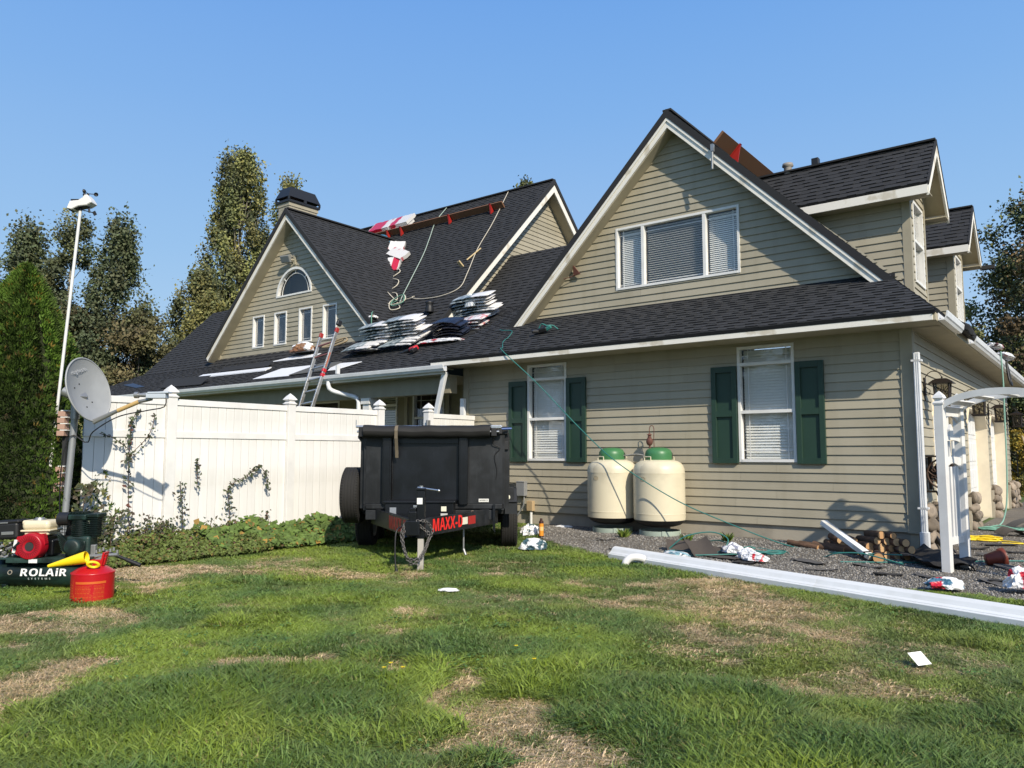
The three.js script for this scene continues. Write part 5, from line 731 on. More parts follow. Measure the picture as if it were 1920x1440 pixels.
// ---------------------------------------------------------------- things fixed to the walls
{
  const t = thing('hose_reel', 'dark ornate cast hose reel on the garage side wall behind the white arbor', 'hose reel', [-1.93, 1.02, -11.88]);
  mb().box(-0.04, 0.24, -0.30, 0.36, 0.262, 0.24, 0.004).box(-0.04, -0.2, -0.05, 0.0, 0.25, 0.05).box(0.335, -0.05, -0.02, 0.36, 0.25, 0.02).build('bracket', M.iron, t);
  const g = mb(); for (const z of [0.17]) { g.add(new THREE.TorusGeometry(0.20, 0.012, 6, 40), mat4([0.17, 0.02, z])); g.add(new THREE.TorusGeometry(0.075, 0.012, 6, 24), mat4([0.17, 0.02, z])); for (let i = 0; i < 10; i++) { const a = i / 10 * 2 * Math.PI, p = (r, b) => V(0.17 + Math.cos(a + b) * r, 0.02 + Math.sin(a + b) * r, z); g.tube([p(0.075, 0), p(0.11, 0.25), p(0.15, 0.05), p(0.2, -0.2)], 0.008, 5, 16).tube([p(0.1, 0.3), p(0.13, 0.42), p(0.16, 0.3), p(0.13, 0.2)], 0.006, 5, 16, true); } } g.build('ornate_side', std([0.075, 0.045, 0.032], 0.5, { metalness: 0.3 }), t);
  const h = mb(); for (let k = 0; k < 4; k++) for (let i = 0; i < 7; i++) h.add(new THREE.TorusGeometry(0.09 + k * 0.02, 0.0105, 6, 30), mat4([0.17, 0.02, 0.12 - i * 0.032 - (k % 2) * 0.012])); h.build('coiled_hose', M.black, t);
  mb().tube([V(0.10, -0.13, 0.14), V(0.13, -0.19, 0.16), V(0.2, -0.25, 0.16), V(0.3, -0.28, 0.15), V(0.4, -0.27, 0.1)], 0.011, 6, 24).build('hose_end', M.black, t);
  const f = thing('garden_tap', 'outdoor brass tap with a black hose hanging down by the stone pier', 'tap', [-1.93, 0.80, -11.75]);
  mb().cyl(V(-0.06, 0, 0), V(0.07, 0, 0), 0.014).cyl(V(0.06, 0, 0), V(0.085, -0.05, 0), 0.013).cyl(V(0.03, 0, 0), V(0.03, 0.05, 0), 0.008).boxc([0.105, 0.0, 0.0], [0.012, 0.08, 0.02], [0, 0, 0], 0.004).build('tap_body', M.iron, f);
  mb().tube([V(0.085, -0.05, 0), V(0.13, -0.14, 0.02), V(0.17, -0.3, 0.03), V(0.21, -0.5, 0.05), V(0.22, -0.7, 0.08), V(0.27, -0.78, 0.14)], 0.012, 7, 40).cyl(V(0.02, -0.55, 0.16), V(0.16, -0.70, 0.32), 0.03).build('hose', M.black, f);
  const u = thing('utility_box', 'grey electrical box with a bent conduit, low on the tan wall', 'electrical box', [-8.36, 0.56, -11.18]);
  mb().box(-0.09, 0, 0, 0.09, 0.25, 0.10, 0.006).box(-0.094, 0.245, -0.002, 0.094, 0.258, 0.108, 0.003).build('box', M.galv, u); mb().tube([V(0.05, 0, 0.05), V(0.05, -0.1, 0.05), V(0.02, -0.2, 0.05), V(-0.1, -0.36, 0.06), V(-0.2, -0.5, 0.07)], 0.013, 7, 30).build('conduit', M.galv, u);
  const c = thing('pipe_cover', 'small tan box with a white pipe, at the foot of the wall', 'pipe cover', [-8.17, 0.30, -11.18]);
  mb().box(-0.065, 0, 0, 0.065, 0.18, 0.08, 0.01).build('cover', std([0.50, 0.36, 0.20], 0.6, { map: T.fine }), c); mb().cyl(V(0.01, 0.01, 0.04), V(0.01, -0.32, 0.04), 0.024).build('pipe', M.white, c);
  const p = thing('wall_bell', 'small rusty cast iron bell with wire loop on the wall above the cream tanks', 'bell', [-5.75, 1.50, -11.02]);
  const ru = std([0.12, 0.045, 0.032], 0.75, { map: T.blotch });
  mb().sphere(V(0, 0, 0), 0.065, [0.85, 1.05, 0.7], 18).cyl(V(0, 0.06, 0), V(0, 0.10, 0), 0.03, 0.022).cyl(V(0, 0.1, 0), V(0, 0.125, 0), 0.045, 0.02).tube([V(0, -0.06, 0), V(0.01, -0.11, 0), V(0.05, -0.13, -0.02), V(0.09, -0.13, -0.12)], 0.014, 7, 20).sphere(V(0.085, -0.125, -0.02), 0.025).build('bell_body', ru, p);
  mb().tube([V(0, 0.12, 0), V(0.0, 0.20, 0), V(0.02, 0.245, 0), V(0.06, 0.245, 0), V(0.08, 0.19, 0), V(0.075, 0.05, 0), V(0.07, -0.12, -0.02)], 0.006, 6, 40).build('wire_loop', ru, p);
  const fl = thing('floodlight', 'grey floodlight under the ridge of the far gable, above the half-round window', 'floodlight', [-16.93, 6.45, -12.49]);
  mb().box(-0.05, -0.12, 0, 0.05, 0.16, 0.03, 0.005).cyl(V(0, 0.0, 0.02), V(-0.10, 0.02, 0.10), 0.018).build('mount', M.soffit, fl); mb().boxc([-0.20, 0.04, 0.15], [0.30, 0.20, 0.09], [0.45, 0.25, 0], 0.015).build('lamp_housing', std([0.22, 0.225, 0.22], 0.5), fl); mb().boxc([-0.19, 0.02, 0.198], [0.26, 0.16, 0.012], [0.45, 0.25, 0], 0.004).build('lens', std([0.12, 0.14, 0.16], 0.15), fl);
  const lf = thing('wall_ornament', 'small rusty triangular ornament on the garage gable siding', 'ornament', [-7.93, 4.78, -12.27]);
  mb().slab([V(-0.02, 0.13, 0.02), V(0.14, -0.06, 0.02), V(-0.02, -0.08, 0.0)], V(0, 0, 0.03)).build('plate', ru, lf); mb().cyl(V(-0.02, -0.08, 0.02), V(-0.22, -0.12, 0.06), 0.008).build('rod', ru, lf);
}
// ---------------------------------------------------------------- white roof gutter lying on the lawn
{
  const a = V(-4.98, 0, -8.50), b = V(0.5, 0, -6.66), d = b.clone().sub(a), L = d.length(), n = d.clone().normalize(), t = thing('loose_gutter', 'long white roof gutter taken down and laid across the lawn', 'gutter', [a.x, 0.005, a.z], Math.atan2(-d.z, d.x));
  const s = new THREE.Shape([[0, 0.0], [0.0, 0.062], [0.004, 0.067], [0.014, 0.070], [0.018, 0.078], [0.030, 0.086], [0.040, 0.092], [0.052, 0.108], [0.066, 0.128], [0.084, 0.142], [0.104, 0.148], [0.124, 0.150], [0.128, 0.144], [0.104, 0.142], [0.086, 0.136], [0.07, 0.122], [0.045, 0.09], [0.02, 0.07], [0.008, 0.058], [0.008, 0.006], [0.13, 0.006], [0.13, 0.0]].map((p) => new THREE.Vector2(p[0], p[1])));
  const gm = mb(); for (let k = 0; k < 2; k++) gm.shape(s, L / 2 - 0.002, new THREE.Matrix4().makeRotationY(Math.PI / 2).setPosition(k * L / 2, 0, 0.06)); const body = gm.build('gutter_trough', std([0.80, 0.80, 0.78], 0.4, { map: T.dirt }), t);
  mb().slab([V(0.002, 0.0, 0.058), V(0.002, 0.065, 0.055), V(0.002, 0.145, -0.04), V(0.002, 0.0, -0.07)], V(0.004, 0, 0)).build('end_cap', M.white, t);
  const e = mb().tube([V(0.62, 0.07, 0.05), V(0.60, 0.09, 0.12), V(0.55, 0.085, 0.19), V(0.52, 0.04, 0.235), V(0.51, -0.02, 0.25)], 0.045, 10, 30).build('outlet_elbow', M.white, t);
}
// ---------------------------------------------------------------- firewood and litter by the wall
{
  const R = rng(17), barkM = [0, 1, 2].map((k) => std([0.13 + k * 0.04, 0.075 + k * 0.02, 0.045 + k * 0.012], 0.95, { map: T.bark, bumpMap: bumpFine, bumpScale: 0.006 })), cutM = [std([0.60, 0.38, 0.19], 0.8, { map: T.grain }), std([0.55, 0.31, 0.14], 0.8, { map: T.grain })];
  const log = (lab, x, y, z, r, L, turn, pit = 0) => {
    const t = thing('firewood_log', lab, 'log', [x, y, z], turn, 'logs of the firewood heap'); t.rotation.order = 'YXZ'; t.rotation.x = pit;
    const g = new THREE.CylinderGeometry(r, r * (0.92 + R() * 0.1), L, 14, 6, true), q = g.attributes.position, sd = R() * 99; for (let i = 0; i < q.count; i++) { const px = q.getX(i), py = q.getY(i), pz = q.getZ(i), k = 1 + 0.16 * (vnoise(Math.atan2(pz, px) * 2 + sd, py * 14, 3) - 0.5) + (Math.abs((py * 12 + sd) % 1) < 0.12 ? -0.06 : 0); q.setX(i, px * k); q.setZ(i, pz * k); } g.computeVertexNormals(); g.rotateX(Math.PI / 2);
    mb().add(g).build('bark', barkM[R() * 3 | 0], t);
    for (const s of [1, -1]) mb().add(new THREE.CircleGeometry(r * 0.95, 14), mat4([0, 0, s * (L / 2 - 0.001)])).build('sawn_end', cutM[R() * 2 | 0], t);
  };
  // right group: thick logs pointing to the yard; middle and left: thinner rounds
  const od = ['first', 'second', 'third', 'fourth', 'fifth', 'sixth', 'seventh'], rn = ['bottom', 'second', 'third', 'top'];
  const rows = [[-2.62, 0.05, 5, 0.048], [-2.57, 0.135, 5, 0.05], [-2.50, 0.215, 4, 0.048], [-2.42, 0.29, 2, 0.045]];
  for (const [k, [x0, y, n, r]] of rows.entries()) for (let i = 0; i < n; i++) log(`thick sawn log, ${od[i]} from left in the ${rn[k]} row of the right firewood heap`, x0 + i * 0.115, y, -10.62 - 0.05 * R(), r * (0.9 + 0.25 * R()), 0.38 + 0.1 * R(), 0.75 + 0.2 * (R() - 0.5), -0.05);
  const rows2 = [[-3.15, 0.05, 6, 0.042], [-3.02, 0.125, 5, 0.04], [-2.92, 0.195, 3, 0.038]];
  for (const [k, [x0, y, n, r]] of rows2.entries()) for (let i = 0; i < n; i++) log(`thin sawn log, ${od[i]} from left in the ${rn[k]} row of the left firewood heap`, x0 + i * 0.095 + 0.02 * R(), y + 0.01 * R(), -10.68 - 0.12 * R(), r * (0.85 + 0.4 * R()), 0.30 + 0.12 * R(), 0.2 + 0.7 * R(), 0.15 * (R() - 0.5));
  for (let i = 0; i < 5; i++) log(`thin log lying sideways, ${od[i]} from left, in front of the left firewood heap`, -3.25 + 0.16 * i, 0.10 + 0.02 * R(), -10.55 + 0.1 * R(), 0.032 + 0.01 * R(), 0.42, 1.3 + 0.3 * R(), 0.1);
  log('thick short log alone in front of the right firewood heap', -2.28, 0.07, -10.18, 0.062, 0.32, 0.25); log('thin log beside the thick one in front of the heap', -2.43, 0.05, -10.26, 0.04, 0.3, 0.6);
  const w = thing('downspout_offcut', 'short white downspout piece lying across the firewood', 'downspout', [-2.98, 0.42, -10.52]);
  const A0 = V(-0.02, 0, 0), B0 = V(0.62, -0.34, 0.42); mb().beam(A0, B0, 0.095, 0.065, Y, 0.008).build('tube', std([0.80, 0.80, 0.78], 0.35, { map: T.worn }), w); mb().beam(A0.clone().lerp(B0, 0.93), A0.clone().lerp(B0, 0.965), 0.099, 0.069, Y, 0.004).build('black_band', M.black, w); mb().beam(A0.clone().lerp(B0, 0.965), A0.clone().lerp(B0, 1.05), 0.085, 0.06, Y, 0.006).build('end', M.jamb, w);
  // sheets of old roofing: small bent plates
  const felt = std([0.030, 0.027, 0.024], 0.9, { map: T.granule }), grey = std([0.115, 0.108, 0.10], 0.95, { map: T.granule }), brown = std([0.085, 0.07, 0.058], 0.95, { map: T.granule });
  const sheet = (name, lab, cat, [x, y, z], w, l, turn, curl, tilt, m, seed = 1, wave = 0.02, group) => { const g = new THREE.PlaneGeometry(w, l, 10, 10), q = g.attributes.position; for (let i = 0; i < q.count; i++) { const a = q.getX(i) / w, b = q.getY(i) / l; const ed = 1 - 0.10 * vnoise(a * 9 + seed, b * 9, seed); q.setXYZ(i, a * w * ed, curl * (a * a * 4 - 0.3) + wave * (fbm(a * 3 + seed, b * 3, seed, 3) - 0.3), -b * l * ed); } g.computeVertexNormals(); const t = thing(name, lab, cat, [x, y, z], turn, group); t.rotation.order = 'YXZ'; t.rotation.x = tilt; const up = finish(g), b = mb(); b.g.push(up); const lo = up.clone(); lo.translate(0, -0.005, 0); b.g.push(lo); b.build('sheet', m, t); return t; };
  sheet('roofing_felt', 'crumpled sheet of black roofing felt trailing from the firewood to the arbor foot', 'roofing felt', [-1.80, 0.05, -10.42], 0.55, 1.25, 0.62, 0.06, 0.05, felt, 3, 0.16);
  sheet('roofing_felt', 'black curled roofing felt bunched at the arbor foot', 'roofing felt', [-1.42, 0.07, -10.03], 0.34, 0.3, 0.3, -0.09, 0.1, felt, 5, 0.08);
  sheet('old_shingle', 'curled old shingle standing on edge beside the green hose coil', 'roof shingle', [-4.62, 0.08, -9.62], 0.32, 0.26, 0.5, 0.05, 0.6, brown, 7);
  sheet('old_shingle', 'large bent old shingle in front of the tanks, left of the white wrappers', 'roof shingle', [-4.22, 0.09, -9.40], 0.36, 0.42, 0.9, 0.08, 0.55, brown, 9);
  sheet('old_shingle', 'curled old shingle behind the bent one, partly under the green hose', 'roof shingle', [-4.10, 0.06, -9.72], 0.5, 0.3, 0.3, 0.06, 0.25, brown, 11);
  sheet('old_shingle', 'flat dark shingle scrap reaching from the bent shingle towards the wrappers', 'roof shingle', [-3.88, 0.03, -9.33], 0.55, 0.22, -0.3, 0.01, 0.02, brown, 13);
  sheet('felt_strip', 'flat black strip of felt on the gravel left of the tanks', 'roofing felt', [-6.95, 0.06, -10.52], 0.9, 0.20, -0.2, 0.0, 0.0, felt, 15);
  const RR = rng(29); const spots = [[-2.9, -9.55, 0.5, 0.16], [-2.25, -9.6, 0.4, 0.12], [-1.95, -9.1, 0.3, 0.13], [-3.5, -9.05, 0.26, 0.2], [-2.6, -9.0, 0.36, 0.05], [-1.62, -9.2, 0.3, 0.08], [-1.2, -11.5, 0.5, 0.2], [-0.95, -12.2, 0.6, 0.16], [-1.3, -13.0, 0.5, 0.2], [-0.8, -10.2, 0.9, 0.2], [-0.55, -9.4, 1.1, 0.16], [-0.85, -9.05, 0.8, 0.12], [-1.0, -14.6, 0.5, 0.25], [-0.6, -12.9, 0.7, 0.2], [-0.4, -10.9, 0.8, 0.2], [-1.3, -15.8, 0.4, 0.3], [-0.9, -16.6, 0.8, 0.4], [-0.75, -17.6, 0.9, 0.3], [-3.3, -8.75, 0.2, 0.06], [-1.5, -12.3, 0.3, 0.12], [-5.9, -9.9, 0.3, 0.05], [-5.3, -9.2, 0.25, 0.05]];
  const where = ['in mid yard between gutter and firewood', 'just left of the felt below the firewood', 'left of the arbor foot', 'behind the loose gutter, mid yard', 'as a thin strip between gutter and firewood', 'as a thin strip before the arbor foot', 'right of the arbor behind the flower pot', 'right of the flower pot, farther back', 'just past the yellow cord towards us', 'beside the flower pot', 'wide, at the right edge behind the white bag', 'wide, between arbor and white bag', 'between the yellow cord and green rope', 'right of the yellow cord', 'wide, behind the flower pot at the edge', 'beside the heaped green rope', 'beyond the heaped green rope', 'farthest along the drive', 'tiny, at the grass edge behind the gutter', 'between the yellow cord and the pot', 'as a sliver before the right tank', 'as a sliver behind the gutter end'];
  for (const [k, [x, z, a, b]] of spots.entries()) sheet('shingle_scrap', 'torn old shingle scrap lying ' + where[k], 'roof shingle', [x, groundY(x, z) + 0.025, z], a, b, RR() * 2 - 1, 0.006 + 0.04 * RR() * RR(), 0, RR() < 0.5 ? grey : felt, 40 + RR() * 50, 0.03, 'shingle scraps strewn on the gravel');
  sheet('shingle_pile_sheet', 'raised grey shingle tent beyond the yellow cord', 'roof shingle', [-1.12, 0.12, -16.2], 0.9, 0.5, 0.3, -0.22, 0, grey, 61); sheet('brown_shingle', 'curled brown shingle by the green rope on the drive', 'roof shingle', [-1.32, 0.10, -14.65], 0.36, 0.3, 0.7, -0.09, 0.1, brown, 63);
  // crumpled plastic wrappers
  const crumple = (name, lab, cat, [x, y, z], [sx, sy, sz], seed, pal, turn = 0) => {
    const g = mergeVertices(new THREE.IcosahedronGeometry(1, 12).deleteAttribute('normal').deleteAttribute('uv'), 1e-4), q = g.attributes.position, col = [];
    for (let i = 0; i < q.count; i++) { const v = V().fromBufferAttribute(q, i); let k = 0.62; const P = [v.x * 1.5 + seed, v.y * 1.5 + seed * 2, v.z * 1.5]; let f = 1, a = 0.5; for (let o = 0; o < 4; o++) { const n = vnoise(P[0] * f + P[2] * f * 0.6, P[1] * f - P[2] * f * 0.7, seed + o); k += a * (1 - Math.abs(2 * n - 1)) * 0.8; f *= 2.1; a *= 0.55; } const c = fbm(v.x * 1.6 + seed, v.z * 1.6 + v.y, seed + 9, 3), c2 = fbm(v.x * 2.1 - seed, v.z * 2.1 - v.y * 1.4, seed + 5, 2); q.setXYZ(i, v.x * k * sx, Math.max(-0.12, v.y * k) * sy, v.z * k * sz); const w = [0.74, 0.74, 0.75]; col.push(...(c2 > pal[2] ? pal[0] : c > pal[3] ? pal[1] : w)); }
    g.setAttribute('color', new THREE.Float32BufferAttribute(col, 3)); const h = g.toNonIndexed(); h.computeVertexNormals(); const t = new THREE.Mesh(finish(h), VCgloss); t.name = numbered(name); t.position.set(x, y, z); t.rotation.y = turn; scene.add(t); return tag(t, lab, cat);
  };
  const RD = [0.55, 0.02, 0.04], TE = [0.05, 0.10, 0.125];
  crumple('plastic_wrapper', 'crumpled white and dark plastic wrapper on the grass right of the trailer wheel', 'plastic wrapper', [-6.26, 0.04, -8.60], [0.17, 0.10, 0.13], 3, [TE, TE, 0.60, 0.60], 0.4);
  crumple('plastic_wrapper', 'white plastic wrapper leaning by the wall behind the trailer wheel', 'plastic wrapper', [-7.30, 0.05, -9.95], [0.14, 0.12, 0.11], 5, [TE, TE, 0.8, 0.72]);
  crumple('plastic_wrapper', 'bunched white wrappers beside the coiled green hose', 'plastic wrapper', [-3.86, 0.07, -9.62], [0.12, 0.09, 0.09], 7, [[0.28, 0.29, 0.36], RD, 0.62, 0.75]);
  crumple('plastic_wrapper', 'grey-white wrapper just behind the loose gutter near the wrapper bunch', 'plastic wrapper', [-3.58, 0.05, -9.35], [0.11, 0.09, 0.08], 8, [[0.3, 0.31, 0.38], RD, 0.6, 0.72]);
  crumple('plastic_wrapper', 'torn white wrapper with a red spot, above the gutter in mid yard', 'plastic wrapper', [-3.42, 0.05, -9.2], [0.13, 0.08, 0.08], 9, [[0.4, 0.42, 0.46], RD, 0.7, 0.7]);
  crumple('plastic_wrapper', 'shredded pale blue and white wrapper beneath the bent shingle', 'plastic wrapper', [-4.42, 0.03, -9.14], [0.18, 0.045, 0.09], 10, [[0.25, 0.42, 0.48], TE, 0.55, 0.68], -0.4);
  crumple('plastic_wrapper', 'white, blue and red wrapper at the grass edge before the arbor', 'plastic wrapper', [-1.30, 0.06, -8.36], [0.14, 0.08, 0.10], 11, [[0.06, 0.16, 0.24], RD, 0.62, 0.64], 0.5);
  crumple('plastic_wrapper', 'upright white bag with red print at the right edge of the gravel', 'plastic bag', [-0.70, 0.08, -8.72], [0.14, 0.14, 0.11], 12, [RD, RD, 0.74, 0.6], 0.6);
  crumple('paper_scrap', 'small white paper scrap on the lawn in front of the trailer', 'paper', [-4.93, 0.04, -5.44], [0.09, 0.018, 0.03], 14, [[0.5, 0.5, 0.5], RD, 0.8, 0.9], 0.6);
  crumple('paper_scrap', 'small white scrap on the grass at the plant bed left of the trailer', 'paper', [-9.0, 0.05, -7.35], [0.12, 0.02, 0.05], 15, [[0.5, 0.5, 0.5], RD, 0.8, 0.9], 0.6);
  crumple('plastic_scrap', 'little white plastic scrap by the wall left of the tanks', 'plastic scrap', [-7.3, 0.06, -10.9], [0.15, 0.05, 0.08], 16, [[0.4, 0.45, 0.5], RD, 0.7, 0.9]);
  const rc = thing('paper_slip', 'printed paper slip tilted in the grass at right', 'paper', [-0.98, 0.07, -5.31], 0.62); { const c = document.createElement('canvas'); c.width = 64; c.height = 96; const g = c.getContext('2d'); g.fillStyle = '#f4f2ea'; g.fillRect(0, 0, 64, 96); g.fillStyle = '#888'; for (let i = 0; i < 9; i++) g.fillRect(6, 10 + i * 8, 20 + ((i * 29) % 30), 3); const tx = new THREE.CanvasTexture(c); tx.colorSpace = THREE.SRGBColorSpace; const m = new THREE.Mesh(new THREE.PlaneGeometry(0.095, 0.10), new THREE.MeshStandardMaterial({ map: tx, roughness: 0.7, side: THREE.DoubleSide })); m.name = 'slip'; m.rotation.set(-1.0, 0.1, 0.25); rc.add(m); }
  const sp = thing('spray_can', 'orange spray can with black cap by the tan wall', 'spray can', [-7.0, 0.04, -9.82]); mb().cyl(V(0, 0, 0), V(0, 0.21, 0), 0.036, 0.036, 20).build('can', std([0.75, 0.28, 0.03], 0.35), sp); mb().cyl(V(0, 0.0, 0), V(0, 0.012, 0), 0.038).cyl(V(0, 0.20, 0), V(0, 0.235, 0), 0.038, 0.034).cyl(V(0, 0.235, 0), V(0, 0.275, 0), 0.022, 0.018).build('cap', std([0.05, 0.015, 0.01], 0.4), sp); mb().cyl(V(0, 0.09, 0), V(0, 0.15, 0), 0.0365, 0.0365, 20, true).build('print_band', std([0.85, 0.5, 0.2], 0.4), sp);
  const pot = thing('flower_pot', 'terracotta flower pot tipped on its side on the gravel', 'flower pot', [-1.13, 0.10, -10.62], 0.55); mb().lathe([[0.0, 0], [0.062, 0], [0.088, 0.15], [0.102, 0.152], [0.108, 0.20], [0.098, 0.20], [0.09, 0.16], [0.056, 0.012], [0, 0.012]], V(-0.09, -0.02, 0), 28, new THREE.Quaternion().setFromUnitVectors(Y, V(0.96, 0.2, 0.1).normalize())).build('pot', std([0.17, 0.035, 0.02], 0.5, { map: T.blotch }), pot);
  // hoses and cords
  const teal = std([0.03, 0.17, 0.15], 0.5), coil = (cx, cz, n, r, seed, y = 0.05) => { const q = rng(seed), p = []; for (let i = 0; i < n * 10; i++) { const a = i / 10 * 2 * Math.PI + 0.3 * q(), k = r * (0.65 + 0.5 * q()); p.push(V(cx + Math.cos(a) * k * 1.6, y + 0.05 * q() * q(), cz + Math.sin(a) * k)); } return p; };
  tag(mb().tube([V(-9.42, 3.75, -11.83), V(-9.30, 3.72, -11.78), V(-9.05, 3.68, -11.74), V(-8.85, 3.50, -11.38), V(-8.80, 3.38, -11.15), V(-8.52, 3.20, -10.78), V(-8.34, 3.10, -10.56), V(-7.6, 2.50, -10.54), V(-6.7, 1.70, -10.5), V(-5.88, 1.17, -10.24), V(-4.96, 0.66, -10.24), V(-4.2, 0.36, -10.3), V(-3.5, 0.12, -10.4), V(-3.0, 0.06, -10.35), V(-2.6, 0.10, -10.1), V(-2.0, 0.12, -10.1)], 0.0085, 6, 160).build('air_hose', teal), 'green air hose stretched from the eave down across the tanks', 'hose');
  tag(mb().tube([V(-4.7, 0.05, -9.5), V(-4.5, 0.22, -9.6), V(-4.2, 0.28, -9.75), V(-3.98, 0.2, -9.75), V(-4.05, 0.05, -9.6), V(-4.35, 0.04, -9.5), V(-4.6, 0.05, -9.4), V(-4.3, 0.03, -9.2), ...coil(-3.65, -9.95, 6, 0.2, 41), V(-3.2, 0.03, -9.9), V(-2.9, 0.03, -10.0), V(-2.7, 0.1, -9.95), V(-2.4, 0.12, -9.95), V(-1.95, 0.04, -9.9)], 0.0085, 6, 420).build('air_hose', teal), 'coiled green air hose on the gravel behind the loose gutter', 'hose');
  tag(mb().tube([V(-4.6, 0.04, -10.05), V(-4.35, 0.12, -10.25), V(-4.0, 0.06, -10.15), V(-3.8, 0.03, -10.25), V(-3.4, 0.03, -10.3), V(-3.1, 0.03, -10.2)], 0.009, 6, 60).build('dark_hose', std([0.02, 0.07, 0.06], 0.5)), 'dark green hose end by the concrete foundation', 'hose');
  tag(mb().tube(coil(-1.66, -13.6, 9, 0.2, 43, 0.03), 0.010, 6, 420).tube([V(-1.5, 0.03, -13.6), V(-1.2, 0.03, -13.5), V(-1.05, 0.03, -13.3), V(-1.3, 0.03, -13.2)], 0.009, 6, 40).build('extension_cord', std([0.80, 0.58, 0.02], 0.45)), 'yellow extension cord coiled on the drive', 'extension cord');
  tag(mb().tube(coil(-1.55, -15.6, 7, 0.22, 45, 0.03), 0.012, 6, 300).build('green_rope', std([0.16, 0.34, 0.26], 0.7)), 'pale green rope heaped on the drive', 'rope');
  tag(mb().tube([V(-1.46, 3.15, -16.35), V(-1.45, 2.6, -16.38), V(-1.46, 2.0, -16.4), V(-1.47, 1.2, -16.4), V(-1.5, 0.5, -16.42), V(-1.56, 0.15, -16.36), V(-1.62, 0.04, -16.2)], 0.013, 6, 60).build('hanging_rope', std([0.22, 0.40, 0.33], 0.7)), 'green rope hanging from the gutter to the drive', 'rope');
  tag(mb().tube([V(-2.6, 0.03, -9.75), V(-1.8, 0.03, -10.3), V(-1.2, 0.03, -10.9), V(-0.8, 0.03, -11.2), V(-0.2, 0.03, -11.4)], 0.008, 6, 60).build('air_hose', teal), 'straight green hose running past the flower pot', 'hose');
  tag(mb().cyl(V(-1.70, 1.75, -23.0), V(-1.2, 0.0, -21.5), 0.018).build('leaning_pole', std([0.40, 0.33, 0.22], 0.8)), 'thin pole leaning at the far end of the garage', 'pole');
  // clutter on the side eave
  crumple('roof_wrapper', 'white wrapper lying on the side eave gutter', 'plastic wrapper', [-1.55, 3.16, -17.6], [0.16, 0.08, 0.55], 51, [[0.55, 0.3, 0.3], [0.3, 0.3, 0.3], 0.78, 0.75]); crumple('roof_wrapper', 'smaller white and red wrapper on the side eave, nearer the corner', 'plastic wrapper', [-1.52, 3.17, -15.9], [0.12, 0.07, 0.3], 52, [RD, [0.1, 0.05, 0.05], 0.72, 0.68]);
  tag(mb().tube([V(-1.47, 3.08, -17.4), V(-1.45, 2.85, -17.3), V(-1.42, 2.66, -17.25), V(-1.40, 2.6, -17.35), V(-1.42, 2.68, -17.5), V(-1.46, 2.95, -17.5), V(-1.5, 3.1, -17.5)], 0.02, 6, 50).build('hanging_strap', M.black), 'black strap loop hanging from the side gutter', 'strap');
  tag(mb().tube([V(-1.62, 3.12, -12.9), V(-1.52, 3.13, -12.7), V(-1.47, 3.02, -12.7), V(-1.46, 2.99, -12.7)], 0.03, 6, 20).boxc([-1.54, 3.07, -12.72], [0.18, 0.10, 1.15], [0, 0.05, -0.5], 0.03).build('felt_flap', M.roofEdge), 'dark roofing flap hanging over the gap in the side gutter', 'roofing felt');
  // ---------------------------------------------------------------- on the roofs
    const bundle = (lab, [x, y, z], { L = 0.98, w = 0.36, h = 0.056, turn = 0, tilt = 0.4636, seed = 1, kind = 'teal', group, bend = 0.02 }) => {
    const g = new THREE.BoxGeometry(L, h, w, 22, 2, 5), q = g.attributes.position, col = [], S = seed * 3.7;
    for (let i = 0; i < q.count; i++) { const a = q.getX(i) / L, b = q.getZ(i) / w, c = q.getY(i) / h, n = fbm(a * 7 + S, b * 5 + c * 2, seed, 3) - 0.5, n2 = vnoise(a * 22 + S, b * 9, seed + 4); const taper = (Math.abs(a) > 0.46 ? 0.45 : 1) * (Math.abs(b) > 0.45 ? 0.28 : Math.abs(b) > 0.25 ? 0.8 : 1); q.setXYZ(i, q.getX(i) + n * 0.05, q.getY(i) * taper * (0.8 + 0.4 * n2) + n * 0.016 - bend * (a * a * 4 - 0.3), q.getZ(i) * (0.94 + 0.16 * n2)); const e = a + 0.1 * n; let k; if (kind === 'teal') k = e > 0.06 ? [0.70, 0.68, 0.67] : n2 > 0.80 ? [0.58, 0.60, 0.61] : n2 > 0.42 ? [0.33, 0.38, 0.40] : [0.13, 0.17, 0.19]; else if (kind === 'white') k = n2 > 0.72 ? [0.50, 0.08, 0.09] : n2 < 0.2 ? [0.12, 0.10, 0.11] : [0.70, 0.67, 0.66]; else k = n2 > 0.6 ? [0.022, 0.027, 0.045] : [0.012, 0.015, 0.026]; col.push(...k); }
    g.setAttribute('color', new THREE.Float32BufferAttribute(col, 3)); g.computeVertexNormals(); const m = new THREE.Mesh(finish(g), VCgloss); m.name = numbered('shingle_bundle'); m.position.set(x, y, z); m.rotation.order = 'YXZ'; m.rotation.set(tilt, turn, 0); scene.add(m); return tag(m, lab, 'shingle bundle', group);
  };
  const B = rng(63), nth = ['bottom', 'second', 'third', 'fourth', 'fifth', 'sixth', 'seventh', 'eighth', 'ninth', 'tenth'], n0 = V(0, 0.894, 0.447);
  const pile = (where, p, n, o) => { for (let i = 0; i < n; i++) { const c = V(...p).addScaledVector(n0, 0.035 + i * 0.066); bundle(`wrapped shingle bundle, ${i === n - 1 ? 'topmost' : nth[i]} layer of the ${where}`, [c.x + (B() - 0.5) * 0.20 + (o.sx ?? 0) * Math.max(0, 3 - i), c.y, c.z + (B() - 0.5) * 0.05 + (o.sz ?? 0) * Math.max(0, 3 - i)], { ...o, seed: 100 + (B() * 900 | 0), turn: (B() - 0.5) * 0.16 }); } };
  pile('left roof stack', [-12.92, 3.70, -12.02], 9, { sx: -0.13, sz: 0.12, group: 'bundles of the left roof stack' });
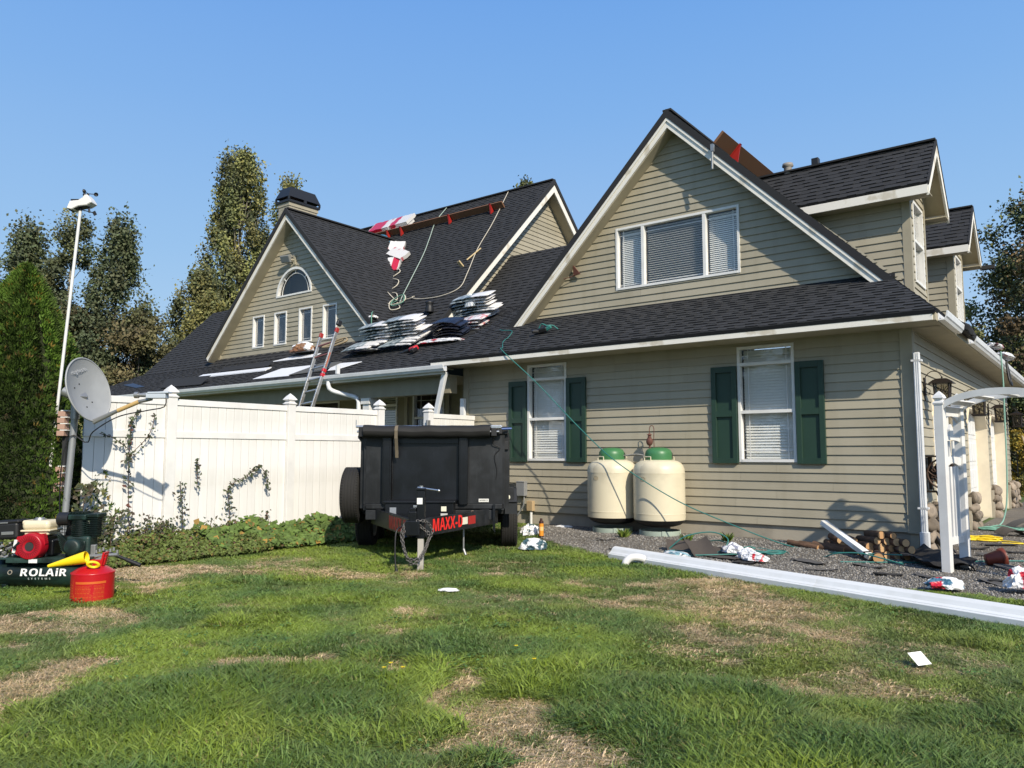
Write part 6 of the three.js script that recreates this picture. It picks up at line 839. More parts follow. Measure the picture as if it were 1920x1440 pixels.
  pile('middle roof stack', [-12.02, 3.70, -12.02], 10, { sx: -0.08, sz: 0.07, group: 'bundles of the middle roof stack' });
  pile('navy roof stack', [-11.20, 3.84, -12.35], 6, { kind: 'navy', L: 0.85, bend: 0.07, group: 'bundles of the navy roof stack' });
  pile('low white and red roof stack', [-10.92, 4.06, -12.78], 4, { kind: 'white', L: 0.7, group: 'bundles of the low roof stack' });
  pile('upper right roof stack', [-11.28, 4.45, -13.42], 8, { w: 0.36, L: 1.08, group: 'bundles of the upper right stack' });
  crumple('loose_wrapping', 'heap of torn white and red wrapping on the low roof below the bundles', 'plastic wrapping', [-11.15, 3.66, -11.92], [0.55, 0.07, 0.14], 71, [RD, [0.3, 0.1, 0.1], 0.62, 0.62]); crumple('loose_wrapping', 'flat pale wrapping with dark print under the left stack', 'plastic wrapping', [-13.25, 3.62, -11.72], [0.42, 0.04, 0.16], 72, [[0.06, 0.07, 0.14], [0.5, 0.3, 0.3], 0.5, 0.66]);
  crumple('torn_wrapper_flap', 'clear plastic flap on the front of the upper right stack', 'plastic wrapping', [-11.3, 4.66, -13.12], [0.13, 0.22, 0.05], 73, [[0.45, 0.5, 0.52], TE, 0.5, 0.8]);
  const ng = thing('nail_gun', 'red and black nail gun lying on the low roof under the bundles', 'nail gun', [-11.55, 3.46, -11.56], -0.2); ng.rotation.order = 'YXZ'; ng.rotation.x = 0.46; mb().boxc([0.06, 0.06, 0], [0.22, 0.11, 0.14], [0, 0, 0.1], 0.035).build('body', M.red, ng); mb().cyl(V(-0.05, 0.05, 0.02), V(-0.36, 0.02, 0.08), 0.05, 0.035).boxc([0.16, 0.05, 0.08], [0.1, 0.08, 0.2], [0, 0.4, 0], 0.02).build('magazine', M.black, ng);
  const ng2 = thing('nail_gun', 'dark nail gun on a green hose lying on the garage skirt roof', 'nail gun', [-8.05, 3.50, -11.38], 0.2); ng2.rotation.order = 'YXZ'; ng2.rotation.x = 0.46; mb().boxc([0, 0.06, 0], [0.20, 0.10, 0.12], [0, 0, 0.2], 0.03).boxc([-0.12, 0.05, 0.04], [0.16, 0.06, 0.1], [0, 0.5, -0.2], 0.02).build('body', M.black, ng2); mb().boxc([0.10, 0.08, 0], [0.16, 0.07, 0.09], [0, 0.2, 0.4], 0.02).tube([V(-0.06, 0.1, 0.02), V(0.0, 0.17, 0.0), V(0.1, 0.14, 0.02), V(0.2, 0.12, -0.02), V(0.3, 0.05, 0.0)], 0.012, 6, 30).build('handle', teal, ng2);
  // flashing strips and felt on the porch roof
  const onP = (x, v) => fp(roofF.porch, x, v, 0.035), plate = (name, lab, cat, pts, m, th = 0.01) => { const q = pts.map(([x, z, h = 0]) => fp(roofF.porch, x, vPo(z), 0.03 + h)); tag(mb().slab(q, V(0, -th, 0)).build(name, m), lab, cat); };
  const wm = std([0.74, 0.75, 0.78], 0.4), bm = M.roofEdge;
  plate('flashing_strip', 'long white metal strip lying on the porch roof', 'flashing', [[-19.66, -11.40], [-16.5, -11.38], [-16.5, -11.56], [-19.66, -11.58]], wm, 0.03); plate('dark_strip', 'black strip just above the long white metal strip', 'flashing', [[-18.9, -11.62, 0.02], [-16.7, -11.6, 0.02], [-16.7, -11.78, 0.08], [-18.9, -11.76, 0.08]], bm);
  plate('flashing_sheet', 'wide white metal sheet at the porch eave left of the ladder', 'flashing', [[-16.15, -10.80], [-14.75, -10.78], [-14.35, -11.35], [-15.8, -11.35]], wm); plate('felt_sheet', 'dark sheet beside the white one at the ladder', 'flashing', [[-14.75, -10.80, 0.01], [-13.6, -10.86, 0.01], [-13.5, -11.3, 0.02], [-14.3, -11.38, 0.02]], std([0.12, 0.12, 0.11], 0.8, { map: T.granule }));
  plate('flashing_sheet', 'small white triangular sheet right of the ladder on the porch roof', 'flashing', [[-13.45, -10.86], [-13.2, -10.86], [-12.75, -11.22], [-13.75, -11.28]], wm); plate('flashing_sheet', 'white sheet under the far gable windows, behind the ladder', 'flashing', [[-17.2, -12.0], [-15.4, -12.0], [-15.4, -12.22], [-16.6, -12.22]], wm);
  plate('dark_strip', 'black curled strip at the porch eave near the left end', 'flashing', [[-20.4, -10.78, 0.02], [-18.3, -10.74, 0.02], [-18.2, -11.0, 0.14], [-20.5, -11.06, 0.14]], bm); plate('felt_scrap', 'dark blue scrap on the porch roof far left', 'flashing', [[-23.4, -11.5], [-21.9, -11.1], [-22.3, -11.06], [-23.9, -11.45]], std([0.03, 0.045, 0.08], 0.5));
  crumple('tool_bag', 'white and brown tool bag on the sheet behind the ladder', 'bag', [-16.1, 3.92, -12.16], [0.36, 0.17, 0.16], 81, [[0.25, 0.12, 0.06], [0.3, 0.16, 0.08], 0.56, 0.66]);
  tag(mb().tube([V(-15.05, 3.93, -12.1), V(-14.8, 4.05, -12.15), V(-14.5, 4.10, -12.2), V(-14.35, 4.0, -12.1), V(-14.7, 3.9, -12.0), V(-15.1, 3.9, -12.0), V(-14.8, 3.98, -12.1), V(-14.5, 4.05, -12.15)], 0.025, 6, 80).build('rope_coil', std([0.30, 0.23, 0.14], 0.9)), 'coil of tan rope on the porch roof behind the ladder top', 'rope');
  // ladder
  { const t = thing('ladder', 'aluminium ladder with red fittings leaning on the porch gutter', 'ladder', [-13.2, 0, -9.3]); OFF.set(t, V(-13.2, 0, -9.3));
    const a = V(-13.32, 0, -9.3), b = V(-13.74, 3.93, -10.88), c = V(-13.0, 0, -9.3), d = V(-13.21, 4.0, -10.88), f = V(0, 0.37, 0.93);
    for (const [p, q] of [[a, b], [c, d]]) { mb().beam(p, q, 0.036, 0.075, f, 0.005).build('rail', M.ladderAlu, t); mb().beam(p.clone().lerp(q, 0.985), p.clone().lerp(q, 1.012), 0.055, 0.09, f, 0.015).build('red_fitting', std([0.30, 0.02, 0.015], 0.5), t); if (p === c) for (const k of [0.735, 0.76]) mb().beam(p.clone().lerp(q, k), p.clone().lerp(q, k + 0.018), 0.06, 0.09, f, 0.01).build('red_fitting', M.red, t); }
    mb().beam(d.clone().lerp(c, -0.025), d.clone().lerp(c, -0.055), 0.07, 0.12, f, 0.02).build('rubber_cap', M.black, t); mb().beam(c.clone().lerp(d, 0.79), c.clone().lerp(d, 0.87), 0.039, 0.03, f).build('red_stripe', std([0.40, 0.12, 0.07], 0.5), t);
    for (let k = 1; k < 15; k++) mb().beam(a.clone().lerp(b, k / 15), c.clone().lerp(d, k / 15), 0.03, 0.03, f, 0.006).build('rung', k > 12 ? std([0.22, 0.08, 0.07], 0.5) : M.ladderAlu, t); }
  // roof jacks with planks
  const jackM = std([0.34, 0.016, 0.012], 0.5), plankM = std([0.20, 0.095, 0.045], 0.75, { map: T.grain }), nM = V(0, S2, S2);
  { const t = thing('roof_plank', 'long brown toe board held by red roof brackets below the main ridge', 'roof plank', [-16, 8.17, -16.62]); OFF.set(t, V(-16, 8.17, -16.62));
    const P = (x, h = 0.13) => V(x, 8.17, -16.618).addScaledVector(nM, h); mb().beam(P(-19.1), P(-13.05), 0.045, 0.20, nM, 0.004).build('plank', plankM, t); for (const x of [-18.4, -17.65, -17.05, -15.04, -13.46]) { const p = P(x, 0.02), dn = V(0, -S2, S2); mb().slab([p.clone().addScaledVector(dn, 0.05), p.clone().addScaledVector(dn, 0.05).addScaledVector(nM, 0.22), p.clone().addScaledVector(dn, 0.20)], V(0.04, 0, 0)).slab([p.clone().addScaledVector(dn, 0.05), p.clone().addScaledVector(dn, 0.05).addScaledVector(nM, 0.22), p.clone().addScaledVector(dn, 0.20)], V(-0.01, 0, 0)).beam(p.clone().addScaledVector(dn, 0.04).addScaledVector(nM, 0.0), p.clone().addScaledVector(dn, 0.04).addScaledVector(nM, 0.24), 0.06, 0.012, dn).build('roof_bracket', jackM, t); } }
  { const nB = V(S2, S2, 0), P = (z, h = 0.15) => V(-5.02, 6.505, z).addScaledVector(nB, h), t = thing('roof_plank', 'brown toe board with red brackets on the garage roof edge beside the dormer', 'roof plank', [-5, 6.5, -13]); OFF.set(t, V(-5, 6.5, -13));
    mb().beam(P(-12.06), P(-15.3), 0.045, 0.235, nB, 0.004).build('plank', plankM, t); for (const z of [-12.75, -15.1]) { const p = P(z, 0.02), dn = V(S2, -S2, 0); mb().slab([p.clone().addScaledVector(dn, 0.04), p.clone().addScaledVector(dn, 0.04).addScaledVector(nB, 0.26), p.clone().addScaledVector(dn, 0.22)], V(0, 0, 0.02)).beam(p.clone().addScaledVector(dn, 0.035), p.clone().addScaledVector(dn, 0.035).addScaledVector(nB, 0.27), 0.07, 0.02, dn).build('roof_bracket', jackM, t); } }
  tag(mb().cyl(V(-4.98, 6.42, -11.94), V(-5.0, 6.05, -11.97), 0.02).boxc([-4.98, 6.4, -11.95], [0.05, 0.12, 0.06]).build('hanging_hook', M.steel), 'metal hook hanging off the garage rake board', 'hook');
  // red and white packs above the plank, and the three in the valley
  const pack = (lab, [x, y, z], [L, h, w], q, seed, frac) => { const g = new THREE.BoxGeometry(L, h, w, 24, 1, 6), p = g.attributes.position, col = []; for (let i = 0; i < p.count; i++) { const a = p.getX(i) / L + 0.5, b = p.getZ(i) / w + 0.5, n = fbm(a * 9 + seed, b * 6, seed, 3); p.setY(i, p.getY(i) + (n - 0.5) * 0.03); col.push(...((a > frac[0] && a < frac[1]) || n > 0.80 ? [0.48, 0.018, 0.045] : [0.62, 0.60, 0.58])); } g.setAttribute('color', new THREE.Float32BufferAttribute(col, 3)); const m = new THREE.Mesh(finish(g), VCgloss); m.name = numbered('shingle_pack'); m.position.set(x, y, z); m.quaternion.copy(q); scene.add(m); return tag(m, lab, 'shingle pack', null); };
  const mq = new THREE.Quaternion().setFromRotationMatrix(new THREE.Matrix4().makeBasis(X, nM, V().crossVectors(X, nM))), mp = (x, y, h) => V(x, y, -8.448 - y).addScaledVector(nM, h).toArray();
  pack('red pack lying leftmost on the toe board under the ridge', mp(-18.6, 8.46, 0.07), [1.0, 0.10, 0.56], mq, 3, [0.0, 0.95]); pack('red pack on the toe board, upper layer on the left', mp(-18.35, 8.56, 0.17), [0.95, 0.10, 0.52], mq, 5, [0.03, 0.7]); pack('white pack with a red stripe, nearest the free end of the toe board', mp(-17.55, 8.46, 0.07), [0.95, 0.10, 0.56], mq, 7, [0.25, 0.5]); pack('white pack with red stripe, on top at the right of the toe board', mp(-17.5, 8.58, 0.17), [0.9, 0.10, 0.52], mq, 9, [0.15, 0.42]);
  { const k = crumple('flat_wrapper', 'white and blue wrapper lying at the top of the valley', 'plastic wrapper', [-17.1, 7.72, -15.75], [0.45, 0.05, 0.22], 91, [[0.04, 0.14, 0.2], [0.05, 0.15, 0.2], 0.5, 0.5], -0.8); k.rotation.set(0.2, -0.7, -0.5); }
  const vq = (e) => new THREE.Quaternion().setFromEuler(new THREE.Euler(...e, 'YXZ')); pack('white pack at the top of the three in the roof valley', [-16.35, 7.35, -15.62], [0.46, 0.10, 0.55], vq([0.95, 0.45, -0.1]), 13, [2, 3]); pack('white pack laid askew in the middle of the roof valley', [-15.85, 7.02, -15.22], [0.72, 0.11, 0.36], vq([0.75, -0.5, -0.55]), 15, [2, 3]); pack('red and white pack lowest in the roof valley', [-15.78, 6.62, -14.98], [0.42, 0.16, 0.62], vq([0.9, 0.5, 0.1]), 17, [0.45, 0.95]);
  // ropes on the main roof, lying a little above the shingles
  const mr = (x, y, h = 0.04) => V(x, y, -8.448 - y).addScaledVector(nM, h), rg = std([0.34, 0.42, 0.36], 0.8), rw = std([0.55, 0.50, 0.40], 0.85);
  tag(mb().tube([mr(-15.94, 8.95), mr(-15.80, 8.29), mr(-15.3, 7.5), mr(-14.87, 6.81), mr(-14.37, 5.81), mr(-14.12, 5.30), mr(-14.0, 5.1)], 0.012, 6, 80).build('safety_rope', rg), 'taut pale green rope from the ridge down to the knot in the valley', 'rope');
  tag(mb().tube([mr(-13.49, 8.9), mr(-12.98, 7.56), mr(-12.69, 6.59), mr(-12.30, 5.75), mr(-12.13, 5.25), mr(-12.6, 5.07), mr(-13.32, 5.10), mr(-13.62, 5.16, 0.07), mr(-13.58, 5.22), mr(-13.7, 5.18), mr(-14.05, 5.15)], 0.010, 6, 120).build('safety_rope', rw), 'slack cream rope curving down the main roof right of the taut one', 'rope');
  tag(mb().tube([mr(-15.6, 6.5), mr(-15.25, 6.3), mr(-15.35, 6.1), mr(-14.95, 5.95), mr(-14.8, 5.75), mr(-14.95, 5.55), mr(-14.5, 5.45), mr(-14.25, 5.2), mr(-14.9, 5.5, 0.2), mr(-15.1, 5.55, 0.3), mr(-14.6, 5.2, 0.2), mr(-14.2, 5.0, 0.1), mr(-13.75, 5.05, 0.1), mr(-13.9, 5.2, 0.15), mr(-14.3, 5.1, 0.1), mr(-14.0, 4.82, 0.1), mr(-13.8, 4.9), mr(-14.1, 5.1)], 0.014, 6, 200).build('knotted_rope', rw), 'cream rope with loops knotted in the valley', 'rope');
  tag(mb().tube([mr(-14.05, 5.1, 0.1), mr(-14.3, 4.95, 0.1), V(-13.95, 4.75, -12.6), V(-13.55, 4.55, -12.18), V(-13.50, 4.3, -12.13), V(-13.5, 3.95, -12.1)], 0.012, 6, 60).tube([mr(-13.75, 5.05, 0.12), mr(-13.9, 5.2, 0.16), mr(-14.2, 5.12, 0.12), mr(-14.1, 4.95, 0.1), mr(-13.8, 4.98, 0.1)], 0.012, 6, 40, true).build('green_line', std([0.13, 0.30, 0.22], 0.8)), 'green line looped at the valley knot and hanging off the gable eave', 'rope');
  tag(mb().cyl(mr(-12.55, 6.55, 0.05), mr(-12.72, 6.2, 0.05), 0.02).boxc(mr(-12.78, 6.05, 0.05).toArray(), [0.10, 0.24, 0.04], [0.7, 0, 0.3], 0.01).build('rope_grab', std([0.5, 0.38, 0.2], 0.6)), 'rope grab clipped to the cream rope', 'rope grab');
  crumple('glove', 'pale glove at the foot of the far gable rake', 'glove', [-13.75, 4.52, -12.35], [0.16, 0.06, 0.1], 93, [[0.3, 0.2, 0.12], [0.3, 0.2, 0.12], 0.7, 0.65]);
  tag(mb().lathe([[0.10, 0], [0.10, 0.10], [0.085, 0.13], [0.085, 0.2], [0.11, 0.22], [0.08, 0.26], [0.0, 0.28]], V(-12.45, 4.62, -12.98), 16).build('roof_vent', M.black), 'black round vent at the foot of the main roof behind the bundles', 'roof vent');
  tag(mb().lathe([[0.07, 0], [0.07, 0.14], [0.10, 0.15], [0.09, 0.20], [0, 0.23]], V(-4.35, 6.36, -13.86), 16).build('roof_vent', std([0.25, 0.23, 0.21], 0.6)), 'grey mushroom vent on the near dormer ridge', 'roof vent'); tag(mb().box(-3.92, 6.38, -13.92, -3.80, 6.54, -13.80, 0.008).build('vent_cap', M.black), 'black square vent cap on the near dormer ridge', 'roof vent');
  tag(mb().box(-1.98, 5.24, -19.15, -1.72, 5.32, -19.0).build('lookout_beam', M.dark), 'dark beam end poking past the far dormer rake', 'beam');
}
// ---------------------------------------------------------------- trees, hedge and plants
const leafM = vcolMat(std([1, 1, 1], 0.75));
class Leaves {                                                       // many small bent leaf faces joined into one mesh
  constructor(n) { this.p = new Float32Array(n * 12); this.c = new Float32Array(n * 12); this.n = 0; this.max = n; }
  add(P, D, N, l, w, c) { // tip direction D, face normal N
    if (this.n >= this.max) return; const o = this.n++ * 12, p = this.p, s = Leaves.s.crossVectors(D, N).normalize();
    const b = l * 0.12; p[o] = P.x - D.x * l * 0.5; p[o + 1] = P.y - D.y * l * 0.5; p[o + 2] = P.z - D.z * l * 0.5;
    p[o + 3] = P.x + s.x * w * 0.5 + N.x * b; p[o + 4] = P.y + s.y * w * 0.5 + N.y * b; p[o + 5] = P.z + s.z * w * 0.5 + N.z * b;
    p[o + 6] = P.x + D.x * l * 0.5; p[o + 7] = P.y + D.y * l * 0.5; p[o + 8] = P.z + D.z * l * 0.5;
    p[o + 9] = P.x - s.x * w * 0.5 + N.x * b; p[o + 10] = P.y - s.y * w * 0.5 + N.y * b; p[o + 11] = P.z - s.z * w * 0.5 + N.z * b;
    for (let k = 0; k < 4; k++) this.c.set(c, o + k * 3);
  }
  build(name, parent, mat = leafM) {
    const g = new THREE.BufferGeometry(), ix = new Uint32Array(this.n * 6); for (let i = 0; i < this.n; i++) { const a = i * 4; ix.set([a, a + 1, a + 2, a, a + 2, a + 3], i * 6); }
    g.setAttribute('position', new THREE.BufferAttribute(this.p.slice(0, this.n * 12), 3)); g.setAttribute('color', new THREE.BufferAttribute(this.c.slice(0, this.n * 12), 3)); g.setIndex(new THREE.BufferAttribute(ix, 1)); g.computeVertexNormals();
    const m = new THREE.Mesh(g, mat); m.name = parent ? name : numbered(name); (parent ?? scene).add(m); return m;
  }
}
Leaves.s = V();
const rdir = (R) => { const z = R() * 2 - 1, a = R() * Math.PI * 2, r = Math.sqrt(1 - z * z); return V(r * Math.cos(a), z, r * Math.sin(a)); };
const gauss = (R) => (R() + R() + R() + R() - 2) * 0.87;
function tree(name, label, [l, a], H, o) {
  const R = rng(o.seed), P = W(l, a), t = thing(name, label, 'tree', [P.x, 0, P.z], 0, o.group);
  const tr = mb(), top = V((R() - 0.5) * 0.6, H * 0.96, (R() - 0.5) * 0.6), cl = [], r0 = o.r ?? H * 0.011;
  tr.add(new THREE.TubeGeometry(new THREE.CatmullRomCurve3([V(0, -0.2, 0), V(0.1 * R(), H * 0.35, 0.1 * R()), V(top.x * 0.6, H * 0.7, top.z * 0.6), top]), 14, 1, 7).applyMatrix4(new THREE.Matrix4()));
  { const q = tr.g[0].attributes.position, n = tr.g[0].attributes.normal; for (let i = 0; i < q.count; i++) { const k = 1 - lerp(r0, 0.02, clamp(q.getY(i) / H, 0, 1)); q.setXYZ(i, q.getX(i) - n.getX(i) * k, q.getY(i), q.getZ(i) - n.getZ(i) * k); } }
  for (let i = 0; i < o.clusters; i++) {
    const h = lerp(o.start ?? 0.12, 0.985, Math.pow((i + R()) / o.clusters, o.pow ?? 1)), pr = o.profile(h) * H, an = R() * 6.283, rr = pr * (0.25 + 0.75 * Math.sqrt(R())) * (0.8 + 0.35 * R());
    const c = V(Math.cos(an) * rr + top.x * h, h * H + (R() - 0.5) * 0.4, Math.sin(an) * rr + top.z * h); cl.push(c);
    if (R() < (o.limbs ?? 0.3)) { const y0 = Math.max(0.06 * H, c.y - rr * (o.up ?? 1.2)); tr.add(new THREE.TubeGeometry(new THREE.CatmullRomCurve3([V(top.x * y0 / H, y0, top.z * y0 / H), V(c.x * 0.5, lerp(y0, c.y, 0.38), c.z * 0.5), c]), 5, 0.014 + 0.0018 * H * (1 - h), 4)); }
  }
  tr.build('trunk', std(o.bark ?? [0.20, 0.17, 0.135], 0.9, { map: T.bark }), t);
  const L = new Leaves(o.leaves), per = o.leaves / cl.length, sz = o.size;
  cl.forEach((c, k) => { const cr = (o.cr ?? 0.75) * (0.6 + 0.7 * R()), tint = 0.62 + 0.7 * R(), pc = o.cols[Math.min(o.cols.length - 1, R() * o.cols.length | 0)], ou = V(c.x, 0, c.z).normalize();
    for (let i = 0; i < per; i++) { const d = V(gauss(R) * cr, gauss(R) * cr * (o.stretch ?? 1), gauss(R) * cr), N = rdir(R).addScaledVector(ou, 0.6).add(V(0, 0.5, 0)).normalize(), D = rdir(R).add(V(0, o.tip ?? 0, 0)).projectOnPlane(N).normalize(), q = tint * (0.7 + 0.6 * R()), s = sz * (0.6 + 0.8 * R()); L.add(c.clone().add(d), D, N, s, s * 0.7, [pc[0] * q, pc[1] * q, pc[2] * q]); } });
  const ch = L.build('crown', t); return t;
}
const olive = [[0.105, 0.115, 0.045], [0.088, 0.10, 0.04], [0.12, 0.122, 0.048]], dgreen = [[0.07, 0.092, 0.040], [0.085, 0.102, 0.044], [0.10, 0.108, 0.050]], gold = [[0.20, 0.205, 0.065], [0.155, 0.175, 0.062], [0.205, 0.19, 0.058]], rust = [[0.105, 0.085, 0.036], [0.085, 0.088, 0.034], [0.11, 0.10, 0.038]], redm = [[0.10, 0.125, 0.042], [0.13, 0.135, 0.042], [0.125, 0.085, 0.038], [0.085, 0.11, 0.04], [0.12, 0.13, 0.045]];
const cone = (w, s = 1) => (h) => w * Math.pow(Math.max(0, 1 - h), s) + 0.012, spindle = (w) => (h) => w * Math.pow(Math.sin(Math.PI * Math.pow(clamp(h, 0.02, 1), 1.15)), 0.75) + 0.008, col = (w) => (h) => w * Math.min(1, 0.25 + h * 1.6) * Math.pow(Math.max(0, 1 - h), 0.42) + 0.006;
const TG = 'trees beyond the house and fence';
tree('maple_tree', 'dark leafy tree with several blunt tops at the far left edge', [-27.2, 42], 13.7, { seed: 1, clusters: 110, leaves: 27360, size: 0.171, profile: cone(0.26, 0.75), cols: dgreen, cr: 0.6, stretch: 1.7, tip: 0.8, group: TG });
tree('birch_tree', 'tall thin-crowned tree behind the weather station pole', [-23.4, 40], 13.9, { seed: 2, clusters: 75, leaves: 18848, size: 0.143, profile: cone(0.185, 0.62), cols: [...olive, ...dgreen], cr: 0.5, bark: [0.42, 0.38, 0.3], limbs: 0.6, group: TG });
tree('alder_tree', 'dark spiky tree with raised branches right of the weather station', [-21.0, 40], 13.5, { seed: 3, clusters: 85, leaves: 26144, size: 0.157, profile: cone(0.225, 0.8), cols: dgreen, cr: 0.5, stretch: 1.9, tip: 1, up: 1.8, limbs: 0.5, group: TG });
tree('fir_tree', 'short dark tree filling the gap between thuja and spiky tree', [-25.3, 43], 9.6, { seed: 4, clusters: 60, leaves: 19760, size: 0.171, profile: spindle(0.2), cols: dgreen, cr: 0.7, group: TG });
tree('bush_tree', 'rust brown low tree left of the porch roof end', [-19.4, 40], 8.6, { seed: 5, clusters: 80, leaves: 27360, size: 0.157, profile: spindle(0.26), cols: rust, cr: 0.65, limbs: 0.5, start: 0.04, group: TG });
tree('bush_tree', 'lower rust and green tree touching the porch roof hip', [-17.7, 41], 6.6, { seed: 6, clusters: 75, leaves: 25840, size: 0.157, profile: spindle(0.32), cols: [...rust, ...olive], cr: 0.65, limbs: 0.4, start: 0.04, group: TG });
tree('bush_tree', 'dense brown-green low tree behind the satellite dish', [-22.2, 38], 8.3, { seed: 7, clusters: 90, leaves: 30400, size: 0.157, profile: spindle(0.30), cols: [...rust, ...dgreen], cr: 0.65, limbs: 0.4, start: 0.04, group: TG });
tree('bush_tree', 'low yellow-green bush at the foot of the porch roof end', [-20.2, 37], 5.0, { seed: 8, clusters: 60, leaves: 21280, size: 0.129, profile: spindle(0.42), cols: [...gold, ...rust], cr: 0.5, start: 0.03, group: TG });
tree('poplar_tree', 'tall upright poplar rising left of the chimney', [-17.8, 50], 21.3, { seed: 9, clusters: 230, leaves: 51680, size: 0.186, profile: col(0.15), cols: [...gold, ...olive], cr: 0.5, stretch: 2.0, tip: 1.1, up: 3.2, limbs: 0.75, bark: [0.34, 0.31, 0.26], start: 0.1, group: TG });
tree('poplar_tree', 'shorter yellow-green poplar at the left foot of the tall one', [-18.7, 46], 12.2, { seed: 10, clusters: 80, leaves: 24320, size: 0.171, profile: spindle(0.15), cols: [...gold, ...olive], cr: 0.5, stretch: 1.6, tip: 0.9, up: 2.4, limbs: 0.5, group: TG });
tree('poplar_tree', 'yellow-green low poplar meeting the steep end roof', [-17.4, 44], 10.2, { seed: 11, clusters: 80, leaves: 27360, size: 0.157, profile: spindle(0.2), cols: gold, cr: 0.55, stretch: 1.3, tip: 0.7, up: 2, limbs: 0.4, group: TG });
tree('poplar_tree', 'thin poplar partly behind the black chimney cap', [-16.3, 55], 21.3, { seed: 12, clusters: 80, leaves: 21280, size: 0.186, profile: col(0.085), cols: [...gold, ...olive], cr: 0.48, stretch: 1.8, tip: 1, up: 3, limbs: 0.6, group: TG });
tree('poplar_tree', 'leafy tree top peeking over the main ridge', [1.05, 60], 23.4, { seed: 13, clusters: 70, leaves: 18240, size: 0.214, profile: spindle(0.085), cols: [...olive, ...gold], cr: 0.6, stretch: 1.2, tip: 0.8, limbs: 0.3, group: TG });
tree('maple_tree', 'large green and russet maple at the right edge behind the garage', [20.6, 29], 11.4, { seed: 14, clusters: 130, leaves: 44080, size: 0.132, profile: spindle(0.26), cols: redm, cr: 0.62, limbs: 0.6, up: 1.4, start: 0.1, bark: [0.25, 0.21, 0.17], group: TG });
tree('maple_tree', 'darker green tree low at the right edge past the garage', [19.4, 33], 6.2, { seed: 15, clusters: 80, leaves: 28880, size: 0.135, profile: spindle(0.5), cols: [...dgreen, ...olive], cr: 0.7, start: 0.03, group: TG });
tree('maple_tree', 'thick green tree at the far right beyond the drive', [23.0, 31], 9.5, { seed: 16, clusters: 90, leaves: 28880, size: 0.143, profile: spindle(0.34), cols: olive, cr: 0.7, start: 0.03, group: TG });
tree('golden_bush', 'golden yellow bush at the end of the garage side', [15.55, 24], 1.9, { seed: 17, clusters: 40, leaves: 13680, size: 0.064, profile: spindle(0.36), cols: [[0.32, 0.22, 0.02], [0.2, 0.17, 0.03]], cr: 0.2, start: 0.05 });
// trees behind the photographer: seen only as reflections in the panes
[[-15, 27, 13], [-21, 31, 15], [-27, 30, 12], [-9, 34, 14], [-33, 25, 13], [-2, 30, 12]].forEach(([x, z, h], i) => { const l = x * 0.79203 - z * 0.61048, a = -(x * 0.61048 + z * 0.79203); tree('garden_tree', ['bushy', 'tall', 'round', 'broad', 'slim', 'low'][i] + ' garden tree behind the photographer, reflected in the windows', [l, a], h, { seed: 60 + i, clusters: 50, leaves: 13680, size: 0.257, profile: spindle(0.26), cols: dgreen, cr: 0.9 }); });
{ // far wood closing the horizon
  const R = rng(200), L = new Leaves(60000); const clump = (l, a, w, h) => { for (let i = 0; i < 420; i++) { const p = W(l + gauss(R) * w, a + gauss(R) * w * 0.6), y = h * Math.pow(R(), 0.8), q = 0.6 + 0.7 * R(), c = dgreen[R() * 3 | 0], N = rdir(R); L.add(V(p.x, y, p.z), rdir(R).projectOnPlane(N).normalize(), N, 0.9, 0.6, [c[0] * q * 1.1, c[1] * q * 1.1, c[2] * q * 1.1]); } };
  for (let i = 0; i < 130; i++) { const l = -110 + 230 * (i / 130) + R() * 3; clump(l, 75 + R() * 14 + Math.abs(l) * 0.1, 3.2, 6 + R() * 5); }
  tag(L.build('far_wood'), 'distant dark wood closing the horizon all round', 'wood', null, 'stuff');
}
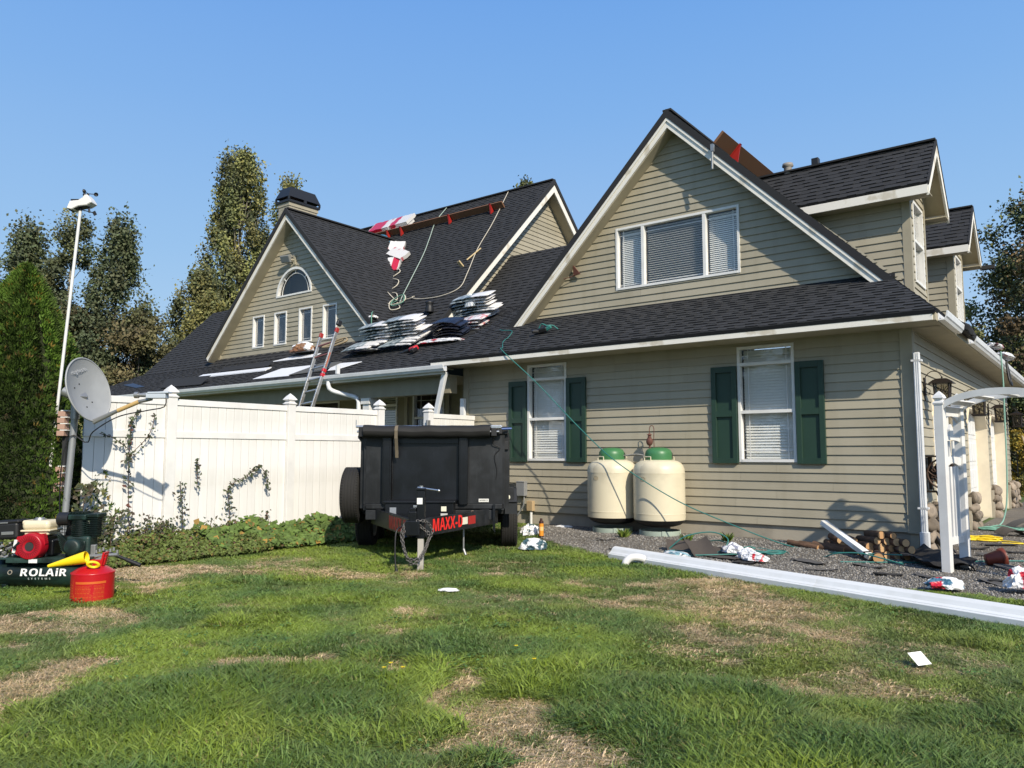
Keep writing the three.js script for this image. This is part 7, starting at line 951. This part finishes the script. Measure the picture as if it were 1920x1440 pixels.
{ // thujas
  const mk = (label, [l, a], H, Rw, seed) => {
    const R = rng(seed), P = W(l, a), t = thing('thuja_hedge', label, 'hedge', [P.x, 0, P.z]);
    const prof = (h) => Rw * (0.92 + 0.08 * Math.sin(Math.PI * Math.min(1, h * 1.8))) * Math.pow(Math.max(0.0, 1 - Math.pow(h, 1.25)), 0.80), core = []; for (let i = 0; i <= 16; i++) core.push([Math.max(0.005, prof(i / 16) * 0.72), i / 16 * H * 0.95]);
    mb().lathe(core, V(0, 0, 0), 20).build('trunk_mass', std([0.02, 0.028, 0.008], 0.95), t);
    const N = 30000, L = new Leaves(N * 3);
    for (let i = 0; i < N; i++) {
      const h = Math.pow(R(), 1.15), an = R() * 6.283; if (Math.cos(an - Math.atan2(-P.z, -P.x)) < -0.35) continue;
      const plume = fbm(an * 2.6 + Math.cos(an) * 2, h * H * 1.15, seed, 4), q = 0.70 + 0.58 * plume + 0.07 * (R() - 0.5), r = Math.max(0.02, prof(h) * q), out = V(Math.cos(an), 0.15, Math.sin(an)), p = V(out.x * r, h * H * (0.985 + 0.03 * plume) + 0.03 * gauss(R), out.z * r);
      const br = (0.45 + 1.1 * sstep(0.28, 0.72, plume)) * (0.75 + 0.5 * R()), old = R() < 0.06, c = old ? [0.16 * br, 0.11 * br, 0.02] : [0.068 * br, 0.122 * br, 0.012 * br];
      const D0 = V(out.x * 0.8 + gauss(R) * 0.5, 0.75 + gauss(R) * 0.45, out.z * 0.8 + gauss(R) * 0.5).normalize(), N0 = rdir(R).addScaledVector(out, 0.9).projectOnPlane(D0).normalize(), S = V().crossVectors(D0, N0), s = 0.055 + 0.045 * R();
      for (const k of [-0.7, 0, 0.7]) { const D = D0.clone().addScaledVector(S, k).normalize(); L.add(p.clone().addScaledVector(D, s * 0.45), D, N0, s * (k ? 0.8 : 1.1), s * 0.26, c); }
    }
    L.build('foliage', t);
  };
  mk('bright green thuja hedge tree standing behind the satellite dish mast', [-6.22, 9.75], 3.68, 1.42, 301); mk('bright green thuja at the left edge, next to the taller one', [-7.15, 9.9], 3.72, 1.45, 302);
}
{ // ground cover in front of the fence, wall shrubs and climbing stems
  const R = rng(401), L = new Leaves(16000), B2 = new Leaves(5000);
  for (let i = 0; i < 16000; i++) { const z = -3.3 - 3.3 * Math.pow(R(), 0.9), f = R(), x = -9.60 + 0.66 * f * (0.7 + 0.6 * vnoise(z * 2.2, 1, 5)), hh = (0.36 - 0.30 * f) * (0.35 + 1.2 * fbm(z * 1.8, x * 3, 402, 3)), y = hh * (0.35 + 0.65 * Math.sqrt(R())), N = rdir(R).add(V(0.5, 0.8, 0.2)).normalize(), D = rdir(R).projectOnPlane(N).normalize(), s = 0.028 + 0.03 * R(), q = 0.6 + 0.7 * R(), c = R() < 0.07 ? [0.17, 0.12, 0.03] : R() < 0.07 ? [0.11, 0.06, 0.035] : [0.10, 0.135, 0.026]; L.add(V(x, y + 0.02, z), D, N, s, s * 0.75, [c[0] * q, c[1] * q, c[2] * q]); }
  tag(L.build('ground_cover'), 'small-leaved yellow-green ground cover along the foot of the fence', 'ground cover', null, 'stuff');
  for (let i = 0; i < 4200; i++) { const z = -5.6 - 3.9 * R(), f = R(), x = -9.52 + 0.66 * f - 0.05 * (z + 7), hh = (0.36 - 0.26 * f) * (0.5 + 1.0 * fbm(z * 2.5, x * 3, 405, 3)), y = hh * (0.45 + 0.55 * Math.sqrt(R())), N = rdir(R).multiplyScalar(0.8).add(V(0.55, 0.9, 0.3)).normalize(), D = rdir(R).add(V(0.5, -0.3, 0.2)).projectOnPlane(N).normalize(), s = 0.07 + 0.045 * R(), q = 0.6 + 0.7 * R(), c = R() < 0.07 ? [0.25, 0.15, 0.03] : [0.09, 0.145, 0.026]; const P = V(x, y, z); L.s; B2.add(P, D, N, s, s * 0.85, [c[0] * q, c[1] * q, c[2] * q]); }
  tag(B2.build('leafy_ground_cover'), 'broad-leaved green ground cover left of the trailer wheel', 'ground cover', null, 'stuff');
  const vine = (label, pts, n, s0, cols, seed, spread = 0.06) => { const q = rng(seed), b = V(...pts[0]), t = thing('climbing_plant', label, 'plant', [b.x, 0, b.z]); const c = new THREE.CatmullRomCurve3(pts.map((p) => V(p[0] - b.x, p[1], p[2] - b.z))); mb().add(new THREE.TubeGeometry(c, 24, 0.005, 5)).build('stem', std([0.10, 0.06, 0.04], 0.9), t); const lv = new Leaves(n); for (let i = 0; i < n; i++) { const u = Math.pow(q(), 0.8), p = c.getPointAt(u).add(V(0.03 * q(), gauss(q) * 0.03, gauss(q) * spread * (1.3 - u * 0.5))), N = rdir(q).multiplyScalar(0.7).add(V(0.9, 0.3, 0.2)).normalize(), D = rdir(q).add(V(0, -0.4, 0)).projectOnPlane(N).normalize(), s = s0 * (0.6 + 0.7 * q()), k = cols[q() * cols.length | 0], w = 0.6 + 0.7 * q(); lv.add(p, D, N, s, s * 0.55, k.map((v) => v * w)); } lv.build('leaves', t); };
  const dk = [[0.05, 0.065, 0.035], [0.06, 0.08, 0.03], [0.075, 0.06, 0.04]], rd = [[0.12, 0.04, 0.025], [0.06, 0.07, 0.03]];
  const F = (z) => -9.64 - 0.02 * (z + 6);
  vine('tall thin climbing plant with dark leaves on the first fence panel', [[F(-4.75) + 0.05, 0.1, -4.78], [F(-4.75) + 0.04, 0.6, -4.74], [F(-4.7) + 0.03, 1.15, -4.72], [F(-4.7) + 0.03, 1.7, -4.74], [F(-4.7) + 0.04, 1.86, -4.8]], 110, 0.06, [...dk, dk[0], rd[0]], 501); vine('short spray of leaves at the upper fence panel beside the tall climber', [[F(-4.7) + 0.04, 1.3, -4.74], [F(-4.95) + 0.05, 1.55, -4.95], [F(-5) + 0.05, 1.8, -5.02]], 26, 0.05, dk, 502, 0.05);
  vine('wispy leafy stem left of the tall climber on the fence', [[F(-4.7) + 0.05, 1.35, -4.72], [F(-4.4) + 0.06, 1.5, -4.5], [F(-4.2) + 0.07, 1.55, -4.34]], 30, 0.045, dk, 503, 0.05);
  vine('leafy stem just right of the first visible fence post', [[F(-5.4) + 0.06, 0.1, -5.45], [F(-5.4) + 0.06, 0.6, -5.42], [F(-5.4) + 0.05, 0.95, -5.38]], 70, 0.05, dk, 504, 0.07); vine('small sprig high to the right of the first fence post', [[F(-5.6) + 0.05, 0.85, -5.62], [F(-5.6) + 0.05, 1.0, -5.62], [F(-5.6) + 0.05, 1.24, -5.6]], 30, 0.05, dk, 505, 0.035);
  vine('branched climbing plant in the middle fence panel', [[F(-6.2) + 0.06, 0.1, -6.15], [F(-6.2) + 0.06, 0.5, -6.1], [F(-6.1) + 0.05, 0.85, -6.1], [F(-6.3) + 0.05, 1.0, -6.35], [F(-6.5) + 0.05, 1.15, -6.58]], 120, 0.052, [...dk, rd[1]], 506, 0.08); vine('drooping spray at the right of the branched climber', [[F(-6.5) + 0.05, 1.15, -6.55], [F(-6.6) + 0.06, 1.0, -6.66], [F(-6.6) + 0.07, 0.8, -6.68]], 40, 0.05, dk, 507, 0.05); vine('low twig with reddish leaves in the middle fence panel', [[F(-6.7) + 0.08, 0.2, -6.6], [F(-6.7) + 0.08, 0.5, -6.68]], 34, 0.05, [...dk, ...rd], 508, 0.09);
  for (const [z, h, n, s] of [[-4.15, 0.95, 210, 0.075], [-4.5, 0.62, 150, 0.055], [-4.9, 0.55, 130, 0.045], [-5.15, 0.48, 110, 0.042], [-5.75, 0.45, 90, 0.045]]) vine(`dark leafy shrub stem ${['tallest, at the left end of the fence', 'behind the fuel can, next to the tallest', 'left of the first visible post', 'at the first visible post', 'right of the first visible post'][[-4.15, -4.5, -4.9, -5.15, -5.75].indexOf(z)]}`, [[F(z) + 0.2, 0.05, z], [F(z) + 0.17, h * 0.5, z + 0.02], [F(z) + 0.12, h, z - 0.06]], n, s, [...dk, rd[1], [0.10, 0.10, 0.03]], 510 + (z * -100 | 0), 0.22);
  // green weed tufts on the gravel by the tanks
  const wd = (x, z, lab, sd) => { const q = rng(sd), lv = new Leaves(60), t = thing('weed_tuft', lab, 'weed', [x, groundY(x, z), z]); for (let i = 0; i < 60; i++) { const a = q() * 6.283, D = V(Math.cos(a), 0.7 + q(), Math.sin(a)).normalize(), l = 0.1 + 0.08 * q(); lv.add(D.clone().multiplyScalar(l * 0.5), D, rdir(q).projectOnPlane(D).normalize(), l, 0.022, [0.09 + 0.05 * q(), 0.15 + 0.05 * q(), 0.02]); } lv.build('blades', t); }; wd(-5.78, -10.2, 'bright green weed tuft between the bases of the two tanks', 601); wd(-4.3, -10.5, 'small green weed by the foundation right of the tanks', 602); wd(-4.75, -10.15, 'low weed on the gravel right of the right tank', 603);
}
{ // utility pole far behind
  const P = W(-22.0, 40), t = thing('utility_pole', 'pale wooden utility pole with insulators, far behind the dish', 'utility pole', [P.x, 0, P.z]); mb().cyl(V(0, 0, 0), V(0, 7.2, 0), 0.16, 0.12, 10).build('pole', std([0.46, 0.38, 0.30], 0.85), t); const i = mb(); for (const [l, y] of [[-0.3, 6.4], [0.3, 6.5], [0.3, 5.9]]) { const p = W(l, 0, y); i.sphere(p, 0.07).cyl(V(0, y, 0), p, 0.025); } i.build('insulator', M.galv, t);
}
// ---------------------------------------------------------------- grass and stones
{
  const blades = (seed, n, len, wd, spread, lay) => { const R = rng(seed), p = [], ix = []; for (let i = 0; i < n; i++) { const a = R() * 6.283, r = spread * Math.sqrt(R()), bx = Math.cos(a) * r, bz = Math.sin(a) * r, l = len * (0.55 + 0.65 * R()), la = R() * 6.283, le = lay * (0.5 + 0.9 * R()), dx = Math.cos(la) * le + lay * 0.7, dz = Math.sin(la) * le, fa = R() * 6.283, fx = Math.cos(fa), fz = Math.sin(fa), w = wd * (0.7 + 0.6 * R()), o = p.length / 3; for (let k = 0; k < 3; k++) { const u = k / 3, h = l * (u - 0.28 * u * u * Math.min(1, Math.hypot(dx, dz))), ox = bx + dx * l * u * u, oz = bz + dz * l * u * u, ww = w * (1 - 0.35 * u); p.push(ox - fx * ww, h - 0.006, oz - fz * ww, ox + fx * ww, h - 0.006, oz + fz * ww); } p.push(bx + dx * l, l * (1 - 0.28 * Math.min(1, Math.hypot(dx, dz))) * (1 - 0.3 * lay), bz + dz * l); ix.push(o, o + 1, o + 2, o + 2, o + 1, o + 3, o + 2, o + 3, o + 4, o + 4, o + 3, o + 5, o + 4, o + 5, o + 6); } const g = new THREE.BufferGeometry(); g.setAttribute('position', new THREE.Float32BufferAttribute(p, 3)); g.setIndex(ix); g.computeVertexNormals(); return g; };
  const mat = std([1, 1, 1], 0.6);
  const kinds = [blades(1, 20, 0.080, 0.0021, 0.055, 0.5), blades(2, 20, 0.082, 0.0026, 0.055, 0.8), blades(3, 22, 0.046, 0.0021, 0.05, 0.55), blades(4, 22, 0.042, 0.0027, 0.05, 0.9), blades(5, 22, 0.036, 0.0019, 0.055, 1.1), blades(6, 18, 0.055, 0.0034, 0.07, 0.6), blades(7, 18, 0.048, 0.0032, 0.07, 1.0)];
  const lists = kinds.map(() => []), R = rng(777), o = new THREE.Object3D(), c = new THREE.Color();
  const bands = [[2.7, 4.2, 1700], [4.2, 6, 1300], [6, 8, 850], [8, 11, 520], [11, 15, 180]];
  for (const [a0, a1, den] of bands) {
    const w0 = a1 * 0.70 + 1.6, n = (a1 - a0) * 2 * w0 * den | 0;
    for (let i = 0; i < n; i++) {
      const a = lerp(a0, a1, R()), l = (R() * 2 - 1) * w0, r1 = R(), r2 = R(), r3 = R(), r4 = R(); if (Math.abs(l) > a * 0.70 + 1.6 || (Math.abs(l) > a * 0.70 + 0.35 && r4 < 0.35)) continue; const P = W(l, a), x = P.x, z = P.z;
      if (isGravel(x, z) || (x < -9.42 && z < -3.6) || (z < -10.9)) continue; if (x > -0.9 && z < -8.4) continue;
      const d = dryness(x, z), lush = fbm(x * 1.3 + 7, z * 1.3, 701, 3), hue = fbm(x * 1.9, z * 1.9 + 9, 702, 3), dry = r1 < sstep(0.30, 0.98, d * 0.98 + 0.75 * (fbm(x * 5, z * 5, 704, 4) - 0.5) + 0.45 * (fbm(x * 1.9 + 3, z * 1.9, 705, 2) - 0.5)) * 0.96; let k, s, col;
      const shade = 0.72 + 0.5 * r2;
      if (dry) { k = a > 8 ? 6 : 4; s = 0.7 + 0.6 * r3; col = [lerp(0.50, 0.66, hue), lerp(0.38, 0.48, hue), lerp(0.22, 0.27, r2)]; if (r4 < 0.25) col = [0.24, 0.22, 0.09]; }
      else { const near = sstep(6.2, 3.8, a) * (1 - d); k = a > 8 ? 5 : near * 0.55 + lush > 0.86 ? (r3 < 0.5 ? 0 : 1) : (r3 < 0.5 ? 2 : 3); s = (0.62 + 0.6 * lush + 0.5 * r4 * r4 + 0.2 * near) * (1 - 0.45 * d); const t = sstep(0.3, 0.7, hue); col = [lerp(0.080, 0.172, t), lerp(0.142, 0.238, t), lerp(0.027, 0.025, t)]; if (r4 < 0.10) col = [0.25, 0.22, 0.08]; col = col.map((v, j) => lerp(v, [0.20, 0.19, 0.07][j], d * 0.55)); }
      o.position.set(x, groundY(x, z), z); o.rotation.set(0, fbm(x * 1.7, z * 1.7, 703, 3) * 7 + (r3 - 0.5) * 4.4, 0); o.scale.set(s * (0.9 + 0.3 * r2), s, s * (0.9 + 0.3 * r2)); o.updateMatrix(); lists[k].push([o.matrix.clone(), col.map((v) => v * shade)]);
    }
  }
  lists.forEach((L, k) => { const im = new THREE.InstancedMesh(kinds[k], mat, L.length); L.forEach(([m, q], i) => { im.setMatrixAt(i, m); im.setColorAt(i, c.setRGB(...q)); }); im.name = numbered(k === 4 || k === 6 ? 'dry_grass' : 'grass'); im.receiveShadow = true; scene.add(im); tag(im, ['long bright lawn grass in upright tufts', 'long lawn grass combed over to one side', 'short green lawn grass', 'short flattened green lawn grass', 'straw coloured dry lawn grass', 'green lawn grass farther off by the trailer', 'dry lawn grass farther off by the trailer'][k], 'grass', null, 'stuff'); });
  const st = [0, 1, 2].map((k) => { const g = new THREE.IcosahedronGeometry(1, 0), q = g.attributes.position; const mg = mergeVertices(g.deleteAttribute('normal').deleteAttribute('uv')); const p = mg.attributes.position, r = rng(900 + k); for (let i = 0; i < p.count; i++) { const f = 0.75 + 0.5 * r(); p.setXYZ(i, p.getX(i) * f, p.getY(i) * f * 0.7, p.getZ(i) * f); } mg.computeVertexNormals(); return mg; });
  const SL = [[], [], []]; for (let i = 0; i < 60000; i++) { const x = -7.6 + 7.6 * R(), z = -8.2 - 3.2 * R() - (R() < 0.25 ? 6 * R() : 0), r1 = R(), r2 = R(), r3 = R(); if (!isGravel(x, z) || (z < -11.1 && x < -1.9)) continue; const s = 0.004 + 0.011 * r1 * r1; o.position.set(x, groundY(x, z) + 0.012, z); o.rotation.set(r1 * 6, r2 * 6, r3 * 6); o.scale.setScalar(s); o.updateMatrix(); const v = 0.10 + 0.25 * r2 * r2; SL[i % 3].push([o.matrix.clone(), [v, v * (0.90 + 0.06 * r3), v * (0.76 + 0.14 * r3)]]); }
  SL.forEach((L, k) => { const im = new THREE.InstancedMesh(st[k], mat, L.length); L.forEach(([m, q], i) => { im.setMatrixAt(i, m); im.setColorAt(i, c.setRGB(...q)); }); im.name = numbered('gravel_stones'); scene.add(im); tag(im, ['small pale gravel stones by the wall', 'mixed gravel stones on the yard', 'grey gravel stones on the drive'][k], 'gravel', null, 'stuff'); });
  { // clover and plantain leaves among the blades
    const q = rng(990), lv = new Leaves(5200); for (let i = 0; i < 190; i++) { const a = 2.9 + 5 * q(), l = (q() * 2 - 1) * a * 0.66, P = W(l, a); if (isGravel(P.x, P.z) || dryness(P.x, P.z) > 0.5) continue; const n = 6 + 22 * q() | 0, sp = 0.05 + 0.12 * q(); for (let j = 0; j < n; j++) { const x = P.x + gauss(q) * sp, z = P.z + gauss(q) * sp, N = rdir(q).multiplyScalar(0.45).add(Y).normalize(), D = rdir(q).projectOnPlane(N).normalize(), s = 0.014 + 0.016 * q(), w = 0.7 + 0.5 * q(); lv.add(V(x, groundY(x, z) + 0.03 + 0.025 * q(), z), D, N, s, s * 0.8, [0.075 * w, 0.15 * w, 0.03 * w]); } } tag(lv.build('clover'), 'small clover and weed leaves scattered in the lawn', 'weeds', null, 'stuff'); }
  const fl = [[-3.36, -3.15, 'yellow flower in the grass left of the dry patch, lowest of its cluster'], [-3.40, -3.24, 'yellow flower just behind the lowest one'], [-3.28, -3.22, 'yellow flower right of the lowest one'], [-3.06, -4.0, 'single yellow flower in mid lawn'], [-2.78, -3.81, 'yellow flower right of the single mid-lawn one']]; for (const [x, z, lab] of fl) { const t = thing('yellow_flower', lab, 'flower', [x, groundY(x, z), z]); mb().cyl(V(0, 0, 0), V(0.01, 0.085, 0), 0.0015, 0.0015, 5).build('stem', std([0.08, 0.14, 0.03], 0.8), t); const p = mb(); for (let i = 0; i < 5; i++) { const a = i / 5 * 6.283; p.poly([V(0.01, 0.085, 0), V(0.01 + Math.cos(a - 0.5) * 0.010, 0.092, Math.sin(a - 0.5) * 0.010), V(0.01 + Math.cos(a) * 0.016, 0.090, Math.sin(a) * 0.016), V(0.01 + Math.cos(a + 0.5) * 0.010, 0.092, Math.sin(a + 0.5) * 0.010)]); } p.build('petals', std([0.80, 0.60, 0.02], 0.6), t); }
}
scene.traverse((o) => { if (o.isMesh) { o.castShadow = true; o.receiveShadow = true; } });
renderer.render(scene, camera);
